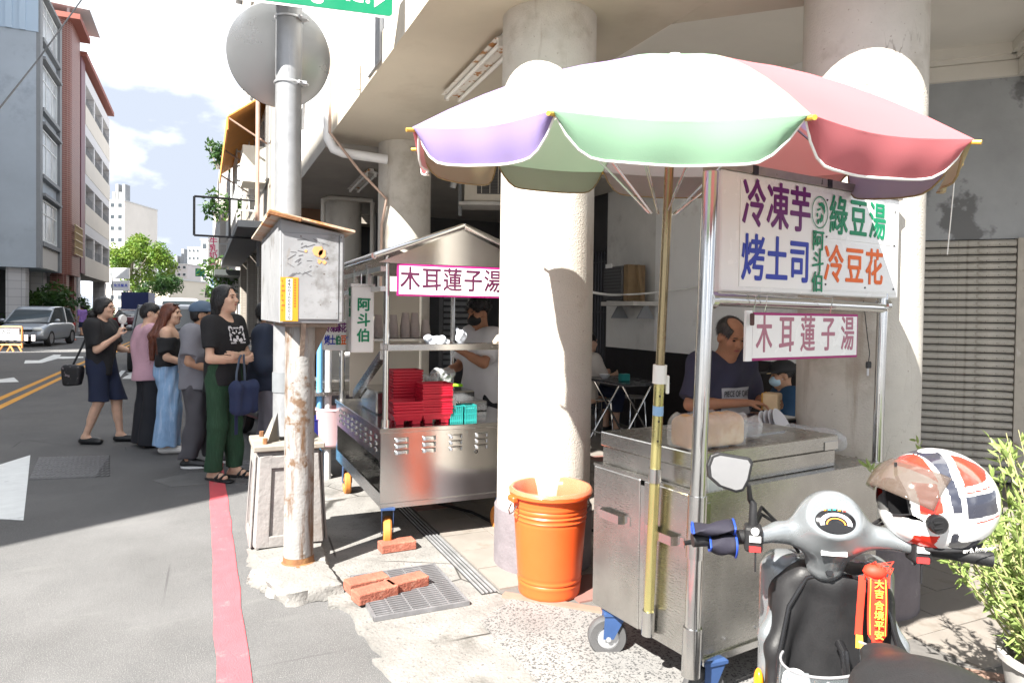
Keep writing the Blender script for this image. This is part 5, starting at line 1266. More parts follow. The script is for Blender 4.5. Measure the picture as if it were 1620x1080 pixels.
MB().bb((.0, LY / 2 - .017, zb2), (.006, LY / 2 + .005, zd2 - .02)).obj('mullion', m_ss, c2)
MB().bb((-.004, -.006, zb2 - .01), (.03, .028, zd2 - .01)).obj('corner_strip', m_ss, c2)
MB().bb((.03, -.010, zb2 - .022), (LX + .01, -.002, zb2 + .004)).obj('bottom_flange', m_ss, c2)
for x in np.linspace(.15, LX - .1, 6): MB().cyl((x, -.001, zb2 + .05), (x, -.006, zb2 + .05), .007, n=10).obj('rivet', m_ss, c2)
MB().bb((.0, -.004, zd2), (LX + .004, LY + .004, zd2 + .012)).obj('top_plate', m_ssd, c2)
# raised lid block
X0, X1, Y0, Y1 = .03, .88, .045, LY - .02
MB().bb((X0, Y0, zd2 + .013), (X1, Y1, zd2 + .085)).obj('warmer', m_ssd, c2, bevel=.003)
lid = MB().bb((X0 - .008, Y0 - .008, zd2 + .088), (X1 + .008, Y1 + .008, zd2 + .148)).obj('lid', m_ssd, c2, bevel=.004)
MB().bb((.47, .2, zd2 + .1485), (.75, LY - .04, zd2 + .152)).obj('lid_panel', m_ss, lid)
for k in range(4): MB().cyl((.50 + .05 * k, LY - .2, zd2 + .156), (.54 + .05 * k, LY - .2, zd2 + .156), .006, n=8).obj('hinge', m_steelgal, lid)
MB().bb((X1 - .09, Y0 - .012, zd2 + .09), (X1 + .002, Y0 - .0085, zd2 + .125)).obj('latch', m_ss, lid)
MB().bb((.06, .012, zd2 + .012), (.14, .035, zd2 + .06)).obj('glass_stop', mat('clear_sheet', (.8, .85, .82), .1, alpha=.35), c2)
for x, y, rz_ in ((.02, LY - .08, R(150)), (.06, .02, R(170)), (LX - .1, LY - .1, R(60)), (LX - .12, .08, R(40))): caster(c2, x, y, zb2 - .01, .083, m_rubber, m_blueb, rz_, .05)
# posts and rail
m_tb = m_tube
t_lean = .034
def pole2(x, y, z0, z1, r, lx=0, nm='post'): return MB().tube([(x, y, z0), (x + lx * (z1 - z0), y, z1)], r, 20).obj(nm, m_tb, c2, smooth=True)
pole2(-.058, -.03, zb2, 1.96, .0275, .031)
for z0, z1 in ((zb2 - .02, zb2 + .15), (zd2 - .2, zd2 + .02)): MB().tube([(-.058 + (z0 - zb2) * .031, -.03, z0), (-.058 + (z1 - zb2) * .031, -.03, z1)], .033, 20).obj('sleeve', m_ss, c2, smooth=True)
MB().bb((-.05, -.02, zd2 - .2), (.04, -.0065, zd2 - .02)).obj('sleeve_plate', m_ss, c2)
pole2(1.16, .02, zd2 + .01, 1.96, .0225, .02)
MB().tube([(-.01, -.03, 1.515), (1.18, .02, 1.50)], .024, 16).obj('rail', m_tb, c2, smooth=True)
for x, y in ((.005, -.03), (1.178, .02)): MB().cyl((x - .012, y, 1.512), (x + .014, y, 1.512), .034, n=16).obj('rail_flange', m_tb, c2, smooth=True)
# menu light box
W0, D0, H0 = 1.17, .07, .445
mo = Vector((1.716, 1.955, 1.545)); ang = math.atan2(.15, 1.17)
sgn = thing('menu_light_box', 'big white menu light box with coloured Chinese characters above the toast cart', 'sign', mo, ang)
MB().bb((0, 0, 0), (W0, D0, H0)).obj('box', m_signw, sgn, bevel=.005)
MB().bb((-.012, -.008, H0 - .002), (W0 + .012, D0 + .01, H0 + .03)).obj('top_frame', mat('dirty_alu', (.33, .30, .27), .5, .6, var=.25, vs_=8, speck=((.08, .07, .06), 30, .66)), sgn)
for x in (.16, .62, 1.02): MB().bb((x, -.010, H0 - .003), (x + .03, D0, H0 + .0305)).obj('tape', m_black, sgn)
MB().bb((.10, -.0035, .02), (W0 - .02, -.0005, H0 - .03)).obj('face_sheet', mat('acrylic_sheet', (.78, .78, .77), .2), sgn)
MB().bb((.60, -.006, .235), (W0 - .03, -.0036, H0 - .05)).obj('overlay', m_signw, sgn); MB().bb((.585, -.006, .025), (W0 - .025, -.0036, .225)).obj('overlay', m_signw, sgn)
m_pur = mat('sign_ink_purple', (.12, .01, .13), .45); m_blu = mat('sign_ink_blue', (.02, .04, .35), .45); m_org = mat('sign_ink_orange', (.70, .12, .01), .45)
def chars(s, x0, dx, z, size, m_, sx, y=-.0075, bold=.016):
    for i, ch in enumerate(s): text('character', ch, size, frame((x0 + dx * i, y, z), (1, 0, 0), (0, 0, 1)), m_, sgn, bold=bold, extr=.0008, sx=sx)
chars('冷凍芋', .175, .138, .322, .19, m_pur, .72, -.0048)
chars('烤土司', .175, .138, .118, .185, m_blu, .74, -.0048)
chars('綠豆湯', .70, .142, .322, .17, m_green, .78)
chars('冷豆花', .675, .146, .120, .165, m_org, .84)
for i, ch in enumerate('阿斗伯'): text('character', ch, .088, frame((.565, -.0085, .215 - i * .084), (1, 0, 0), (0, 0, 1)), m_green, sgn, bold=.015, extr=.0008, sx=.9)
# round portrait emblem: a ring with a generic bald bearded head in profile strokes
b = MB(); rows = []
for r_ in (.050, .054): rows.append([(.572 + r_ * math.cos(a), -.0085, .335 + 1.22 * r_ * math.sin(a)) for a in np.linspace(0, 2 * PI, 33)[:-1]])
b.grid(rows, True); b.obj('emblem_ring', m_green, sgn, fix=False)
b = MB(); mm_ = frame((.572, -.0086, .335), (1, 0, 0), (0, 0, 1))
for poly in ([(-.012, .036), (.012, .043), (.03, .03), (.034, .008), (.026, -.006), (.022, .012), (.008, .026), (-.008, .026)], [(-.02, .012), (.0, .018), (.006, .012), (-.016, .004)], [(.006, -.002), (.022, -.012), (.016, -.034), (.002, -.044), (-.004, -.03), (.006, -.022)], [(-.024, -.006), (-.014, -.002), (-.012, -.016), (-.02, -.022)], [(-.018, -.03), (-.006, -.026), (-.006, -.046), (-.016, -.05)]):
    b.prism(poly, .0008, mm_)
tag(b.obj('emblem_head', m_green, sgn), kind='stuff')
for x, z in ((.62, .39), (.85, .388), (1.12, .385), (.62, .24), (1.12, .235), (.62, .045), (1.12, .04), (.9, .04)): MB().cyl((x, -.005, z), (x, -.0095, z), .004, n=8).obj('screw', m_black, sgn)
# hanging name sign on the rail
ha, hb = P(1186, 572, 2.50), P(1356, 568, 2.84)
ex_ = (hb - ha); ex_.z = 0; hw_ = ex_.length
hs = char_sign('name_sign', 'white hanging sign with faded purple characters, hooked on the toast cart rail', Vector((ha.x, ha.y, P(1190, 571, 2.50).z)), ex_, hw_, P(1195, 494, 2.5).z - P(1190, 571, 2.5).z, '木耳蓮子湯', .148, .62, .01)
for c in hs.children:
    if c.name.startswith('character'): c.data.materials[0] = mat('led_ink_faded', (.36, .15, .20), .5)
MB().prism([(-.035, 0), (-.001, 0), (-.001, .185), (-.035, .185)], .01, frame((0, 0, 0), ex_, (0, 0, 1))).obj('end_cap', m_signw, hs)
def hook(p, r): 
    b = MB(); b.tube([p + Vector((0, 0, r)) + Vector((r * math.sin(a), 0, -r * math.cos(a))) for a in np.linspace(0, 5.4, 14)], .0022, 5); return b
for px, nm in ((1190, 'hook'), (1208, 'hook'), (1312, 'hook')):
    q = P(px, 500 - 8, 2.5 + (px - 1186) / 170 * .34) - hs.location; MB().tube([q + Vector((0, 0, -.02)), q + Vector((.012, 0, .02)), q + Vector((.004, -.012, .055)), q + Vector((-.006, .02, .06))], .0022, 5).obj('hook', m_tube, hs)
# keys and a fob
kp = P(1190, 505, 2.46); o = MB().box((0, 0, 0), (.022, .008, .045)).obj('key_fob', mat('leather_brown', (.06, .02, .015), .5), None, bevel=.004); o.location = kp; tag(o, 'brown leather key fob hanging from the cart rail', 'key fob')
kq = P(1374, 577, 3.0); t = thing('key_bunch', 'black keys on a wire next to the right cart post', 'keys', kq)
MB().box((0, 0, 0), (.03, .012, .03)).obj('key_head', m_black, t, bevel=.004); MB().box((-.004, 0, -.03), (.008, .004, .035)).obj('key_blade', m_steelgal, t); MB().tube([(0, 0, .015), (.006, 0, .05), (-.01, 0, .12), (-.04, 0, .28)], .002, 5).obj('wire', m_black, t)
# bread loaf in a clear bag
bp = P(1118, 716, 2.62); bl = SDF((-.19, -.09, -.02), (.19, .09, .16), .006)
bl.box((0, 0, .058), (.145, .06, .055), r=.022, k=.001)
for i in range(5): bl.ell((-.115 + i * .0575, 0, .098), (.034, .056, .032), k=.012)
bl.apply(lambda x, y, z: .0015 * np.sin(90 * x) * np.sin(70 * y + 40 * z))
zl = zd2 + .149
lo = thing('bread_loaf', 'loaf of white toast bread in a clear bag on the cart lid', 'bread', (bp.x + .03, bp.y + .03, zl), RZ2 + R(-3))
bl.obj('loaf', mat('bread_crust', (.42, .24, .10), .75, var=.2, vs_=9, bump=.2, bs=60, col2=(.55, .40, .23), c2=.5, c2s=6), lo)
bg_ = SDF((-.23, -.11, -.02), (.30, .11, .18), .007); bg_.box((0, 0, .062), (.158, .07, .066), r=.03, k=.01)
bg_.cone((.14, 0, .06), (.25, .0, .05), .05, .018, k=.03); bg_.ell((.25, 0, .06), (.03, .05, .045), k=.02)
bg_.apply(lambda x, y, z: .004 * np.sin(70 * x + 30 * z) * np.cos(60 * y + 50 * z) + .003 * np.sin(140 * x - 80 * y))
bg_.obj('bag', mat('clear_film', (.8, .82, .83), .1, alpha=.24, spec=1.), lo)
# plates and bags at the right end of the cart
for i in range(4):
    p = P(1230, 690, 3.0); b = MB(); b.lathe([(.0, .0), (.06, .002), (.095, .018), (.097, .02), (.06, .006), (0, .004)], n=28); o = b.obj('plate', mat('plate_white', (.68, .68, .70), .3), None, smooth=True)
    o.location = Vector(c2.matrix_basis @ Vector((.93 + .035 * i, .44, zd2 + .10 + .002 * i))); o.rotation_euler = (R(62), 0, RZ2 + R(20)); tag(o, ['leftmost', 'second', 'third', 'rightmost'][i] + ' white plate of the row leaning beside the cart lid', 'plate', 'plates beside the cart lid')
crumple('plastic_bag', 'bundle of clear plastic bags at the right end of the toast cart', c2.matrix_basis @ Vector((1.0, .25, zd2 + .09)), (.1, .17, .085), m_bagc, 9, 'plastic bag', .009)
# ------------------------------------------------------------------ parasol
US = .885
UC = EYE + (Vector((1.783, 2.369, 2.134)) - EYE) * US; UR_ = 1.112 * US; UN = Vector((-.024, -.134, .991)).normalized()
e1 = (r0 - UN * r0.dot(UN)).normalized(); e2 = UN.cross(e1)
par = thing('parasol', 'large market parasol with purple, green and pink panels over the toast cart', 'parasol', UC)
def tip(k, r=1., z=0.): a = R(-54 + 36 * k) - .195; return (e1 * math.sin(a) - e2 * math.cos(a)) * (UR_ * r) + UN * z
RISE = .335 * US * 1.12
def fabric(name, c, tr=.35):
    m = mat(name, c, .85, var=.05, vs_=3, bump=.08, bs=300); t = m.node_tree; b = t.nodes['Principled BSDF']
    x = N(t, 'ShaderNodeBsdfTranslucent'); x.inputs['Color'].default_value = (*c, 1); s2 = N(t, 'ShaderNodeMixShader'); s2.inputs[0].default_value = tr
    t.links.new(b.outputs[0], s2.inputs[1]); t.links.new(x.outputs[0], s2.inputs[2]); t.links.new(s2.outputs[0], t.nodes['Material Output'].inputs['Surface']); return m
cols = [(.36, .29, .56), (.30, .50, .35), (.60, .19, .21), (.50, .43, .25), (.36, .29, .56), (.60, .19, .21), (.42, .42, .46), (.30, .50, .35), (.50, .43, .25), (.60, .19, .21)]
under = fabric('parasol_underside', (.56, .51, .48), .62)
m_trim = mat('white_piping', (.75, .75, .70), .7); m_gold = mat('rib_tip_brass', (.62, .36, .06), .4, .3)
for k in range(10):
    fm = fabric('parasol_%d' % cols.index(cols[k]), cols[k], .5)
    t0, t1 = tip(k), tip(k + 1); rows = []
    NR, NC = 9, 11
    for i in range(NR):
        r_ = .03 + .97 * i / (NR - 1); row = []
        for j in range(NC):
            f = j / (NC - 1); p = t0.lerp(t1, f) * r_
            z = RISE * (1 - r_ ** 1.75)
            sagc = -.016 * math.sin(PI * f) * r_ * r_
            row.append(p + UN * (z + sagc) - p * (.035 * math.sin(PI * f) * (r_ ** 6)))
        rows.append(row)
    pb_ = MB().grid(rows); pb_.mi_(1).grid([[p - UN * .003 for p in r_] for r_ in rows]); pn_ = link('panel', pb_.mesh('panel', [fm, under], smooth=True), par)
    # hanging valance with curved lower corners
    vr = []; bot = []
    for i in range(7):
        row = []
        for j in range(NC * 2 - 1):
            f = j / (NC * 2 - 2); s_ = min(f, 1 - f); q = min(1., s_ / .2); dp = .118 * US * (1 - (1 - q) ** 2.4)
            e = t0.lerp(t1, f); e = e - e * (.035 * math.sin(PI * f)); out = e.normalized(); e = e - UN * (.016 * math.sin(PI * f))
            d = dp * i / 6; row.append(e - UN * (d + .012 * 0) + out * (.006 * math.sin(i / 6 * PI) - .02 * (i / 6) + .006 * math.sin(f * 17 + k * 2) * (i / 6)) + UN * .0)
        vr.append(row); bot = row
    vb2 = MB().grid(vr); vb2.mi_(1).grid([[p * (1 - .003 / UR_) for p in r_] for r_ in vr]); vo = link('valance', vb2.mesh('valance', [fm, under], smooth=True), pn_)
    MB().tube(bot, .0036, 6).obj('piping', m_trim if k in (9, 0, 1, 2) else mat('olive_piping', (.26, .19, .09), .7), vo, smooth=True)
    # rib and its tip
    MB().tube([tip(k, .02, RISE * .93), tip(k, .5, RISE * (1 - .5 ** 1.75) - .012), tip(k, 1.0, -.010)], .005, 6).obj('rib', m_tube, par, smooth=True)
    MB().tube([tip(k, .975, -.006), tip(k, 1.018, -.009)], .0065, 8).obj('rib_tip', m_gold, par, smooth=True)
    MB().tube([tip(k, .05, -.22), tip(k, .52, RISE * (1 - .52 ** 1.75) - .014)], .004, 6).obj('strut', m_tube, par, smooth=True)
MB().lathe([(.0, RISE + .03), (.02, RISE + .025), (.045, RISE - .004), (.05, RISE - .012)], axis=UN, n=16).obj('finial', m_trim, par, smooth=True)
m_ppole = mat('zinc_yellow_pole', (.55, .50, .22), .25, .9, var=.1, vs_=5)
foot = c2.matrix_basis @ Vector((-.034, .215, .235)) - UC
topp = UN * (RISE - .02)
mid_ = foot.lerp(topp, .46)
MB().tube([foot, mid_], .0195, 18).obj('lower_pole', m_ppole, par, smooth=True)
MB().tube([mid_, topp], .0165, 18).obj('upper_pole', mat('bronze_pole', (.30, .24, .14), .25, .9, var=.1), par, smooth=True)
MB().tube([foot.lerp(topp, .452), foot.lerp(topp, .485)], .026, 14).obj('collar', m_trim, par, smooth=True); q = foot.lerp(topp, .45); MB().box(q + Vector((.03, -.01, .0)), (.014, .014, .07)).obj('clamp_lever', m_trim, par, bevel=.004)
MB().tube([foot.lerp(topp, .395), foot.lerp(topp, .412)], .0202, 14).obj('blue_tape', mat('tape_blue', (.25, .42, .62), .5), par, smooth=True)
MB().tube([foot.lerp(topp, -.005), foot.lerp(topp, .04)], .025, 16).obj('foot_socket', m_ss, par, smooth=True)
MB().tube([foot.lerp(topp, .275), foot.lerp(topp, .30)], .025, 16).obj('upper_socket', m_ss, par, smooth=True)
for a in (.35, .385, .43): MB().cyl(foot.lerp(topp, a) - fw * .0192, foot.lerp(topp, a) - fw * .021, .004, n=8).obj('pin_hole', m_black, par)
MB().tube([tip(4, 1., -.02), tip(4, 1.0, -.08), tip(4, 1.01, -.32)], .0018, 5).obj('tie_cord', m_trim, par)
# ------------------------------------------------------------------ orange bin
bo = G(862, 962); bo.z = .03
t = thing('rubbish_bin', 'orange plastic rubbish bin with a clear liner, in front of the round column', 'bin', (bo.x + .085, bo.y + .12, .028))
m_bin = mat('bin_orange', (.62, .085, .018), .38, var=.06, vs_=4)
pf = [(.0, .0), (.15, .0), (.157, .01)]
for i, z in enumerate(np.linspace(.02, .50, 60)):
    r_ = .157 + .035 * z / .5; r_ += (.0035 * math.sin((z - .06) * 2 * PI / .022) if .06 < z < .105 or .385 < z < .47 else 0); pf.append((r_, z))
pf += [(.195, .505), (.212, .512), (.214, .535), (.205, .545), (.192, .542), (.186, .5), (.15, .03), (.0, .028)]
MB().lathe(pf, n=48).obj('body', m_bin, t, smooth=True, angle=60)
b = MB(); rows = []
rg = random.Random(8); m_lin = mat('liner_film', (.6, .3, .2), .15, alpha=.28, spec=1.)
for r_, z, j in ((.217, .40, .006), (.219, .47, .006), (.2185, .53, .003), (.208, .549, .002), (.19, .545, .003), (.178, .48, .01), (.165, .35, .014), (.155, .2, .012)):
    rows.append([((r_ + rg.uniform(-j, j) * .5) * math.cos(a), (r_ + rg.uniform(-j, j) * .5) * math.sin(a), z + rg.uniform(-j, j)) for a in np.linspace(0, 2 * PI, 57)[:-1]])
b.grid(rows[2:], True); b.obj('liner', m_lin, t, smooth=True, angle=0)
for s in (-1, 1): MB().tube([(s * .205, -.03, .47), (s * .222, -.025, .44), (s * .228, 0, .425), (s * .222, .025, .44), (s * .205, .03, .47)], .004, 6).obj('handle', m_tube, t, smooth=True); MB().box((s * .212, 0, .5), (.03, .07, .03)).obj('handle_lug', m_bin, t, bevel=.006)
# ------------------------------------------------------------------ people
def skinmat(name, c): return mat(name, c, .68, var=.12, vs_=18, sss=.12, bump=.08, bs=140, spec=.3)
sk_a = skinmat('skin_light', (.58, .37, .27)); sk_b = skinmat('skin_tan', (.36, .18, .108)); sk_c = skinmat('skin_mid', (.45, .26, .17))
m_hairb = mat('hair_black', (.012, .011, .012), .38, var=.35, vs_=30, bump=.5, bs=70)
m_hairbr = mat('hair_brown', (.11, .032, .017), .36, var=.45, vs_=26, bump=.5, bs=70)
m_hairg = mat('hair_greying', (.045, .04, .038), .5, var=.5, vs_=60, bump=.4, bs=90)
m_eye = mat('eye_dark', (.015, .01, .01), .2); m_lip = mat('lip', (.30, .09, .075), .5); m_lens = mat('lens_dark', (.02, .02, .022), .15)
def clothm(name, c, var=.1, **k): return mat(name, c, .85, var=var, vs_=7, bump=.18, bs=150, **k)
def cloth_sdf(pts_lo, pts_hi, vox): return SDF(pts_lo, pts_hi, vox)
def folds(seed, amp):
    rg = np.random.default_rng(seed); A = rg.normal(size=(4, 3)) * np.array([16, 16, 12]); ph = rg.uniform(0, 6, 4)
    def fn(x, y, z):
        o = 0
        for a, p in zip(A, ph): o = o + np.sin(a[0] * x + a[1] * y + a[2] * z + p + 1.5 * np.sin(7 * z + 5 * x + p))
        return (amp * 1.7 / 4 * o).astype(np.float32)
    return fn
def hand(s, w, d, n, side, curl=.5, sc=1., k=.006, spread=.12):
    """palm and five fingers: w wrist, d pointing direction, n palm normal (fingers curl towards n), side = +1 when the thumb lies along d x n"""
    w, d, n = Vector(w), Vector(d).normalized(), Vector(n); n = (n - d * n.dot(d)).normalized(); t = d.cross(n) * side
    P_ = lambda a, b_, c: w + (d * a + t * b_ + n * c) * sc
    s.cone(P_(.0, 0, 0), P_(.035, .0, .0), .024 * sc, .027 * sc, k=.015, flat=(n, .65))
    for b_ in (-.022, 0, .022): s.cone(P_(.03, b_ * .7, 0), P_(.078, b_, .0), .0155 * sc, .0135 * sc, k=.01)
    for i, (b_, ln) in enumerate(((.029, .066), (.010, .076), (-.010, .071), (-.028, .056))):
        a = curl * 1.25; base = P_(.082, b_, 0); e = spread * (b_ / .03)
        dd = d * math.cos(a * .6) + n * math.sin(a * .6) + t * e; p1_ = base + dd.normalized() * ln * .5 * sc
        dd2 = d * math.cos(a * 1.6) + n * math.sin(a * 1.6) + t * e * .5; p2_ = p1_ + dd2.normalized() * ln * .5 * sc
        s.cone(base, p1_, .0092 * sc, .0084 * sc, k=.004); s.cone(p1_, p2_, .0084 * sc, .0068 * sc, k=.003)
    tb = P_(.022, .026, .004); t1 = P_(.05, .05, .012 + .02 * curl); t2 = P_(.078, .056, .02 + .03 * curl)
    s.cone(tb, t1, .0125 * sc, .0105 * sc, k=.008); s.cone(t1, t2, .0105 * sc, .0078 * sc, k=.003)
def strands(ho, t, m, n, style, seed):
    """loose hairs over the hair mass"""
    me = ho.data; k = len(me.vertices); co = np.empty(k * 3, np.float32); me.vertices.foreach_get('co', co); co = co.reshape(-1, 3); no = np.empty(k * 3, np.float32); me.vertices.foreach_get('normal', no); no = no.reshape(-1, 3)
    rg = np.random.default_rng(seed); i = rg.integers(0, k, n); v, nn = co[i], no[i]
    d = np.tile(np.array([0, -.35, -1.]), (n, 1)) + rg.normal(size=(n, 3)) * (.28 if style != 'curly' else 1.6); d -= nn * (d * nn).sum(1)[:, None]; d /= np.linalg.norm(d, axis=1)[:, None] + 1e-6
    sd_ = np.cross(d, nn); L_ = rg.uniform(.02, .055, (n, 1)) * (1.5 if style in ('long',) else .8); w_ = .0011
    p0, p1 = v - sd_ * w_, v + sd_ * w_; q = v + d * L_ * .55 + nn * .004; e = v + d * L_ + nn * rg.uniform(-.002, .007, (n, 1))
    V = np.stack([p0, p1, q + sd_ * w_ * .8, q - sd_ * w_ * .8, e], 1).reshape(-1, 3); b_ = np.arange(n) * 5
    F = [tuple(x) for x in np.stack([b_, b_ + 1, b_ + 2, b_ + 3], 1).tolist()] + [tuple(x) for x in np.stack([b_ + 3, b_ + 2, b_ + 4], 1).tolist()]
    o = bpy.data.meshes.new('hair_strands'); o.from_pydata(V.tolist(), [], F); o.materials.append(m); tag(link('hair_strands', o, t), kind='stuff')
def person(label, pos, rz, H=1.68, skin=None, J=None, top=None, bottom=None, shoes='shoe', shoe_mat=None, hair=None, head=(0, 0), hands=None, vox=.008, face=True, build=1., seed=1, glasses=None, legs=True, z0=0.0, name='person', group=None):
    s = H / 1.70; t = thing(name, label, 'person', (pos[0], pos[1], z0), rz, group)
    j = dict(pel=(0, 0, .93), chest=(0, .0, 1.24), neck=(0, -.012, 1.43), head=(0, .018, 1.585),
             shl=(-.175, -.01, 1.385), shr=(.175, -.01, 1.385), ell=(-.215, -.03, 1.11), elr=(.215, -.03, 1.11), wrl=(-.215, .04, .87), wrr=(.215, .04, .87),
             hil=(-.085, 0, .91), hir=(.085, 0, .91), knl=(-.095, .015, .49), knr=(.095, .015, .49), anl=(-.10, -.02, .085), anr=(.10, -.02, .085), tol=None, tor=None)
    j.update(J or {})
    j = {k: (Vector(v) * s if v is not None else None) for k, v in j.items()}
    for q in 'lr':
        if j['to' + q] is None:
            kk = j['an' + q]; j['to' + q] = Vector((kk.x * 1.12, kk.y + .135 * s, kk.z - .05 * s))
    al = [v for v in j.values()]; lo = Vector((min(v.x for v in al), min(v.y for v in al), min(v.z for v in al))) - Vector((.2, .2, .1)); hi = Vector((max(v.x for v in al), max(v.y for v in al), max(v.z for v in al))) + Vector((.2, .2, .22))
    B = SDF(lo, hi, vox); c = B.cone
    hm = Matrix.Rotation(head[0], 3, 'Z') @ Matrix.Rotation(head[1], 3, 'X')
    hs_ = s * (1.0 if H > 1.3 else 1.15)
    hp = lambda x, y, z: j['head'] + hm @ Vector((x, y, z)) * hs_
    he = lambda x, y, z, a, b_, c_, k=.02, sub=False, S=B: S.ell(hp(x, y, z), (a * hs_, b_ * hs_, c_ * hs_), k, hm, sub)
    he(0, -.012, .035, .075, .096, .085); he(0, .022, -.03, .062, .069, .08, .03); he(0, .03, -.072, .05, .055, .042, .025); he(0, .070, -.095, .024, .018, .019, .02)
    for sx in (-1, 1):
        he(sx * .037, .062, -.022, .026, .026, .025, .02); he(sx * .0765, -.008, -.008, .010, .024, .033, .006)
        he(sx * .032, .1, .012, .019, .015, .011, .012, True); he(sx * .03, .083, .034, .026, .012, .009, .012)
    c(hp(0, .084, .018), hp(0, .110, -.020), .009 * hs_, .0135 * hs_, k=.008); he(0, .090, -.020, .019, .012, .010, .008)
    he(0, .084, -.052, .024, .013, .011, .008)
    c(j['neck'] + Vector((0, 0, -.04)) * s, hp(0, -.015, -.055), .058 * s, .05 * s, k=.03)
    w = build
    for q, sx in (('l', -1), ('r', 1)):
        sh, el, wr = j['sh' + q], j['el' + q], j['wr' + q]; hi_, kn, an = j['hi' + q], j['kn' + q], j['an' + q]
        c(j['neck'] + Vector((sx * .03, 0, -.03)) * s, sh, .045 * s, .044 * s * w, k=.04); c(sh + Vector((-sx * .06, 0, -.05)) * s, j['pel'].lerp(hi_, .7), .07 * s * w, .09 * s * w, k=.08)
        c(sh, el, .046 * s * w, .036 * s * w, k=.03); c(el, wr, .038 * s * w, .025 * s * w, k=.02); c(el.lerp(wr, .12), el.lerp(wr, .4), .038 * s * w, .034 * s * w, k=.02)
        if legs:
            c(hi_, kn, .082 * s * w, .054 * s * w, k=.04); c(kn, an, .052 * s * w, .034 * s * w, k=.03); c(kn.lerp(an, .2) + Vector((0, -.014, 0)) * s, kn.lerp(an, .5) + Vector((0, -.01, 0)) * s, .046 * s * w, .04 * s * w, k=.03)
            to = j['to' + q]; fdir = (to - an); fdir.z = 0; fdir.normalize()
            hl = an - fdir * .045 * s + Vector((0, 0, -.055 * s)); c(an, hl.lerp(an, .3), .034 * s, .032 * s, k=.02); c(hl, to, .030 * s, .026 * s, k=.02, flat=((0, 0, 1), .8)); c(an, to, .03 * s, .02 * s, k=.03)
        hd = (hands or {}).get(q, {})
        d = Vector(hd.get('d', (wr - el))); n = Vector(hd.get('n', (-sx, .25, 0)))
        hand(B, wr, d, n, hd.get('side', -sx), hd.get('curl', .5), .98 * s)
    c(j['chest'] + Vector((0, .01, .05)) * s, j['pel'], .115 * s * w, .11 * s * w, k=.08)
    B.obj('body', skin or sk_a, t, 2)
    # eyes, brows, lips
    if face:
        for sx in (-1, 1):
            MB().ell(hp(sx * .031, .083, .011), (.0115 * hs_, .006 * hs_, .0055 * hs_), 10, 6, hm).obj('eye', m_eye, t, smooth=True)
            MB().ell(hp(sx * .032, .0925, .034), (.019 * hs_, .005 * hs_, .0035 * hs_), 8, 5, hm @ Matrix.Rotation(sx * -.1, 3, 'Y')).obj('eyebrow', m_hairb, t, smooth=True)
        MB().ell(hp(0, .0935, -.052), (.021 * hs_, .006 * hs_, .0075 * hs_), 10, 6, hm).obj('lips', m_lip, t, smooth=True)
    # hair
    if hair:
        hmat, style = hair[0], hair[1]; ext = hair[2] if len(hair) > 2 else {}
        l2 = Vector((min(lo.x, -.3), min(lo.y, -.35), .6 * s)) ; Hs = SDF(Vector((j['head'].x - .24, j['head'].y - .26, j['head'].z - ext.get('len', .2) - .1)), j['head'] + Vector((.24, .24, .26)), vox * .8)
        e_ = lambda *a, **k: he(*a, S=Hs, **k)
        e_(0, -.016, .043, .086, .105, .090, k=.01)
        if style == 'short': e_(0, -.05, -.005, .08, .07, .07, k=.03)
        if style == 'crop': pass
        if style == 'curly':
            rg = random.Random(seed)
            for i in range(60):
                a, b_ = rg.uniform(0, 2 * PI), rg.uniform(-.1, 1.3); e_(.088 * math.cos(a) * math.cos(b_), -.02 + .105 * math.sin(a) * math.cos(b_), .045 + .092 * math.sin(b_), .026, .026, .026, k=.008)
        if style in ('long', 'tied', 'pony'):
            e_(0, -.045, -.01, .083, .075, .075, k=.03)
            for sx in (-1, 1): e_(sx * .07, -.02, -.01, .02, .045, .06, k=.02)
        if style == 'long':
            for sx, yy in ((-1, -.03), (-.5, -.075), (0, -.09), (.5, -.075), (1, -.03)):
                Hs.cone(hp(sx * .07, yy, 0), j['head'] + Vector((sx * .11, yy * 1.3 - .06, -ext['len'] * .5)) , .032 * s, .04 * s, k=.03)
                Hs.cone(j['head'] + Vector((sx * .11, yy * 1.3 - .06, -ext['len'] * .5)), j['head'] + Vector((sx * .10, yy * 1.2 - .075 + ext.get('fwd', 0), -ext['len'])), .04 * s, .018 * s, k=.03)
        if style == 'tied':
            Hs.cone(hp(0, -.09, -.01), hp(0, -.11, -ext.get('len', .12)), .05 * s, .035 * s, k=.03)
            for sx in (-1, 1): Hs.cone(hp(sx * .062, -.035, .0), hp(sx * .055, -.06, -.18), .032 * s, .022 * s, k=.03)
        if style == 'pony':
            Hs.cone(hp(0, -.09, -.03), hp(0, -.135, -.07), .03 * s, .045 * s, k=.02); Hs.cone(hp(0, -.135, -.07), hp(0, -.12, -.22), .045 * s, .02 * s, k=.02)
        # clear the face
        fz = ext.get('line', .07)
        e_(0, .115, fz - .075, .066, .085, .085, k=.012, sub=True); e_(0, .07, -.11, .08, .09, .06, k=.01, sub=True)
        if style in ('short', 'crop', 'curly'):
            for sx in (-1, 1): e_(sx * .085, .02, -.02, .03, .05, .055, k=.01, sub=True)
            e_(0, .0, -.13, .13, .1, .07, k=.01, sub=True)
        if ext.get('bald'): e_(0, .035, .12, .062, .085, .06, k=.01, sub=True)
        rg = np.random.default_rng(seed); f1, f2 = rg.uniform(0, 6, 2)
        hx, hy = j['head'].x, j['head'].y
        Hs.apply(lambda x, y, z: (.0028 * np.sin(34 * np.arctan2(y - hy + .001, x - hx) + 6 * np.sin(9 * z + f1)) * (np.abs(z - j['head'].z - .1) * 4 + .3).clip(0, 1)).astype(np.float32))
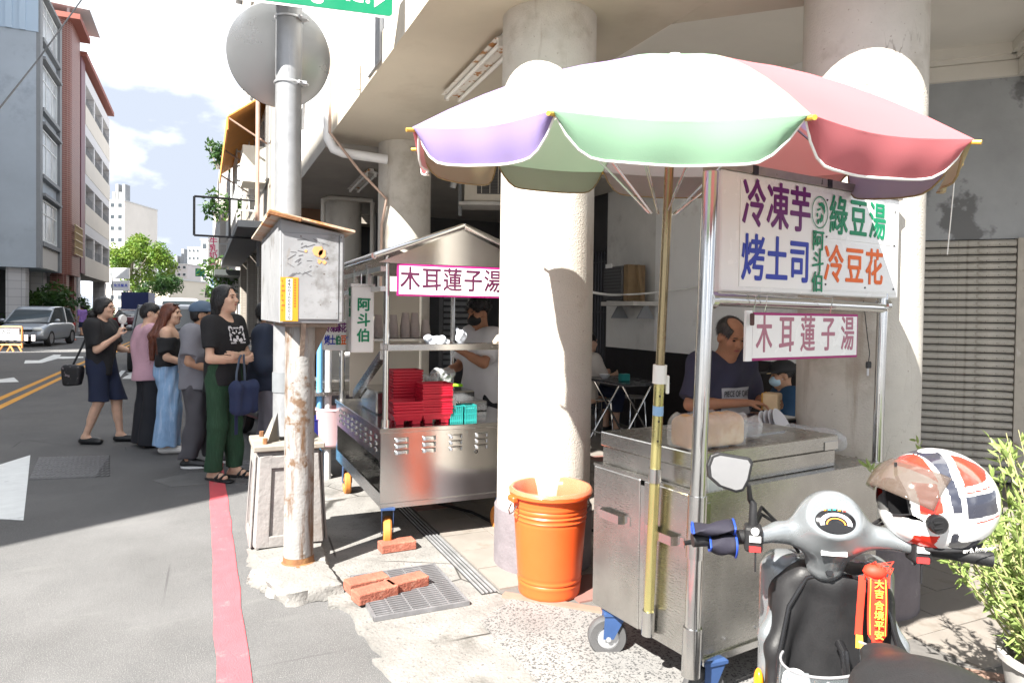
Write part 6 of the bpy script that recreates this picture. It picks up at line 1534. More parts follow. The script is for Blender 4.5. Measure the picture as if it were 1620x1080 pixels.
        ho = Hs.obj('hair', hmat, t, 1); strands(ho, t, hmat, 900 if style != 'curly' else 1500, style, seed)
    g0 = glasses
    if g0:
        b = MB(); up_ = g0 == 'up'
        for sx in (-1, 1):
            if up_: b.ell(hp(sx * .034, .055, .112), (.026 * hs_, .02 * hs_, .012 * hs_), 12, 6, hm)
            else:
                ring = [hp(sx * .034 + .021 * math.cos(a), .104 - abs(.1 * .021 * math.cos(a)), .008 + .017 * math.sin(a)) for a in np.linspace(0, 2 * PI, 15)[:-1]]; b.tube(ring, .0018, 5, True)
                b.tube([hp(sx * .056, .10, .012), hp(sx * .078, .02, .012)], .0018, 5)
        if not up_: b.tube([hp(-.013, .106, .01), hp(.013, .106, .01)], .0018, 5)
        b.obj('glasses', m_lens, t, smooth=True)
    # clothes
    if top:
        T = SDF(lo, hi, vox); e = top.get('e', .012) * s; c = T.cone; hz = top.get('hem', .84) * s; sl = top.get('sleeve', .62)
        for q, sx in (('l', -1), ('r', 1)):
            sh, el, wr = j['sh' + q], j['el' + q], j['wr' + q]
            st0 = sh if not top.get('off') else sh.lerp(el, .3)
            if sl > 0:
                en = st0.lerp(el, min(1, sl)); r1 = .05 * s * w + e; c(st0, en, .05 * s * w + e, r1 + top.get('cuff', .004), k=.03)
                if sl > 1: en2 = el.lerp(wr, sl - 1); c(el, en2, .046 * s * w + e, .034 * s * w + e, k=.03)
                enx, dirx = (el.lerp(wr, sl - 1), (wr - el)) if sl > 1 else (en, el - st0)
                dirx = dirx.normalized(); T.box(enx + dirx * .06, (.085, .085, .06), r=.001, k=.0, rot=dirx.to_track_quat('Z', 'Y').to_matrix(), sub=True)
        for q, sx in (('l', -1), ('r', 1)):
            sh, el, wr = j['sh' + q], j['el' + q], j['wr' + q]; hi_ = j['pel'].lerp(j['hi' + q], .7)
            if not top.get('off'): c(j['neck'] + Vector((sx * .045, 0, -.035)) * s, sh + Vector((0, 0, .0)), .05 * s + e * .5, .048 * s * w + e, k=.04)
            c(sh + Vector((-sx * .045, 0, -.04 if not top.get('off') else -.10)) * s, hi_ + Vector((0, 0, -.12)) * s, .075 * s * w + e, (.092 * w + top.get('flare', 0)) * s + e, k=.07)
        c(j['chest'] + Vector((0, .012, .03)) * s, j['pel'] + Vector((0, 0, -.1)) * s, .125 * s * w + e, (.118 * w + top.get('flare', 0)) * s + e, k=.07)
        if not top.get('off'):
            nk = top.get('neckr', .07); T.ell(j['neck'] + Vector((0, .02, .045)) * s, (nk * s, nk * 1.15 * s, .062 * s), k=.01, sub=True)
        else: T.box(Vector((0, 0, 1.50 * s)), (.4, .3, 1.50 * s - (1.315) * s), r=.01, k=.01, sub=True)
        pz = Vector((0, 0, hz)); T.cut((0, 0, hz), top.get('hemn', (0, 0, -1)))
        T.apply(folds(seed, top.get('fold', .009)))
        T.obj(top.get('name', 'shirt'), top['m'], t, 2)
        if top.get('extra'): top['extra'](t, j, s)
    if bottom:
        T = SDF(lo, hi, vox); c = T.cone; e = bottom.get('e', .012) * s; hz = bottom.get('hem', .1) * s
        wid = bottom.get('wide', 0) * s
        for q, sx in (('l', -1), ('r', 1)):
            hi_, kn, an = j['hi' + q], j['kn' + q], j['an' + q]
            c(hi_ + Vector((0, 0, .08)) * s, kn, .088 * s * w + e, .06 * s * w + e + wid * .55, k=.035)
            c(kn, an - Vector((0, 0, .03)), .06 * s * w + e + wid * .55, .042 * s * w + e + wid, k=.025)
        c(j['pel'] + Vector((0, 0, .1)) * s, j['pel'] + Vector((0, 0, -.04)) * s, .12 * s * w + e * .5, .125 * s * w + e, k=.06)
        T.cut((0, 0, 1.03 * s), (0, 0, 1))
        T.cut((0, 0, hz), (0, 0, -1))
        T.apply(folds(seed + 5, bottom.get('fold', .008)))
        T.obj(bottom.get('name', 'trousers'), bottom['m'], t, 2)
    if legs and shoes:
        for q in 'lr':
            an, to = j['an' + q], j['to' + q]; fd = (to - an); fd.z = 0; fd.normalize(); hl = an - fd * .05 * s; gz = min(an.z - .085 * s, 10)
            sdn = Vector((fd.y, -fd.x, 0)); S_ = SDF(Vector((min(hl.x, to.x) - .12, min(hl.y, to.y) - .12, gz - .02)), Vector((max(hl.x, to.x) + .12, max(hl.y, to.y) + .12, gz + .22)), .006)
            base = lambda k_, zz, o=0: Vector(((hl.x + (to.x + fd.x * .05 * s - hl.x) * k_) + sdn.x * o, (hl.y + (to.y + fd.y * .05 * s - hl.y) * k_) + sdn.y * o, gz + zz))
            if shoes == 'sandal':
                S_.cone(base(0, .012), base(1, .012), .043 * s, .05 * s, k=.02, flat=((0, 0, 1), .36)); S_.cone(base(.3, .01), base(.7, .012), .045 * s, .05 * s, k=.02, flat=((0, 0, 1), .36))
                for kk in (.55, .78): S_.cone(base(kk, .035, -.05 * s), base(kk + .03, .075 * (1.25 - kk * .6), 0), .011, .011, k=.01); S_.cone(base(kk + .03, .075 * (1.25 - kk * .6), 0), base(kk, .035, .05 * s), .011, .011, k=.01)
                S_.cone(base(.12, .09, -.04 * s), base(-.02, .085, 0), .009, .009, k=.01); S_.cone(base(-.02, .085, 0), base(.12, .09, .04 * s), .009, .009, k=.01)
            else:
                up2 = {'shoe': .075, 'sneaker': .085, 'loafer': .05, 'heel': .04}[shoes]
                S_.cone(base(.05, .036), base(.92, .03), .040 * s, .042 * s, k=.02, flat=((0, 0, 1), .8)); S_.cone(base(.1, .04), base(.2, up2), .04 * s, .038 * s, k=.02); S_.cone(base(.25, up2 * .9), base(.75, .04), .034 * s, .036 * s, k=.03)
                S_.cut(base(0, .0), (0, 0, -1))
                if shoes == 'loafer': S_.ell(base(.2, .1), (.055 * s, .055 * s, .055 * s), k=.01, sub=True); S_.ell(base(.35, .1), (.045 * s, .045 * s, .05 * s), k=.01, sub=True)
            so = S_.obj(shoes if shoes != 'heel' else 'sandal_shoe', shoe_mat, t, 1)
            if shoes == 'sneaker': MB().lathe([(.001, .0), (.13 * s, 0), (.132 * s, .018), (.001, .02)], base(.5, .0), 20, None, sx=abs(fd.x) * 1 + abs(sdn.x) * .36, sy=abs(fd.y) * 1 + abs(sdn.y) * .36).obj('sole', mat('sole_white', (.7, .7, .7), .6), so, smooth=True)
    return t, j, s, hp, hm
def face_dir(phi): return -TH - R(phi)          # phi: 0 = away from the camera, 90 = facing right in the picture, 180 = towards it
m_blackT = clothm('cotton_black', (.012, .012, .014)); m_navyS = clothm('cotton_navy', (.012, .018, .045)); m_pinkS = clothm('cotton_pink', (.50, .30, .36)); m_blackP = clothm('trouser_black', (.014, .015, .02))
m_denim = clothm('denim_pale', (.22, .36, .56), .16, streak=((.36, .48, .66), 4, .5, (9, 9, 1))); m_greyT = clothm('cotton_grey', (.19, .19, .215)); m_greyP = clothm('trouser_grey', (.075, .072, .082))
m_greenP = clothm('corduroy_green', (.016, .05, .025), .15, streak=((.028, .075, .04), 12, .5, (14, 14, .4))); m_navyJ = clothm('jacket_navy', (.018, .026, .048)); m_greyP2 = clothm('trouser_pale_grey', (.17, .17, .20))
m_shoeb = mat('shoe_black', (.014, .015, .017), .35); m_shoew = mat('shoe_white', (.62, .60, .58), .5)
SD = math.sin(-TH), math.cos(-TH)
# woman with a hand fan, in profile
q = G(160, 700)
w1, j_, s_, hp_, hm_ = person('person in black T-shirt and navy shorts holding a white hand fan, in profile', q, face_dir(88), 1.57, sk_a,
    dict(anl=(-.09, .17, .085), knl=(-.09, .13, .47), anr=(.09, -.13, .085), knr=(.09, .02, .48), elr=(.20, .06, 1.10), wrr=(.14, .27, 1.27), ell=(-.2, .10, 1.10), wrl=(-.08, .30, 1.08), head=(0, .04, 1.58)),
    dict(m=m_blackT, sleeve=.8, hem=.80, e=.018, flare=.0), dict(m=m_navyS, hem=.50, wide=.05, e=.018, name='shorts'), 'loafer', m_shoeb, (m_hairb, 'pony', {}), (0, 0), dict(r=dict(d=(-.1, .3, 1), n=(-.6, .5, 0), curl=1.1), l=dict(d=(.4, .8, .2), n=(0, 0, 1), curl=.9)), glasses='on', seed=3)
fo = thing('hand_fan', 'white battery hand fan held up by the person in navy shorts', 'hand fan', w1.matrix_basis @ (Vector((.11, .30, 1.33)) * s_), face_dir(88))
MB().cyl((0, 0, -.05), (0, 0, .07), .014).obj('grip', mat('fan_white', (.72, .72, .70), .4), fo, smooth=True); MB().lathe([(.0, -.02), (.045, -.018), (.052, 0), (.045, .018), (0, .02)], (0, 0, .115), 20, Vector((.2, 1, 0))).obj('fan_head', MATS['fan_white'], fo, smooth=True)
def bag(label, o, rz, dims, material, seed, strap=None, name='bag', extra=None):
    t = thing(name, label, 'bag', o, rz); a, b_, c_ = dims; S_ = SDF((-a, -b_ * 1.4, -c_), (a, b_ * 1.4, c_), .009)
    S_.box((0, 0, 0), (a * .82, b_ * .8, c_ * .84), r=min(dims) * .5, k=.01); S_.apply(folds(seed, .010)); S_.obj('body', material, t, 1)
    if strap: MB().tube([Vector(p) for p in strap], .011, 6).obj('strap', mat('strap_black', (.012, .012, .014), .6), t, smooth=True)
    return t
wp = lambda W_, v, k=1.: W_.matrix_basis @ (Vector(v) * k)
m_bagb = mat('bag_black_print', (.012, .012, .014), .55, var=.2, speck=((.16, .13, .14), 26, .60))
bo_ = wp(w1, (.20, -.21, .80), s_)
bag('black shoulder bag with colourful front behind the person in navy shorts', bo_, face_dir(88), (.06, .12, .13), m_bagb, 4, [(0, .0, .11), (-.02, .08, .3), (-.10, .17, .62), (-.18, .2, .60)], 'shoulder_bag')
# person in pink, arm raised, seen from behind
q = G(234, 705); person('person in pink shirt and black trousers with one hand raised to the head', q, face_dir(40), 1.51, sk_a,
    dict(elr=(.30, .10, 1.22), wrr=(.20, .16, 1.46), head=(0, .03, 1.585)), dict(m=m_pinkS, sleeve=.7, hem=.80, e=.024, flare=.02, fold=.014), dict(m=m_blackP, hem=.04, wide=.075), 'shoe', m_shoeb, (m_hairb, 'short', {}), (R(-30), R(-12)), dict(r=dict(d=(-.4, -.1, 1), n=(-1, 0, 0), curl=.6)), seed=5)
# long haired woman
q = G(266, 714); w3, j_, s3, hp3, hm3 = person('person in black off-shoulder top and pale blue wide jeans in the queue', q, face_dir(68), 1.51, sk_a,
    dict(ell=(-.24, .02, 1.13), wrl=(-.06, .22, 1.05), elr=(.23, .0, 1.10), wrr=(.12, .24, 1.0), head=(0, .03, 1.585)), dict(m=m_blackT, off=True, sleeve=.75, hem=1.0, e=.022, fold=.012, cuff=.012), dict(m=m_denim, hem=.09, wide=.085, e=.016, name='jeans', fold=.012), 'heel', m_shoew, (m_hairbr, 'long', dict(len=.46, fwd=.0)), (R(-22), 0), dict(l=dict(d=(.8, .5, 0), n=(0, 0, -1), curl=.7), r=dict(d=(-.4, .8, 0), n=(0, 0, -1), curl=.9)), glasses='up', seed=8)
# man in grey T-shirt, half hidden
q = G(312, 735); w4, j_, s4, hp4, hm4 = person('person in grey T-shirt and dark grey trousers, half hidden in the queue', q, face_dir(80), 1.53, sk_c,
    dict(ell=(-.22, .0, 1.10), wrl=(-.15, .24, 1.02), elr=(.24, -.02, 1.09), wrr=(.16, .23, .98), anr=(.12, -.06, .085), anl=(-.1, .14, .085), head=(0, .05, 1.56)), dict(m=m_greyT, sleeve=.8, hem=.80, e=.03, flare=.02), dict(m=m_greyP, hem=.10, wide=.03, e=.018, fold=.014), 'sneaker', m_shoeb, (m_hairb, 'short', {}), (0, 0), dict(r=dict(d=(-.3, .9, -.2), n=(-1, 0, 0), curl=1.), l=dict(d=(.3, .9, -.2), n=(1, 0, 0), curl=1.)), build=1.1, seed=9)
CP = thing('cap', 'slate blue cap on the person in the grey T-shirt', 'cap', w4.matrix_basis @ hp4(0, -.015, .06), face_dir(80))
S_ = SDF((-.13, -.14, -.06), (.13, .22, .1), .007); S_.ell((0, 0, 0), (.092, .112, .085), k=.01); S_.box((0, .12, -.012), (.07, .07, .006), r=.005, k=.03); S_.cut((0, 0, -.022), (0, 0, -1)); S_.obj('crown', mat('cap_slate', (.07, .11, .17), .7, var=.1), CP, 1)
bag('black printed hand bag in front of the person in the grey T-shirt', wp(w4, (.12, .22, .87), s4), face_dir(100), (.16, .10, .13), m_bagb, 6, [(-.08, 0, .09), (-.05, 0, .17), (.05, 0, .17), (.08, 0, .09)], 'hand_bag')
# long haired man in black T-shirt, arms crossed
q = G(353, 756)
def tiger(t, j, s):
    """white line print of an animal face on the chest"""
    n = Vector((0, 1, 0)); b = MB(); mm = frame(Vector((.0, .150, 1.27)) * s, (-1, 0, 0), (0, 0, 1)) @ Matrix.Rotation(R(-14), 4, 'X')
    def pol(p, m=True):
        for sx in ((1, -1) if m else (1,)): b.prism([(x * sx * 1.15, y * 1.15) for x, y in p], .0016, mm)
    pol([(.03, .055), (.05, .072), (.07, .07), (.075, .05), (.066, .03), (.06, .036), (.064, .052), (.054, .058), (.04, .048)]); pol([(.0, .06), (.02, .062), (.03, .055), (.02, .05), (.0, .052)])
    pol([(.066, .03), (.074, .0), (.07, -.02), (.08, -.035), (.06, -.04), (.062, -.02), (.06, .0)]); pol([(.012, .02), (.04, .03), (.045, .02), (.02, .008)]); pol([(.0, .0), (.012, -.005), (.01, -.03), (.0, -.034)]); pol([(.014, -.028), (.04, -.02), (.05, -.04), (.03, -.05), (.006, -.044)])
    pol([(.05, .01), (.062, .012), (.05, -.006)]); pol([(.0, .045), (.006, .03), (.0, .018)]); pol([(.03, .044), (.045, .042), (.03, .036)])
    for i in range(6): pol([(.02 + i * .009, -.052), (.028 + i * .009, -.05), (.024 + i * .009, -.064)])
    tag(b.obj('chest_print', mat('print_white', (.62, .60, .62), .7), t), kind='stuff')
w5, j5, s5, hp5, hm5 = person('person in black T-shirt with animal print, arms crossed, green corduroy trousers', q, face_dir(112), 1.66, sk_a,
    dict(elr=(.215, .06, 1.07), wrr=(-.02, .20, 1.05), ell=(-.215, .06, 1.08), wrl=(.06, .23, 1.10), shl=(-.155, -.01, 1.385), shr=(.155, -.01, 1.385), anr=(.09, -.02, .085), anl=(-.08, .05, .085), head=(0, .02, 1.585)),
    dict(m=m_blackT, sleeve=.72, hem=.84, e=.014, fold=.008, extra=tiger), dict(m=m_greenP, hem=.09, wide=.022, e=.014, fold=.010), 'sandal', m_shoeb, (m_hairb, 'tied', dict(len=.20, line=.10)), (R(12), R(4)), dict(r=dict(d=(-.9, .2, .2), n=(0, -1, .2), curl=.6), l=dict(d=(.9, .1, .05), n=(0, -1, 0), curl=.6)), vox=.0065, seed=10, build=.93)
tb = thing('tote_bag', 'navy canvas tote bag hanging from the forearm of the person with crossed arms', 'bag', wp(w5, (.06, .28, .77), s5), face_dir(112))
S_ = SDF((-.2, -.13, -.22), (.2, .13, .2), .008); S_.box((0, 0, -.04), (.125, .06, .13), r=.045, k=.01); S_.cone((-.08, 0, .06), (.08, 0, .06), .05, .05, k=.05); S_.apply(folds(3, .012)); S_.obj('body', clothm('canvas_navy', (.018, .028, .075)), tb, 1)
for x in (-.05, .05): MB().tube([(x, -.03, .06), (x * .9, -.03, .18), (x * .5, -.02, .30), (x * .3, -.01, .33)], .010, 6).obj('handle', mat('strap_slate', (.07, .09, .13), .6), tb, smooth=True)
MB().box((.0, -.075, -.12), (.032, .006, .46)).obj('ribbon', mat('ribbon_navy', (.02, .025, .08), .6), tb); MB().tube([(0, -.08, .10), (.012, -.08, .06), (-.008, -.08, .03), (.01, -.08, .0), (0, -.08, -.03)], .006, 6).obj('clip', m_tube, tb)
# person in navy jacket, head hidden by the cabinet
q = G(420, 738)
m_flor = mat('floral_pink', (.62, .42, .47), .8, col2=(.55, .04, .2), c2=.54, c2w=.03, c2s=26, speck=((.16, .1, .2), 40, .62))
w6, j6, s6, hp6, hm6 = person('person in navy jacket over a pink floral shirt behind the lamp post', q, face_dir(75), 1.53, sk_c,
    dict(elr=(.26, -.02, 1.10), wrr=(.14, .22, 1.04), ell=(-.22, .02, 1.10), wrl=(-.1, .22, 1.06), knr=(.10, .10, .50), anr=(.1, .02, .085), anl=(-.1, -.06, .085)), dict(m=m_navyJ, sleeve=1.85, hem=.80, e=.036, flare=.02, fold=.016, name='jacket'), dict(m=m_greyP2, hem=.09, wide=.015, e=.018, fold=.014), 'shoe', m_shoeb, (m_hairb, 'short', {}), (0, 0), None, build=1.05, seed=12)
S_ = SDF((-.25, -.1, .7), (.25, .35, 1.5), .009); S_.cone((.02, .085, 1.33), (.02, .10, .86), .075, .10, k=.05); S_.cone((-.04, .085, 1.33), (-.04, .10, .86), .075, .10, k=.05); S_.cut((0, 0, .76), (0, 0, -1)); S_.obj('floral_shirt', m_flor, w6, 1)
# passer-by in purple, far
q = G(130, 532); person('distant passer-by in purple shirt and dark shorts near the left houses', q, face_dir(-70), 1.62, sk_c, dict(anr=(.09, .2, .085), anl=(-.09, -.18, .085), knr=(.09, .15, .48)), dict(m=clothm('cotton_purple', (.28, .16, .46)), sleeve=.8, hem=.8, e=.03), dict(m=m_navyS, hem=.5, wide=.04, name='shorts'), 'shoe', m_shoeb, (m_hairb, 'short', {}), vox=.012, seed=14)
# ------------------------------------------------------------------ cart workers and customers
q = P(763, 520, 5.55); wk = dict(elr=(.24, .10, 1.10), wrr=(.08, .36, 1.07), ell=(-.25, .14, 1.16), wrl=(-.12, .36, 1.30), head=(0, .04, 1.585))
w7, j7, s7, hp7, hm7 = person('person in white T-shirt and black face mask working behind the gabled cart', (q.x, q.y), face_dir(235), 1.56, sk_b, wk, dict(m=clothm('cotton_white', (.60, .59, .60), .05), sleeve=.8, hem=.8, e=.03, fold=.012), dict(m=m_blackP, hem=.09, wide=.03), 'shoe', m_shoeb, (m_hairb, 'curly', {}), (R(5), R(-14)), dict(r=dict(d=(-.3, .9, -.15), n=(0, 0, -1), curl=.7), l=dict(d=(.2, .7, .4), n=(1, .3, 0), curl=.9)), seed=21)
def mask(W_, j, s, hp, hm, material, hs=1.):
    S_ = SDF(j['head'] + Vector((-.13, -.13, -.16)), j['head'] + Vector((.13, .16, .08)), .006)
    S_.ell(hp(0, .045, -.042), (.068 * s, .082 * s, .060 * s), k=.01, rot=hm); S_.box(hp(0, -.10, -.04), (.12, .12, .12), r=.001, k=.005, rot=hm, sub=True); S_.obj('face_mask', material, W_, 1)
    for sx in (-1, 1): MB().tube([hp(sx * .062, .03, -.03), hp(sx * .08, -.02, -.01)], .0022, 5).obj('mask_loop', material, W_)
mask(w7, j7, s7, hp7, hm7, mat('mask_black', (.014, .014, .015), .7))
S_ = SDF(Vector(j7['wrr']) - Vector((.12, .1, .1)), Vector(j7['wrr']) + Vector((.12, .2, .1)), .006); hand(S_, j7['wrr'] - Vector((0, .02, 0)), (-.3, .9, -.15), (0, 0, -1), -1, .7, 1.12); S_.obj('glove', mat('glove_clear', (.72, .74, .74), .35, alpha=.75), w7, 1)
# toast seller
def cake(t, j, s):
    S_ = SDF(Vector((-.19, .05, .93)) * s, Vector((.19, .3, 1.24)) * s, .006)
    mm = frame(Vector((0, .158, 1.135)) * s, (-1, 0, 0), (0, -.10, 1))
    rows = []
    for yy in np.linspace(-.19, .055, 9): rows.append([Vector((x, .148 + .012 * math.cos(x * 9) - .0 + (.012 if yy < -.05 else .006 * (1 - abs(yy) * 4)), 1.135 + yy)) * s for x in np.linspace(.125, -.125, 12)])
    pz = MB().grid(rows).obj('shirt_block', clothm('print_grey', (.38, .39, .42), .12), t, smooth=True)
    sw_ = pz.modifiers.new('wrap', 'SHRINKWRAP'); sw_.target = [c for c in t.children if c.name.startswith('T_shirt')][0]; sw_.wrap_method = 'NEAREST_SURFACEPOINT'; sw_.wrap_mode = 'OUTSIDE_SURFACE'; sw_.offset = .003
    me = text_mesh('PIECE OF CAKE', .052 * s, .012, 0., 'CENTER', .66); me.materials.append(m_blackT)
    bm = bmesh.new(); bm.from_mesh(me); bmesh.ops.subdivide_edges(bm, edges=[e for e in bm.edges if e.calc_length() > .012], cuts=2); bm.to_mesh(me); bm.free()
    me.transform(mm @ Matrix.Translation((0, .012, .02))); o = link('shirt_lettering', me, t)
    sw_ = o.modifiers.new('wrap', 'SHRINKWRAP'); sw_.target = [c for c in t.children if c.name.startswith('T_shirt')][0]; sw_.wrap_method = 'NEAREST_SURFACEPOINT'; sw_.wrap_mode = 'OUTSIDE_SURFACE'; sw_.offset = .006
q = P(1136, 560, 3.95)
w8, j8, s8, hp8, hm8 = person('person in navy T-shirt lettered PIECE OF CAKE, slicing toast behind the cart', (q.x, q.y), face_dir(150), 1.51, sk_b,
    dict(neck=(0, .045, 1.375), head=(0, .105, 1.505), chest=(0, .02, 1.2), shl=(-.185, .02, 1.335), shr=(.185, .02, 1.335), elr=(.27, .03, 1.08), wrr=(.05, .28, 1.11), ell=(-.27, .06, 1.08), wrl=(-.17, .31, 1.12)),
    dict(m=clothm('cotton_indigo', (.035, .035, .065)), sleeve=.85, hem=.80, e=.03, flare=.01, fold=.009, name='T_shirt', extra=cake, neckr=.085), dict(m=m_blackP, hem=.09, wide=.02), 'shoe', m_shoeb, (m_hairg, 'crop', dict(bald=True, line=.085)), (R(-14), R(-22)), dict(r=dict(d=(-.8, .55, 0), n=(0, 0, -1), curl=.5, side=-1), l=dict(d=(.4, .9, 0), n=(1, 0, -.3), curl=.8)), vox=.0065, seed=23)
bp_ = wp(w8, (-.09, .36, 1.12), s8); t = thing('toast_block', 'cut block of toast bread in the hands of the person behind the toast cart', 'bread', bp_, face_dir(215))
S_ = SDF((-.1, -.1, -.1), (.1, .1, .1), .006); S_.box((0, 0, 0), (.042, .048, .048), r=.012, k=.001); S_.obj('crumb', mat('bread_crumb', (.60, .46, .28), .8, var=.1), t, 1); MB().box((.044, 0, 0), (.006, .094, .094)).obj('crust', mat('crust_gold', (.62, .33, .06), .7), t, bevel=.003)
# customer with a cap and surgical mask behind
q = P(1246, 600, 5.5)
w9, j9, s9, hp9, hm9 = person('person in dark blue T-shirt, black cap and blue face mask behind the toast cart', (q.x, q.y), face_dir(275), 1.46, sk_c, dict(hil=(-.09, .0, .50), hir=(.09, 0, .50), pel=(0, -.02, .52), chest=(0, 0, .82), neck=(0, .0, 1.0), head=(0, .05, 1.15), shl=(-.17, 0, .96), shr=(.17, 0, .96), ell=(-.21, .1, .72), elr=(.22, .12, .72), wrl=(-.14, .33, .76), wrr=(.14, .33, .76), knl=(-.1, .42, .5), knr=(.1, .42, .5), anl=(-.1, .40, .085), anr=(.1, .40, .085)), dict(m=clothm('cotton_blue', (.012, .045, .10)), sleeve=.85, hem=.48, e=.03), dict(m=m_blackP, hem=.03, wide=.03), 'shoe', m_shoeb, (m_hairb, 'crop', {}), (0, R(-10)), None, seed=25)
mask(w9, j9, s9, hp9, hm9, mat('mask_blue', (.42, .58, .68), .7))
CP = thing('cap', 'black cap with a tan brim edge on the masked customer', 'cap', w9.matrix_basis @ hp9(0, -.012, .055), face_dir(275)); CP.rotation_euler[0] = R(-8)
S_ = SDF((-.13, -.14, -.06), (.13, .22, .1), .007); S_.ell((0, 0, 0), (.088, .108, .082), k=.01); S_.box((0, .12, -.012), (.068, .068, .006), r=.005, k=.03); S_.cut((0, 0, -.022), (0, 0, -1)); S_.obj('crown', mat('cap_black', (.013, .013, .015), .7), CP, 1)
MB().tube([(.07 * math.cos(a), .115 + .073 * math.sin(a), -.012) for a in np.linspace(0, PI, 12)], .004, 5).obj('brim_edge', mat('brim_tan', (.4, .3, .16), .7), CP)
# seated customer, mostly behind the column
q = G(925, 690); person('seated customer in pale shirt and shorts, mostly hidden by the round column', (q.x, q.y), face_dir(60), 1.66, sk_a, dict(hil=(-.09, .0, .50), hir=(.09, 0, .50), pel=(0, -.02, .52), chest=(0, 0, .82), neck=(0, .0, 1.0), head=(0, .05, 1.15), shl=(-.17, 0, .96), shr=(.17, 0, .96), ell=(-.21, .1, .72), elr=(.22, .12, .72), wrl=(-.14, .33, .76), wrr=(.14, .33, .76), knl=(-.1, .42, .5), knr=(.1, .42, .5), anl=(-.1, .40, .085), anr=(.1, .40, .085)), dict(m=clothm('cotton_cream', (.5, .46, .42)), sleeve=.85, hem=.48, e=.03), dict(m=m_navyS, hem=.3, wide=.02, name='shorts'), 'shoe', m_shoeb, (m_hairb, 'short', {}), vox=.01, seed=27)
# ------------------------------------------------------------------ scooter
HC = P(1313, 836, 1.66); sp = G(1386, 1075, .74)
fdv = (HC - sp).to_2d(); RZS = math.atan2(fdv.y, fdv.x) - PI / 2
sc_ = thing('scooter', 'silver grey motor scooter with black leg shield parked at the lower right', 'scooter', (HC.x, HC.y, 0), RZS)
zh = HC.z
m_silv = mat('scooter_silver', (.19, .205, .215), .28, .5, var=.03, coat=.6); m_blk = mat('scooter_black', (.009, .009, .010), .55, var=.15, vs_=20, bump=.06, bs=200); m_gloss = mat('gloss_black', (.01, .01, .011), .15)
S_ = SDF((-.36, -.2, -.3), (.36, .2, .2), .005)               # headset, origin at the headset centre
S_.cone((0, .0, .015), (0, .035, -.095), .078, .046, k=.03, flat=((0, 1, 0), .82)); S_.ell((0, .0, .02), (.072, .06, .045), k=.02)
for sx in (-1, 1): S_.cone((sx * .05, .0, -.015), (sx * .12, -.012, -.012), .042, .022, k=.035, flat=((0, 1, 0), .8)); S_.cone((sx * .12, -.012, -.012), (sx * .17, -.03, -.02), .022, .019, k=.02)
nrm = Vector((0, -.86, .50)).normalized(); DC = Vector((0, -.042, .030))
S_.cut(DC, nrm); S_.obj('headset_cover', m_silv, sc_, 2).location = (0, 0, zh)
pd_ = MB(); pd_.lathe([(.0, .002), (.043, .002), (.047, -.001), (.047, -.008)], DC + Vector((0, 0, zh)), 36, nrm, sx=1.0, sy=.66); da = pd_.obj('dashboard', m_gloss, sc_, smooth=True)
fr_ = frame((0, 0, 0), (1, 0, 0), Vector((0, .50, .86))); fr_.translation = DC + Vector((0, 0, zh)) + nrm * .0032
b = MB(); rows = []
for r_ in (.026, .036): rows.append([fr_ @ Vector((r_ * math.cos(a), r_ * .72 * math.sin(a) - .006, 0)) for a in np.linspace(R(-10), R(190), 17)])
b.grid(rows); b.obj('gauge_scale', mat('gauge_white', (.6, .6, .62), .4), da, fix=False)
b = MB(); rows = []
for r_ in (.019, .022): rows.append([fr_ @ Vector((r_ * math.cos(a), r_ * .72 * math.sin(a) - .008, .0004)) for a in np.linspace(R(0), R(180), 13)])
b.grid(rows); b.obj('gauge_arc', mat('gauge_orange', (.7, .25, .03), .4), da, fix=False)
for i, cc in enumerate(((.75, .3, .02), (.05, .4, .3), (.02, .45, .35), (.7, .35, .02), (.6, .05, .03))):
    MB().box(fr_ @ Vector((-.022 + .011 * i, .0275 - abs(i - 2) * .0012, .0006)), (.006, .003, .002)).obj('warning_light', mat('warn_%d' % i, cc, .3), da)
MB().box((0, -.036, zh - .045), (.058, .004, .017), Matrix.Rotation(R(-20), 3, 'X')).obj('white_label', mat('label_white', (.65, .65, .65), .5), sc_)
MB().lathe([(.0, .0), (.008, .0), (.009, -.004)], (0.0, -.006, zh - .105), 14, Vector((0, -1, .2))).obj('screw', m_gloss, sc_)
for sx in (-1, 1):
    o_ = Vector((sx * .185, -.035, zh - .022))
    MB().box(o_, (.042, .05, .062), Matrix.Rotation(sx * .1, 3, 'Z')).obj('switch_box', m_blk, sc_, bevel=.008, seg=2)
    MB().box(o_ + Vector((0, -.027, .004)), (.026, .006, .014)).obj('switch', mat('switch_grey', (.5, .5, .5), .5), sc_); MB().box(o_ + Vector((0, -.027, -.02)), (.026, .007, .012)).obj('switch', mat('switch_red', (.6, .03, .03), .4), sc_)
    MB().lathe([(.0, .006), (.008, .005), (.010, 0)], o_ + Vector((0, -.027, .022)), 14, Vector((0, -1, 0))).obj('button', MATS['switch_grey'], sc_, smooth=True)
    MB().cyl(o_ + Vector((sx * .02, 0, 0)), o_ + Vector((sx * .145, -.025, -.008)), .017, n=16).obj('grip', m_blk, sc_, smooth=True)
    MB().tube([o_ + Vector((0, .03, -.01)), o_ + Vector((sx * .06, .05, -.02)), o_ + Vector((sx * .16, .03, -.035))], [.008, .007, .006], 8).obj('brake_lever', m_gloss, sc_, smooth=True)
    MB().box(o_ + Vector((sx * -.002, -.024, -.052)), (.004, .004, .045)).obj('lever_stub', m_blk, sc_)
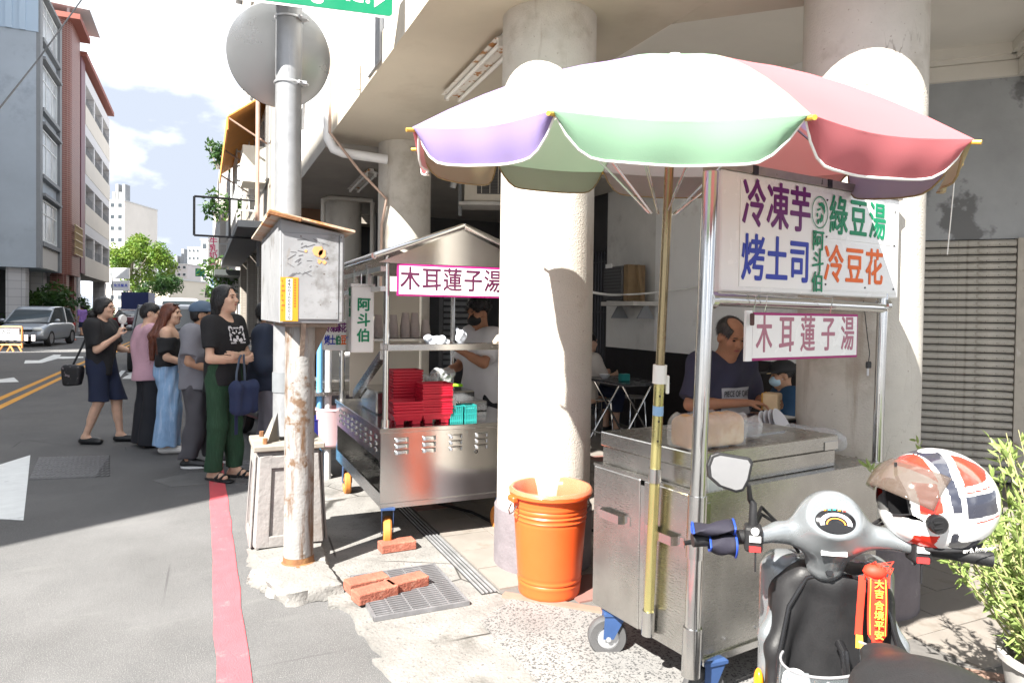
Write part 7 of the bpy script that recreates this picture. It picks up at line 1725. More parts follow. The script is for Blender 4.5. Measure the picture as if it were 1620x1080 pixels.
# left mirror
lm0 = Vector((-.185, -.03, zh + .008)); mcn = P(1155, 748, 1.62); mcn = sc_.matrix_basis.inverted() @ mcn if False else Matrix.Rotation(-RZS, 4, 'Z') @ (mcn - sc_.location)
MB().tube([lm0, lm0 + Vector((-.0, .0, .05)), lm0 + Vector((-.008, 0, .062)), mcn + Vector((.045, .012, -.03)), mcn + Vector((.015, .012, -.012))], [.011, .009, .007, .0055, .0055], 10).obj('mirror_stem', m_blk, sc_, smooth=True)
mxx = frame(mcn, Vector((1, .12, -.12)), Vector((.12, .1, 1))) 
out = [(.05, .03), (.042, .04), (-.03, .042), (-.046, .034), (-.052, .01), (-.046, -.016), (-.02, -.034), (.02, -.042), (.036, -.036), (.046, -.01)]
MB().prism([(x * 1.06, y * 1.06) for x, y in out], .014, mxx @ Matrix.Translation((0, 0, -.016))).obj('mirror_shell', m_blk, sc_, bevel=.004, seg=2); MB().prism([(x * .9, y * .9) for x, y in out], .0012, mxx @ Matrix.Translation((0, 0, -.0012))).obj('mirror_glass', mat('mirror_glass', (.85, .85, .86), .03, 1.), sc_)
# leg shield
LO = .028
S_ = SDF((-.26, -.14, .2), (.26, .2, zh - .02), .007)
S_.box((0, .085, .56), (.150, .045, .27), r=.04, k=.01)
for sx in (-1, 1): S_.cone((sx * .152, .0, .34), (sx * .142, .03, .62), .026, .022, k=.03); S_.cone((sx * .142, .03, .62), (sx * .075, .06, .80), .022, .022, k=.03)
S_.cone((-.075, .06, .80), (.075, .06, .80), .022, .022, k=.03); S_.box((0, .03, .40), (.15, .08, .05), r=.03, k=.04)
for sx in (-1, 1): S_.box((sx * .20, .08, .86), (.09, .2, .10), r=.02, k=.02, rot=Matrix.Rotation(sx * .85, 3, 'Y'), sub=True)
S_.ell((.08, -.015, .50), (.052, .06, .10), k=.02, sub=True); S_.ell((-.095, -.03, .53), (.05, .05, .06), k=.02, sub=True)
S_.cone((0, .085, .45), (0, .06, .78), .04, .035, k=.05)
S_.obj('leg_shield', m_blk, sc_, 2).location = (LO, 0, 0)
S_ = SDF((-.28, -.08, .15), (.28, .3, zh), .008); S_.box((0, .13, .53), (.165, .045, .31), r=.045, k=.01)
for sx in (-1, 1): S_.cone((sx * .172, .03, .26), (sx * .158, .06, .64), .018, .016, k=.03); S_.cone((sx * .158, .06, .64), (sx * .085, .09, .825), .016, .016, k=.03)
for sx in (-1, 1): S_.box((sx * .225, .1, .895), (.09, .2, .10), r=.02, k=.02, rot=Matrix.Rotation(sx * .85, 3, 'Y'), sub=True)
S_.ell((0, .19, .42), (.09, .07, .2), k=.05); S_.obj('front_cowl', m_silv, sc_, 2).location = (LO, 0, 0)
for sx in (-1, 1):
    MB().ell((LO + sx * .180, .035, .53), (.012, .02, .035), 12, 8).obj('reflector', mat('amber', (.75, .25, .01), .3), sc_, smooth=True)
    for z in (.40, .70): MB().lathe([(0, .003), (.007, .002), (.008, 0)], (LO + sx * .125, .036, z), 10, Vector((0, -1, 0))).obj('screw', m_gloss, sc_)
MB().lathe([(.0, .004), (.03, .004), (.034, 0), (.034, -.01)], (-.07, .0, .555), 28, Vector((0, -.7, .7))).obj('fuel_cap', mat('cap_grey', (.45, .46, .47), .4), sc_, smooth=True); MB().box((-.07, -.018, .575), (.055, .03, .004), Matrix.Rotation(R(40), 3, 'X')).obj('cap_flap', m_silv, sc_, bevel=.004)
MB().tube([(LO, .0, .66), (LO, -.035, .655), (LO, -.05, .62), (LO, -.045, .58)], [.012, .011, .010, .007], 10).obj('bag_hook', m_gloss, sc_, smooth=True)
LIP = [(-.152, -.02, .34), (-.150, -.012, .48), (-.142, .005, .62), (-.115, .03, .735), (-.072, .042, .805), (0, .045, .825), (.072, .042, .805), (.115, .03, .735), (.142, .005, .62), (.150, -.012, .48), (.152, -.02, .34)]
MB().tube([(x + LO, y - .012, z) for x, y, z in LIP], .0055, 8).obj('shield_lip', m_gloss, sc_, smooth=True)
for sx in (-1, 1):
    for k_, dz in enumerate((.0, .018)): MB().tube([(sx * .175, .0, zh - .01 + dz), (sx * .15, .05, zh + .012 + dz), (sx * .10, .075, zh - .02), (sx * .05, .085, zh - .09)], .0045, 6).obj('control_cable', m_blk, sc_, smooth=True)
# floor board, seat, tail
S_ = SDF((-.25, -1.1, .15), (.25, .1, .45), .01); S_.box((0, -.2, .30), (.17, .26, .035), r=.02, k=.01); S_.box((0, -.75, .36), (.15, .33, .12), r=.06, k=.05); S_.obj('floor_board', m_blk, sc_, 1)
S_ = SDF((-.25, -1.3, .4), (.25, -.2, .95), .008)
S_.box((LO, -.72, .60), (.145, .40, .16), r=.08, k=.03); S_.obj('tail_cover', m_silv, sc_, 2)
S_ = SDF((-.25, -1.3, .5), (.3, -.15, 1.0), .006); S_.cone((LO, -.30, .775), (LO, -.50, .80), .05, .12, k=.05, flat=((0, 0, 1), .42)); S_.cone((LO, -.50, .80), (LO, -1.1, .81), .12, .125, k=.05, flat=((0, 0, 1), .42))
S_.apply(lambda x, y, z: np.where((z > .80) & (y < -.47), .003 * np.abs(np.sin((y + .25 * np.abs(x)) * 62)) ** .5, 0)); S_.obj('seat', mat('seat_vinyl', (.011, .011, .012), .5, var=.1, bump=.12, bs=260), sc_, 1)
for yy, rr in ((.30, .215), (-.98, .215)):
    w_ = MB().lathe([(rr * .62, -.045), (rr * .9, -.05), (rr, -.02), (rr, .02), (rr * .9, .05), (rr * .62, .045)], (0, yy, rr), 32, Vector((1, 0, 0))).obj('wheel', m_rubber, sc_, smooth=True); MB().lathe([(.02, -.03), (rr * .62, -.035), (rr * .63, .035), (.02, .03)], (0, yy, rr), 24, Vector((1, 0, 0))).obj('rim', m_steelgal, w_, smooth=True)
MB().tube([(0, .14, .62), (0, .24, .40), (.0, .30, .215)], .03, 10).obj('fork', m_blk, sc_, smooth=True)
SM = Matrix.Translation(sc_.location) @ Matrix.Rotation(RZS, 4, 'Z')
# neoprene cover on the left grip
t = thing('grip_cover', 'black neoprene grip cover with blue edging on the left handlebar', 'grip cover', SM @ Vector((-.26, -.055, zh - .02)), RZS)
for kk, (x0, x1, zc_, ry, rz_) in enumerate(((-.07, .025, .018, .030, .010), (-.03, .03, -.014, .028, .018))):
    b = MB(); rows = []
    for i, x in enumerate(np.linspace(x0, x1, 8)):
        f_ = i / 7; rows.append([(x, -.012 + ry * (1 - .12 * f_) * math.cos(a), zc_ + (.012 * f_ if kk == 0 else 0) + rz_ * (1 + .5 * f_) * math.sin(a) + .004 * math.sin(2 * a + i)) for a in np.linspace(0, 2 * PI, 19)[:-1]])
    o = b.grid(rows, True).obj('sleeve', mat('neoprene', (.010, .009, .018), .8, var=.1), t, smooth=True); so_ = o.modifiers.new('s', 'SOLIDIFY'); so_.thickness = .003
    for r_ in (rows[0], rows[-1]): MB().tube(r_, .0026, 6, True).obj('edging', mat('edge_blue', (.01, .045, .30), .6), t, smooth=True)
# red blessing ribbon
rbp = SM @ Vector((.085, -.012, zh - .075)); t = thing('red_ribbon', 'red temple ribbon with yellow characters and tassels hanging from the handlebar', 'ribbon', rbp, RZS)
m_rib = mat('ribbon_red', (.62, .03, .012), .6, var=.08); m_gol = mat('ribbon_gold', (.75, .42, .05), .5)
ex_r, ez_r = Vector((.96, -.1, -.0)), Vector((-.16, .1, 1)).normalized()
rm_ = frame((0.012, -.03, -.095), ex_r, ez_r)
rows = [[rm_ @ Vector((x * (1 if y > -.065 else .6), y, .004 * math.sin(y * 40 + x * 50))) for x in np.linspace(-.021, .021, 5)] for y in np.linspace(-.085, .075, 14)]
o = MB().grid(rows).obj('band', m_rib, t, smooth=True); so_ = o.modifiers.new('s', 'SOLIDIFY'); so_.thickness = .0015
for sx in (-1, 1): MB().tube([rm_ @ Vector((sx * .0165, y, .0045 + .004 * math.sin(y * 40 + sx * .8))) for y in np.linspace(-.06, .07, 12)], .0011, 4).obj('gold_border', m_gol, t)
for i, ch in enumerate('大吉合境平安'): text('character', ch, .0215, rm_ @ Matrix.Translation((.002, .058 - .0225 * i - (.004 if i > 1 else 0), .008)), m_gol, t, bold=.02, extr=.0004)
rows = [[rm_ @ Vector((-.034 + x + y * .05, y, -.012 + .003 * math.sin(y * 30))) for x in np.linspace(-.008, .008, 3)] for y in np.linspace(-.07, .07, 10)]
MB().grid(rows).obj('band', m_rib, t, smooth=True)
b = MB()
for k in range(9): b.tube([rm_ @ Vector((-.01 + .0025 * k, -.082, 0)), rm_ @ Vector((-.013 + .0033 * k, -.105, .003)), rm_ @ Vector((-.012 + .003 * k, -.122, 0))], .0012, 4)
for k in range(6): b.tube([rm_ @ Vector((-.043 + .0025 * k, -.068, -.01)), rm_ @ Vector((-.044 + .003 * k, -.098, -.008))], .0012, 4)
tag(b.obj('tassel', m_gol, t), kind='stuff')
b = MB()
for k in range(8): b.tube([(0, -.01, 0), (random.uniform(-.02, .05), -.025, random.uniform(-.02, .02)), (random.uniform(0, .055), -.028, random.uniform(-.06, -.01))], .0018, 4)
b.ell((.01, -.015, -.012), (.028, .02, .018), 10, 6); b.obj('knot', m_rib, t, smooth=True)
# things in the leg shield pocket and on the seat front
crumple('plastic_bag', 'clear crumpled bag stuffed in the right pocket of the leg shield', SM @ Vector((.105, -.035, .50)), (.04, .04, .075), m_bagc, 31, 'plastic bag', .006)
b = MB(); b.lathe([(.02, 0), (.026, .004), (.026, .08), (.012, .105), (.012, .12), (0, .121)], n=20); o = b.obj('drink_bottle', mat('bottle_dark', (.02, .05, .05), .15), None, smooth=True); o.location = SM @ Vector((.055, -.02, .45)); tag(o, 'small dark drink bottle in the leg shield pocket', 'bottle')
t = thing('clear_visor', 'clear curved helmet visor standing in the scooter footwell', 'visor', SM @ Vector((-.055, -.20, .52)), RZS)
rows = []
for z in np.linspace(0, .2, 9):
    r_ = .085 + .018 * math.sin(z / .2 * PI * .8); rows.append([(r_ * math.cos(a), r_ * .9 * math.sin(a), z + .05 * (math.sin(a) < 0) * 0 + .02 * math.cos(a)) for a in np.linspace(R(150), R(395), 26)])
o = MB().grid(rows).obj('shield', mat('clear_visor', (.25, .28, .30), .05, alpha=.14, spec=1.), t, smooth=True); so_ = o.modifiers.new('s', 'SOLIDIFY'); so_.thickness = .002
MB().tube(rows[-1], .003, 6).obj('rim', mat('visor_rim', (.2, .2, .21), .3), t, smooth=True)
MB().box((-.01, -.06, .165), (.06, .03, .02)).obj('visor_tab', m_gloss, t, bevel=.004)
# ------------------------------------------------------------------ helmet
HZ = 1.62; hc = P(1482, 791, HZ)
hel = thing('motorcycle_helmet', 'white, red and black full-face motorcycle helmet hung on the right handlebar', 'helmet', hc)
cz = HZ / 1080
fH = (-rt * .985 - up * .06 - fw * .12).normalized(); sH = (-fw - fH * (-fw).dot(fH)).normalized(); uH = sH.cross(fH); uH = uH if uH.dot(up) > 0 else -uH
a_, b_, c_ = 88 * cz, .118, 78 * cz
m_hw = mat('helmet_white', (.72, .72, .71), .12, coat=1.); m_hr = mat('helmet_red', (.60, .035, .02), .12, coat=1.); m_hk = mat('helmet_black', (.025, .027, .04), .15, coat=1.); m_hi = mat('helmet_lining', (.02, .02, .022), .9)
def inpoly(x, y, p):
    r_ = False; n = len(p)
    for i in range(n):
        x1, y1 = p[i]; x2, y2 = p[i - 1]
        if (y1 > y) != (y2 > y) and x < (x2 - x1) * (y - y1) / (y2 - y1) + x1: r_ = not r_
    return r_
black_p = [[(690, 185), (730, 182), (795, 178), (755, 250), (735, 300), (735, 520), (680, 520), (680, 330), (690, 250)], [(690, 665), (722, 660), (735, 715), (760, 735), (1100, 705), (1185, 665), (1150, 720), (1090, 760), (770, 805), (705, 770)], [(765, 415), (1040, 405), (1000, 480), (1020, 550), (765, 562)], [(1065, 500), (1100, 470), (1115, 490), (1110, 530), (1070, 545)]]
red_p = [[(570, 205), (590, 170), (700, 168), (668, 230), (655, 300), (655, 330), (625, 300), (560, 250)], [(540, 335), (640, 335), (632, 400), (635, 520), (530, 540)], [(780, 360), (800, 250), (835, 190), (900, 205), (985, 250), (1035, 295), (960, 340)], [(540, 700), (635, 685), (640, 760), (700, 815), (830, 830), (1000, 805), (1110, 770), (1060, 820), (920, 865), (760, 880), (640, 868), (570, 800)], [(770, 392), (975, 372), (1055, 395), (1050, 402), (975, 382), (770, 402)], [(820, 588), (1032, 570), (1032, 580), (820, 600)], [(1110, 450), (1142, 490), (1128, 545), (1085, 572), (1083, 562), (1120, 540), (1132, 492), (1106, 460)]]
def region(X, Y):
    for p in black_p:
        if inpoly(X, Y, p): return 2
    for p in red_p:
        if inpoly(X, Y, p): return 1
    return 0
b = MB(); NU, NV = 300, 190
grid_ = []
for i in range(NV + 1):
    th_ = PI * i / NV
    grid_.append([(math.sin(th_) * math.cos(2 * PI * k / NU), math.sin(th_) * math.sin(2 * PI * k / NU), math.cos(th_)) for k in range(NU)])
vs_ = []
for row in grid_:
    for x, y, z in row:                 # x forward, y side (to the camera), z up; slightly squared section, flattened below
        g = 1 + .05 * (1 - abs(x)) * abs(z); zz = z * (1.0 if z > 0 else .98)
        xx = x * (1.0 + (.10 if (z < -.2 and x > .2) else 0) * min(1, (-z - .2) * 2) * x)
        vs_.append(fH * (a_ * xx * g) + sH * (b_ * y * g) + uH * (c_ * zz * g))
fs_, mi_ = [], []
for i in range(NV):
    for k in range(NU):
        k2 = (k + 1) % NU; q = (i * NU + k, (i + 1) * NU + k, (i + 1) * NU + k2, i * NU + k2)
        x = sum(grid_[ii][kk][0] for ii, kk in ((i, k), (i + 1, k), (i + 1, k2), (i, k2))) / 4; z = sum(grid_[ii][kk][2] for ii, kk in ((i, k), (i + 1, k), (i + 1, k2), (i, k2))) / 4
        X = 820 - x * 375; Y = 525 - z * 355
        if z < -.93: continue
        if inpoly(X, Y, [(380, 190), (505, 205), (500, 545), (560, 590), (455, 575), (360, 420)]): continue      # eye opening
        fs_.append(q); mi_.append(region(X, Y))
b.add(vs_, fs_); b.mi = mi_; b.obj('shell', [m_hw, m_hr, m_hk], hel, smooth=True, angle=0)
S_ = SDF((-.14, -.14, -.13), (.14, .14, .13), .008); S_.ell((0, 0, 0), (a_ * .9, b_ * .9, c_ * .9), k=.01); S_.ell((a_ * .8, 0, -.01), (a_ * .75, b_ * .7, c_ * .5), k=.01, sub=True)
me = S_.mesh('lining', m_hi); me.transform(Matrix((fH, sH, uH)).transposed().to_4x4()); link('lining', me, hel)
HM = Matrix((fH, sH, uH)).transposed().to_4x4()
def hpt(x, y, z): return HM @ Vector((x, y, z))
kx = -(600 - 820) / 375 * a_; kz = (525 - 590) / 355 * c_; ky = b_ * math.sqrt(max(.1, 1 - (kx / a_) ** 2 - (kz / c_) ** 2)) * 1.03
MB().lathe([(0, .012), (.018, .012), (.0215, .008), (.022, -.006)], hpt(kx, ky, kz), 24, sH + fH * .3).obj('visor_knob', m_gloss, hel, smooth=True)
for s_k in (-.006, .006): MB().box(hpt(kx, ky, kz) + (sH + fH * .3).normalized() * .0125 + uH * s_k, (.026, .004, .003), Matrix((fH, sH, uH)).transposed()).obj('knob_grip', m_blk, hel)
b = MB(); b.add([hpt(kx - .012, ky + .002, kz + .024), hpt(kx - .056, ky + .012, kz - .004), hpt(kx - .014, ky + .001, kz - .022), hpt(kx - .012, ky - .012, kz + .024), hpt(kx - .056, ky - .004, kz - .004), hpt(kx - .014, ky - .012, kz - .022)], [(0, 1, 2), (5, 4, 3), (0, 3, 4, 1), (1, 4, 5, 2), (2, 5, 3, 0)]); b.obj('pivot_plate', mat('pivot_slate', (.16, .20, .26), .35), hel, bevel=.003)
# smoked visor, flipped up
rows = []
ca, sa = math.cos(R(30)), math.sin(R(30))
for el in np.linspace(R(-6), R(36), 14):
    row = []
    for az in np.linspace(R(-56), R(56), 36):
        x, y, z = 1.36 * a_ * math.cos(el) * math.cos(az), 1.06 * b_ * math.cos(el * .8) * math.sin(az), 1.06 * c_ * math.sin(el)
        dx, dz = x - kx * .7, z - kz; x2, z2 = kx * .7 + dx * ca - dz * sa, kz + dx * sa + dz * ca; row.append(hpt(x2, y, z2))
    rows.append(row)
o = MB().grid(rows).obj('visor', mat('smoked_visor', (.10, .075, .06), .06, alpha=.55, spec=1.), hel, smooth=True); so_ = o.modifiers.new('s', 'SOLIDIFY'); so_.thickness = .0022
edge_ = [hpt(-(X - 820) / 375 * a_ * 1.005, b_ * math.sqrt(max(.02, 1 - ((X - 820) / 375) ** 2 - ((525 - Y) / 355) ** 2)), (525 - Y) / 355 * c_) for X, Y in ((505, 215), (500, 300), (500, 420), (500, 545), (470, 565), (455, 575))]
MB().tube(edge_, .0035, 6).obj('eye_trim', m_blk, hel, smooth=True)
S_ = SDF((-.14, -.14, -.16), (.14, .14, .0), .007); S_.ell((.0, 0, -c_ * .78), (a_ * .7, b_ * .7, .022), k=.01); S_.cone((.05, 0, -c_ * .95), (-.06, 0, -c_ * 1.0), .018, .014, k=.02)
me = S_.mesh('neck_roll', m_hi); me.transform(HM); link('neck_roll', me, hel)
txm = frame(hpt(-.012, b_ * .78, c_ * -.66), -fH, uH + sH * .55); text('lettering', 'urb.kmiyer', .020, txm @ Matrix.Translation((0, 0, .016)), m_hw, hel, bold=.01, extr=.0004, sx=.9)
txm = frame(hpt(-a_ * .92, b_ * .34, -.03), -fH * .3 + -sH * .7, uH); text('lettering', 'ZEUS', .012, txm @ Matrix.Translation((0, 0, .006)), m_hk, hel, bold=.01, extr=.0004)
MB().tube([hpt(.06, .03, -c_ * .9), hpt(.085, .02, -c_ * 1.15), hpt(.075, .0, -c_ * 1.05), hpt(.05, -.02, -c_ * .9)], .006, 6).obj('chin_strap', m_hi, hel, smooth=True)
# ------------------------------------------------------------------ potted shrub at the right edge
pb = P(1680, 1165, 2.25); pb.z = .03
t = thing('potted_shrub', 'bushy light green shrub in a pot at the lower right edge', 'plant', pb)
MB().lathe([(.0, 0), (.12, 0), (.13, .02), (.17, .28), (.185, .29), (.185, .31), (.165, .31), (.15, .26), (0, .26)], n=28).obj('pot', mat('pot_grey', (.30, .29, .28), .8, var=.15), t, smooth=True)
rng_ = np.random.default_rng(5); SV, LV, LF = MB(), [], []
for i in range(135):
    az = rng_.uniform(0, 2 * PI); tl = rng_.uniform(.03, .55); ln = rng_.uniform(.36, .86); p = np.array([.08 * math.cos(az), .08 * math.sin(az), .26]); d = np.array([math.cos(az) * math.sin(tl), math.sin(az) * math.sin(tl), math.cos(tl)]); pts = [p.copy()]; n_ = 9
    for k in range(n_):
        d = d + rng_.normal(size=3) * .10; d[2] -= .012 * k * tl; d /= np.linalg.norm(d); p = p + d * ln / n_; pts.append(p.copy())
    SV.tube([tuple(q) for q in pts], [.0045 - .0035 * k / n_ for k in range(n_ + 1)], 4)
    for k in range(2, n_ + 1):
        for m_ in range(6):
            o = pts[k] - d * rng_.uniform(0, ln / n_); a = rng_.normal(size=3); ld = d * .75 + a * .55; ld /= np.linalg.norm(ld); sdv = np.cross(ld, rng_.normal(size=3)); sdv /= np.linalg.norm(sdv); L_ = rng_.uniform(.026, .058); wd = L_ * .14
            up_l = np.cross(sdv, ld) * L_ * .12; n0 = len(LV)
            LV += [o, o + ld * L_ * .35 + sdv * wd - up_l * 0, o + ld * L_ * .7 + sdv * wd * .8 + up_l, o + ld * L_ + up_l * 2, o + ld * L_ * .7 - sdv * wd * .8 + up_l, o + ld * L_ * .35 - sdv * wd]; LF += [(n0, n0 + 1, n0 + 2, n0 + 3), (n0, n0 + 3, n0 + 4, n0 + 5)]
SV.obj('stem', mat('stem_tan', (.35, .33, .16), .7), t, smooth=True)
leaf_obj('foliage', np.array(LV), np.array(LF), leafmat('shrub_leaf', (.16, .24, .05), (.34, .42, .16)), t)['kind'] = 'stuff'
# ------------------------------------------------------------------ inside the shop
t = thing('dining_table', 'dark folding dining table against the black dado in the shop', 'table', (G(985, 600, .74).x, G(985, 600, .74).y, .03))
m_ttop = mat('table_top', (.05, .05, .055), .25, var=.1); TL, TW = .95, .6
MB().box((.0, .0, .70), (TW, TL, .022)).obj('table_top', m_ttop, t, bevel=.004); MB().box((0, 0, .69), (TW + .006, TL + .006, .012)).obj('edge_band', m_tube, t)
for s in (-1, 1):
    for e_ in (-1, 1): MB().cyl((s * .24, e_ * .3, 0), (s * -.20 * 1, e_ * .3 * .95, .69), .012).obj('leg', m_tube, t, smooth=True)
    MB().cyl((s * .2, -.3, .1), (s * .2, .3, .1), .01).obj('stretcher', m_tube, t, smooth=True)
tp = t.location
o = MB().box((0, 0, .04), (.11, .075, .08)).obj('tissue_box', m_teal, None, bevel=.008); q = P(976, 585, 8.2); o.location = (tp.x - .1, tp.y - .18, .742); tag(o, 'teal tissue box standing on the dark table', 'tissue box')
b = MB(); b.lathe([(.0, .0), (.03, .002), (.055, .035), (.062, .05), (.058, .05), (.03, .01), (0, .008)], n=20); o = b.obj('bowl', mat('plate_white', (.68, .68, .70), .3), None, smooth=True); o.location = (tp.x - .16, tp.y + .12, .742); tag(o, 'small white bowl near the table edge by the column', 'bowl')
def stool(label, p):
    t = thing('stool', label, 'stool', (p.x, p.y, .03), 0, 'round steel stools'); MB().lathe([(.0, .44), (.15, .44), (.16, .432), (.155, .42), (0, .42)], n=24).obj('seat', mat('stool_seat', (.30, .29, .29), .4, .3), t, smooth=True)
    for k in range(4): a = PI / 4 + k * PI / 2; MB().tube([(.11 * math.cos(a), .11 * math.sin(a), .42), (.145 * math.cos(a), .145 * math.sin(a), .38), (.175 * math.cos(a), .175 * math.sin(a), 0)], .011, 8).obj('leg', m_tube, t, smooth=True)
stool('round steel stool to the right of the dark table, next to the parasol pole', G(1000, 686)); stool('round steel stool half hidden by the column, under the seated customer', G(947, 690))
stool('steel stool behind the toast cart near the dado', G(1060, 668))
# old box fan / speaker on a wall shelf
sp_ = PU(995, 478, UB - .2)
t = thing('wall_shelf', 'worn white shelf on the shop wall', 'shelf', sp_); MB().box((0, 0, -.02), (.36, .72, .05)).obj('board', mat('shelf_white', (.5, .48, .45), .7, var=.15, vs_=6), t)
for s in (-1, 1): MB().box((.05, s * .28, -.12), (.25, .025, .16), taper=(.2, 1)).obj('bracket', m_greyd, t)
t = thing('window_air_conditioner', 'old dark air conditioner box with wooden frame on the wall shelf', 'air conditioner', sp_)
MB().box((.0, .13, .23), (.32, .42, .42)).obj('case', mat('ac_dark', (.07, .07, .07), .5, var=.2), t, bevel=.01)
for k in range(9): MB().box((-.165, .13, .07 + k * .04), (.012, .38, .012)).obj('slat', mat('ac_slat', (.11, .11, .11), .5), t)
MB().box((-.02, -.14, .23), (.25, .09, .44)).obj('wooden_frame', mat('wood_old', (.22, .15, .08), .7, var=.2), t); MB().box((-.02, -.26, .2), (.04, .04, .5), Matrix.Rotation(R(-12), 3, 'X')).obj('prop', MATS['wood_old'], t); MB().box((-.172, .2, .45), (.01, .14, .05)).obj('paper_tag', m_signw, t)
cable('white_cable', 'white cable sagging across the shop wall', [Vector((2.02, 3.62, 1.62)), PU(985, 466, 4.6), PU(1110, 452, UB - .02)], .011, mat('cable_white', (.7, .7, .68), .5), sag=.02)
# outdoor air conditioner units under the soffit behind the second column
q0 = P(768, 282, 7.4); t = thing('outdoor_air_conditioner', 'cream outdoor air conditioner with a dark grille hung behind the second column', 'air conditioner', q0, -TH)
MB().box((0, .15, 0), (.46, .3, .50)).obj('case', mat('ac_cream', (.58, .53, .45), .6, var=.08), t, bevel=.012); MB().box((.06, -.004, .02), (.30, .01, .38)).obj('grille', m_dark, t)
for k in range(22): MB().box((.06, -.011, -.16 + k * .0165), (.29, .006, .004)).obj('fin', mat('ac_fin', (.12, .11, .10), .5), t)
for k in range(3): MB().box((-.04 + k * .09, -.013, .02), (.006, .008, .37)).obj('grille_bar', mat('ac_cream', (.58, .53, .45), .6), t)
MB().box((-.28, .1, -.02), (.035, .035, .75)).obj('perforated_post', m_greyd, t); MB().box((0, .12, -.28), (.56, .36, .035)).obj('support', mat('shelf_white', (.5, .48, .45), .7), t)
MB().tube([(-.55, .1, .28), (-.40, .05, .26), (-.33, .05, .18), (-.33, .05, .02), (-.36, .06, -.10)], .035, 10).obj('hose', mat('hose_white', (.6, .6, .6), .5), t, smooth=True)
# louvred dark shutters and boxes deep in the shop
q0 = P(718, 505, 8.6); t = thing('louvred_screen', 'dark louvred metal screen deep in the shop behind the cart', 'screen', q0, -TH)
for k in range(16): MB().box((.08, 0, -.55 + k * .075), (.42, .02, .045), Matrix.Rotation(R(28), 3, 'X')).obj('slat', mat('louvre_grey', (.20, .21, .22), .35, .5), t)
for x in (-.16, .3): MB().box((x, 0, 0), (.05, .05, 1.3)).obj('stile', m_dark, t)
# steel trolley with tins behind the cart
q0 = P(1165, 640, 3.45); t = thing('prep_trolley', 'low steel prep rack with baking tins behind the toast cart', 'trolley', (q0.x, q0.y, .03), RZ2)
zt_ = P(1165, 690, 3.45).z - .03
MB().box((0, 0, zt_), (.7, .30, .02)).obj('top', m_ssd, t)
for x in (-.32, .32):
    for y in (-.12, .12): MB().cyl((x, y, 0), (x, y, zt_), .012).obj('leg', m_tube, t)
for x, w_ in ((-.2, .22), (.08, .2), (.27, .16)): MB().box((x, 0, zt_ + .045), (w_, .2, .07), taper=(1.08, 1.08)).obj('tin', mat('tin_black', (.03, .03, .032), .3, .5), t, bevel=.006); MB().box((x, 0, zt_ + .083), (w_ * 1.1, .22, .008)).obj('tin_rim', m_ss, t)
cable('floor_cable', 'black cable lying on the tiles under the food cart', [Vector((1.55, 4.9, .045)), Vector((1.75, 4.5, .045)), Vector((1.8, 4.2, .045)), Vector((2.05, 3.95, .045)), Vector((2.6, 3.7, .045))], .011, m_black)
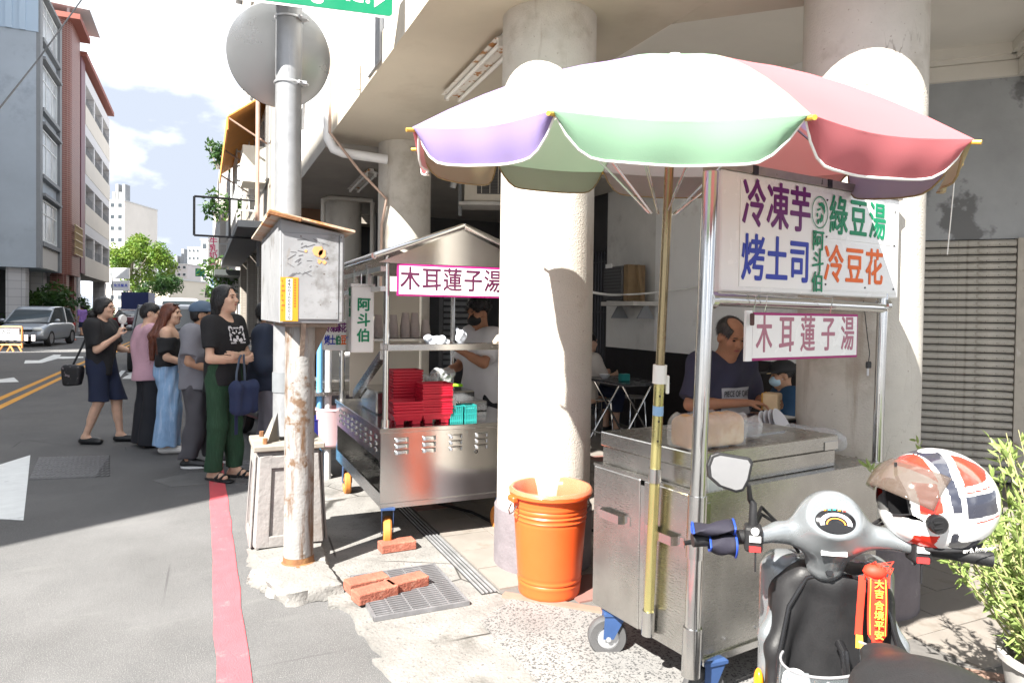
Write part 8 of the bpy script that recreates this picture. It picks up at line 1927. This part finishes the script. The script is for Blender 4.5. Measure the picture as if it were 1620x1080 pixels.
# ------------------------------------------------------------------ vehicles in the street
m_tyre = mat('tyre', (.02, .02, .021), .8); m_rim = mat('alloy', (.5, .5, .52), .35, .8); m_cg = mat('car_glass', (.03, .04, .045), .06, spec=.9)
def car(name, label, pos, rz, col, L=3.8, Wd=1.69, H=1.5, kind='hatch', metal=.5, cat='car'):
    t = thing(name, label, cat, pos, rz); pm = mat('paint_' + name + str(len(MATS)), col, .28, metal, coat=.8)
    hw = Wd / 2; h = H
    if kind == 'hatch': st = [(-L / 2, .30, .72, .80), (-L / 2 + .08, .22, .86, .88), (-L * .36, .18, .93, .95), (-.1, .18, .92, .93), (L * .22, .18, .92, .92), (L * .32, .18, .88, .88), (L * .42, .20, .78, .78), (L * .48, .24, .66, .66), (L / 2, .32, .52, .52)]; cab = [(-L / 2 + .12, .9), (-L / 2 + .42, h - .08), (-L * .2, h), (.15, h - .02), (L * .12, h - .14), (L * .31, .9)]
    elif kind == 'sedan': st = [(-L / 2, .32, .70, .7), (-L / 2 + .1, .24, .92, .92), (-L * .34, .18, .97, .97), (-.1, .18, .93, .93), (L * .22, .18, .92, .92), (L * .4, .20, .80, .80), (L / 2, .32, .55, .55)]; cab = [(-L * .36, .95), (-L * .2, h - .06), (-.2, h), (.15, h - .03), (L * .12, h - .14), (L * .27, .9)]
    else: st = [(-L / 2, .30, .95, .95), (-L / 2 + .06, .24, 1.0, 1.0), (-L * .3, .2, 1.02, 1.02), (L * .2, .2, 1.0, 1.0), (L * .38, .22, .95, .95), (L * .48, .26, .78, .78), (L / 2, .34, .6, .6)]; cab = [(-L / 2 + .03, 1.0), (-L / 2 + .16, h - .1), (-L * .3, h), (.2, h - .02), (L * .18, h - .12), (L * .33, 1.0)]
    rows = []
    for y, z0, z1, z2 in st:
        e_ = 1 - .13 * max(0, abs(y) / (L / 2) - .8) / .2; w_ = hw * e_
        rows.append([(-w_ * .86, y, z0), (-w_ * .97, y, z0 + .1), (-w_, y, (z0 + z1) / 2), (-w_ * .97, y, z1 - .08), (-w_ * .86, y, z1), (-w_ * .4, y, z1 + .02), (w_ * .4, y, z1 + .02), (w_ * .86, y, z1), (w_ * .97, y, z1 - .08), (w_, y, (z0 + z1) / 2), (w_ * .97, y, z0 + .1), (w_ * .86, y, z0)])
    b = MB(); b.grid(rows, True); b.add(rows[0], [tuple(range(12))]); b.add(rows[-1], [tuple(range(12))]); bd = b.obj('body', pm, t, smooth=True, angle=50, subd=1)
    rows = [[(-hw * .84 + (z - .9) * .16, y, z - .0), (-hw * .5, y, z + .02), (hw * .5, y, z + .02), (hw * .84 - (z - .9) * .16, y, z)] for y, z in cab]
    b = MB(); base = [[(-hw * .86, y, .88), rows[i][0], rows[i][1], rows[i][2], rows[i][3], (hw * .86, y, .88)] for i, (y, z) in enumerate(cab)]; b.grid(base); b.obj('windows', m_cg, t, smooth=True, angle=50)
    b = MB(); rr_ = [[(p[0] * 1.01, p[1], p[2] + .012) for p in rows[i]] for i in range(1, len(rows) - 1)]; b.grid(rr_); o = b.obj('roof', pm, t, smooth=True); sl2 = o.modifiers.new('s', 'SOLIDIFY'); sl2.thickness = .02
    for sx in (-1, 1):
        k = 0 if sx < 0 else 3
        for a, c_ in ((0, 1), (len(rows) - 2, len(rows) - 1), (2, 2)):
            p, q = Vector(rows[a][k]), Vector(rows[c_][k]) if a != c_ else Vector((sx * hw * .88, cab[2][0] + .05, .9)); MB().tube([p + Vector((sx * .012, 0, .01)), q + Vector((sx * .012, 0, .005))], .032, 6).obj('pillar', pm, t, smooth=True)
        MB().ell((sx * (hw + .07), L * .22, .98), (.1, .06, .065), 10, 6).obj('wing_mirror', pm, t, smooth=True)
        MB().ell((sx * hw * .66, L / 2 - .10, .66), (.17, .12, .085), 12, 8, Matrix.Rotation(sx * -.5, 3, 'Z')).obj('headlight', mat('lamp_clear', (.6, .63, .63), .08, spec=1.), t, smooth=True)
        MB().box((sx * hw * .74, -L / 2 + .02, .78), (.22, .06, .14)).obj('tail_light', mat('lamp_red', (.45, .01, .01), .2), t, bevel=.02)
        for y in (-L * .31, L * .31):
            w2 = MB().lathe([(.2, -.09), (.28, -.1), (.305, -.05), (.305, .05), (.28, .1), (.2, .09)], (sx * (hw - .1), y, .305), 24, Vector((1, 0, 0))).obj('wheel', m_tyre, t, smooth=True); MB().lathe([(.0, .07), (.06, .075), (.19, .085), (.2, .06), (.2, -.05)], (sx * (hw - .1), y, .305), 20, Vector((sx, 0, 0))).obj('rim', m_rim, w2, smooth=True)
    MB().box((0, L / 2 - .02, .62), (Wd * .5, .05, .07)).obj('grille', m_black, t, bevel=.01); MB().box((0, L / 2 - .005, .36), (Wd * .6, .06, .1)).obj('lower_grille', m_black, t, bevel=.02)
    for y in (L / 2 + .022, -L / 2 - .02): MB().box((0, y, .5), (.34, .012, .15)).obj('number_plate', mat('plate_paint', (.55, .60, .60), .5), t)
    return t
q = G(66, 549); car('hatchback_car', 'silver hatchback parked at the left, facing the camera', (q.x - .45, q.y + 1.9, 0), R(172), (.33, .36, .40))
q = G(203, 523); car('sedan_car', 'dark red sedan seen from behind in the far lane', (q.x, q.y + 2.2, 0), R(-6), (.10, .015, .025), 4.4, 1.72, 1.42, 'sedan')
q = G(305, 560); car('estate_car', 'silver grey estate car standing behind the people in the queue', (-.75, 19.5, 0), R(2), (.20, .215, .235), 4.3, 1.75, 1.55, 'van')
car('white_van', 'white minivan further back on the right side of the street', (-.75, 29, 0), R(2), (.62, .62, .62), 4.4, 1.75, 1.85, 'van', 0.)
car('blue_car', 'blue car in the middle distance behind the white minivan', (-.8, 38, 0), R(2), (.04, .12, .28), 4.3, 1.72, 1.5, 'sedan')
q = G(205, 516); t = thing('box_truck', 'dark blue box truck far down the street', 'truck', (q.x + .3, q.y + 6, 0), R(-4))
MB().bb((-1.1, -2.6, .7), (1.1, 1.6, 3.0)).obj('cargo_box', mat('truck_navy', (.015, .025, .10), .5, var=.1), t); MB().bb((-1.0, 1.65, .5), (1.0, 3.0, 2.3)).obj('cab', mat('truck_white', (.6, .6, .62), .4), t, bevel=.1, seg=2)
for sx in (-1, 1):
    for y in (-1.6, 2.2): MB().cyl((sx * .75, y, .42), (sx * 1.02, y, .42), .42, n=20).obj('wheel', m_tyre, t)
for sx in (-1, 1): MB().box((sx * .9, -2.62, .9), (.2, .06, .12)).obj('tail_light', mat('lamp_red', (.45, .01, .01), .2), t)
# parked scooters behind the queue
def pscoot(label, pos, rz, col):
    t = thing('parked_scooter', label, 'scooter', pos, rz, 'scooters parked behind the queue'); pm = mat('scoot_' + str(round(col[0], 3)), col, .3, .3, coat=.5)
    S_ = SDF((-.3, -.9, .1), (.3, .7, 1.2), .016); S_.box((0, .42, .62), (.16, .05, .26), r=.05, k=.05); S_.box((0, -.45, .6), (.14, .38, .14), r=.08, k=.05); S_.box((0, .05, .32), (.15, .35, .05), r=.03, k=.06); S_.ell((0, .42, .95), (.13, .1, .1), k=.05); S_.obj('body', pm, t, 1)
    MB().box((0, -.4, .79), (.24, .62, .09)).obj('seat', m_blk, t, bevel=.03, seg=2)
    for y in (.62, -.62): MB().lathe([(.14, -.05), (.22, -.05), (.24, 0), (.22, .05), (.14, .05)], (0, y, .24), 20, Vector((1, 0, 0))).obj('wheel', m_tyre, t, smooth=True)
    MB().cyl((-.33, .38, 1.02), (.33, .38, 1.02), .016).obj('handlebar', m_blk, t)
    for sx in (-1, 1): MB().ell((sx * .3, .36, 1.22), (.06, .015, .04), 10, 6).obj('mirror', m_blk, t, smooth=True); MB().cyl((sx * .28, .38, 1.02), (sx * .3, .36, 1.2), .006).obj('mirror_stem', m_blk, t)
pscoot('black scooter parked behind the person with crossed arms', (.62, 8.1, 0), R(15), (.02, .02, .022)); pscoot('grey scooter parked by the shade of the cabinet', (.72, 9.6, 0), R(20), (.2, .2, .21)); pscoot('white scooter parked farther along the kerb', (.6, 11.2, 0), R(12), (.5, .5, .5))
# barrier with a notice board and a traffic cone
bq = G(18, 556); t = thing('barrier_sign', 'orange tubular barrier with a white notice board in front of the silver car', 'barrier', (bq.x, bq.y, 0), -TH)
kb = (bq - EYE).dot(fw) / 1080; m_or = mat('barrier_orange', (.55, .25, .09), .5); hb = 40 * kb
for z in (.25, .5): pass
xl, xr = -22 * kb, 17 * kb; zt_ = P(18, 517, kb * 1080).z; zb_ = P(18, 548, kb * 1080).z
for x in (xl, xr): MB().cyl((x, 0, .12), (x, 0, zt_), .03, n=8).obj('upright', m_or, t)
for z in (zt_, .22): MB().cyl((xl, 0, z), (xr, 0, z), .03, n=8).obj('rail', m_or, t)
for x in (xl + .3, xr - .25):
    for s in (-1, 1): MB().tube([(x, 0, .24), (x + s * .12, 0, .2), (x + s * .24, 0, 0)], .028, 6).obj('foot', m_or, t, smooth=True)
MB().box(((xl + xr) / 2 - .02, -.02, (zt_ * .9 + .36) / 2 + .02), (xr - xl - .12, .02, zt_ * .9 - .36)).obj('notice_board', mat('board_pale', (.45, .46, .48), .5), t); text('lettering', '入口', .16, frame(((xl + xr) / 2 - .1, -.032, zt_ * .80), (1, 0, 0), (0, 0, 1)), m_black, t, bold=.02)
for i in range(5): MB().box((xl + .25 + i * .24, -.032, zt_ * .57), (.13, .004, .2)).obj('notice_block', mat('print_pale', (.48, .45, .46), .6), t)
MB().box(((xl + xr) / 2, -.032, zt_ * .40), (1.0, .004, .05)).obj('notice_line', m_black, t)
cq = G(112, 538); t = thing('traffic_cone', 'orange traffic cone at the kerb beside the silver car', 'traffic cone', cq)
MB().lathe([(.20, .03), (.17, .05), (.035, .70), (.0, .70)], n=20).obj('cone', mat('cone_orange', (.75, .12, .03), .5), t, smooth=True); MB().box((0, 0, .015), (.42, .42, .03)).obj('base', mat('cone_base', (.3, .08, .05), .7), t)
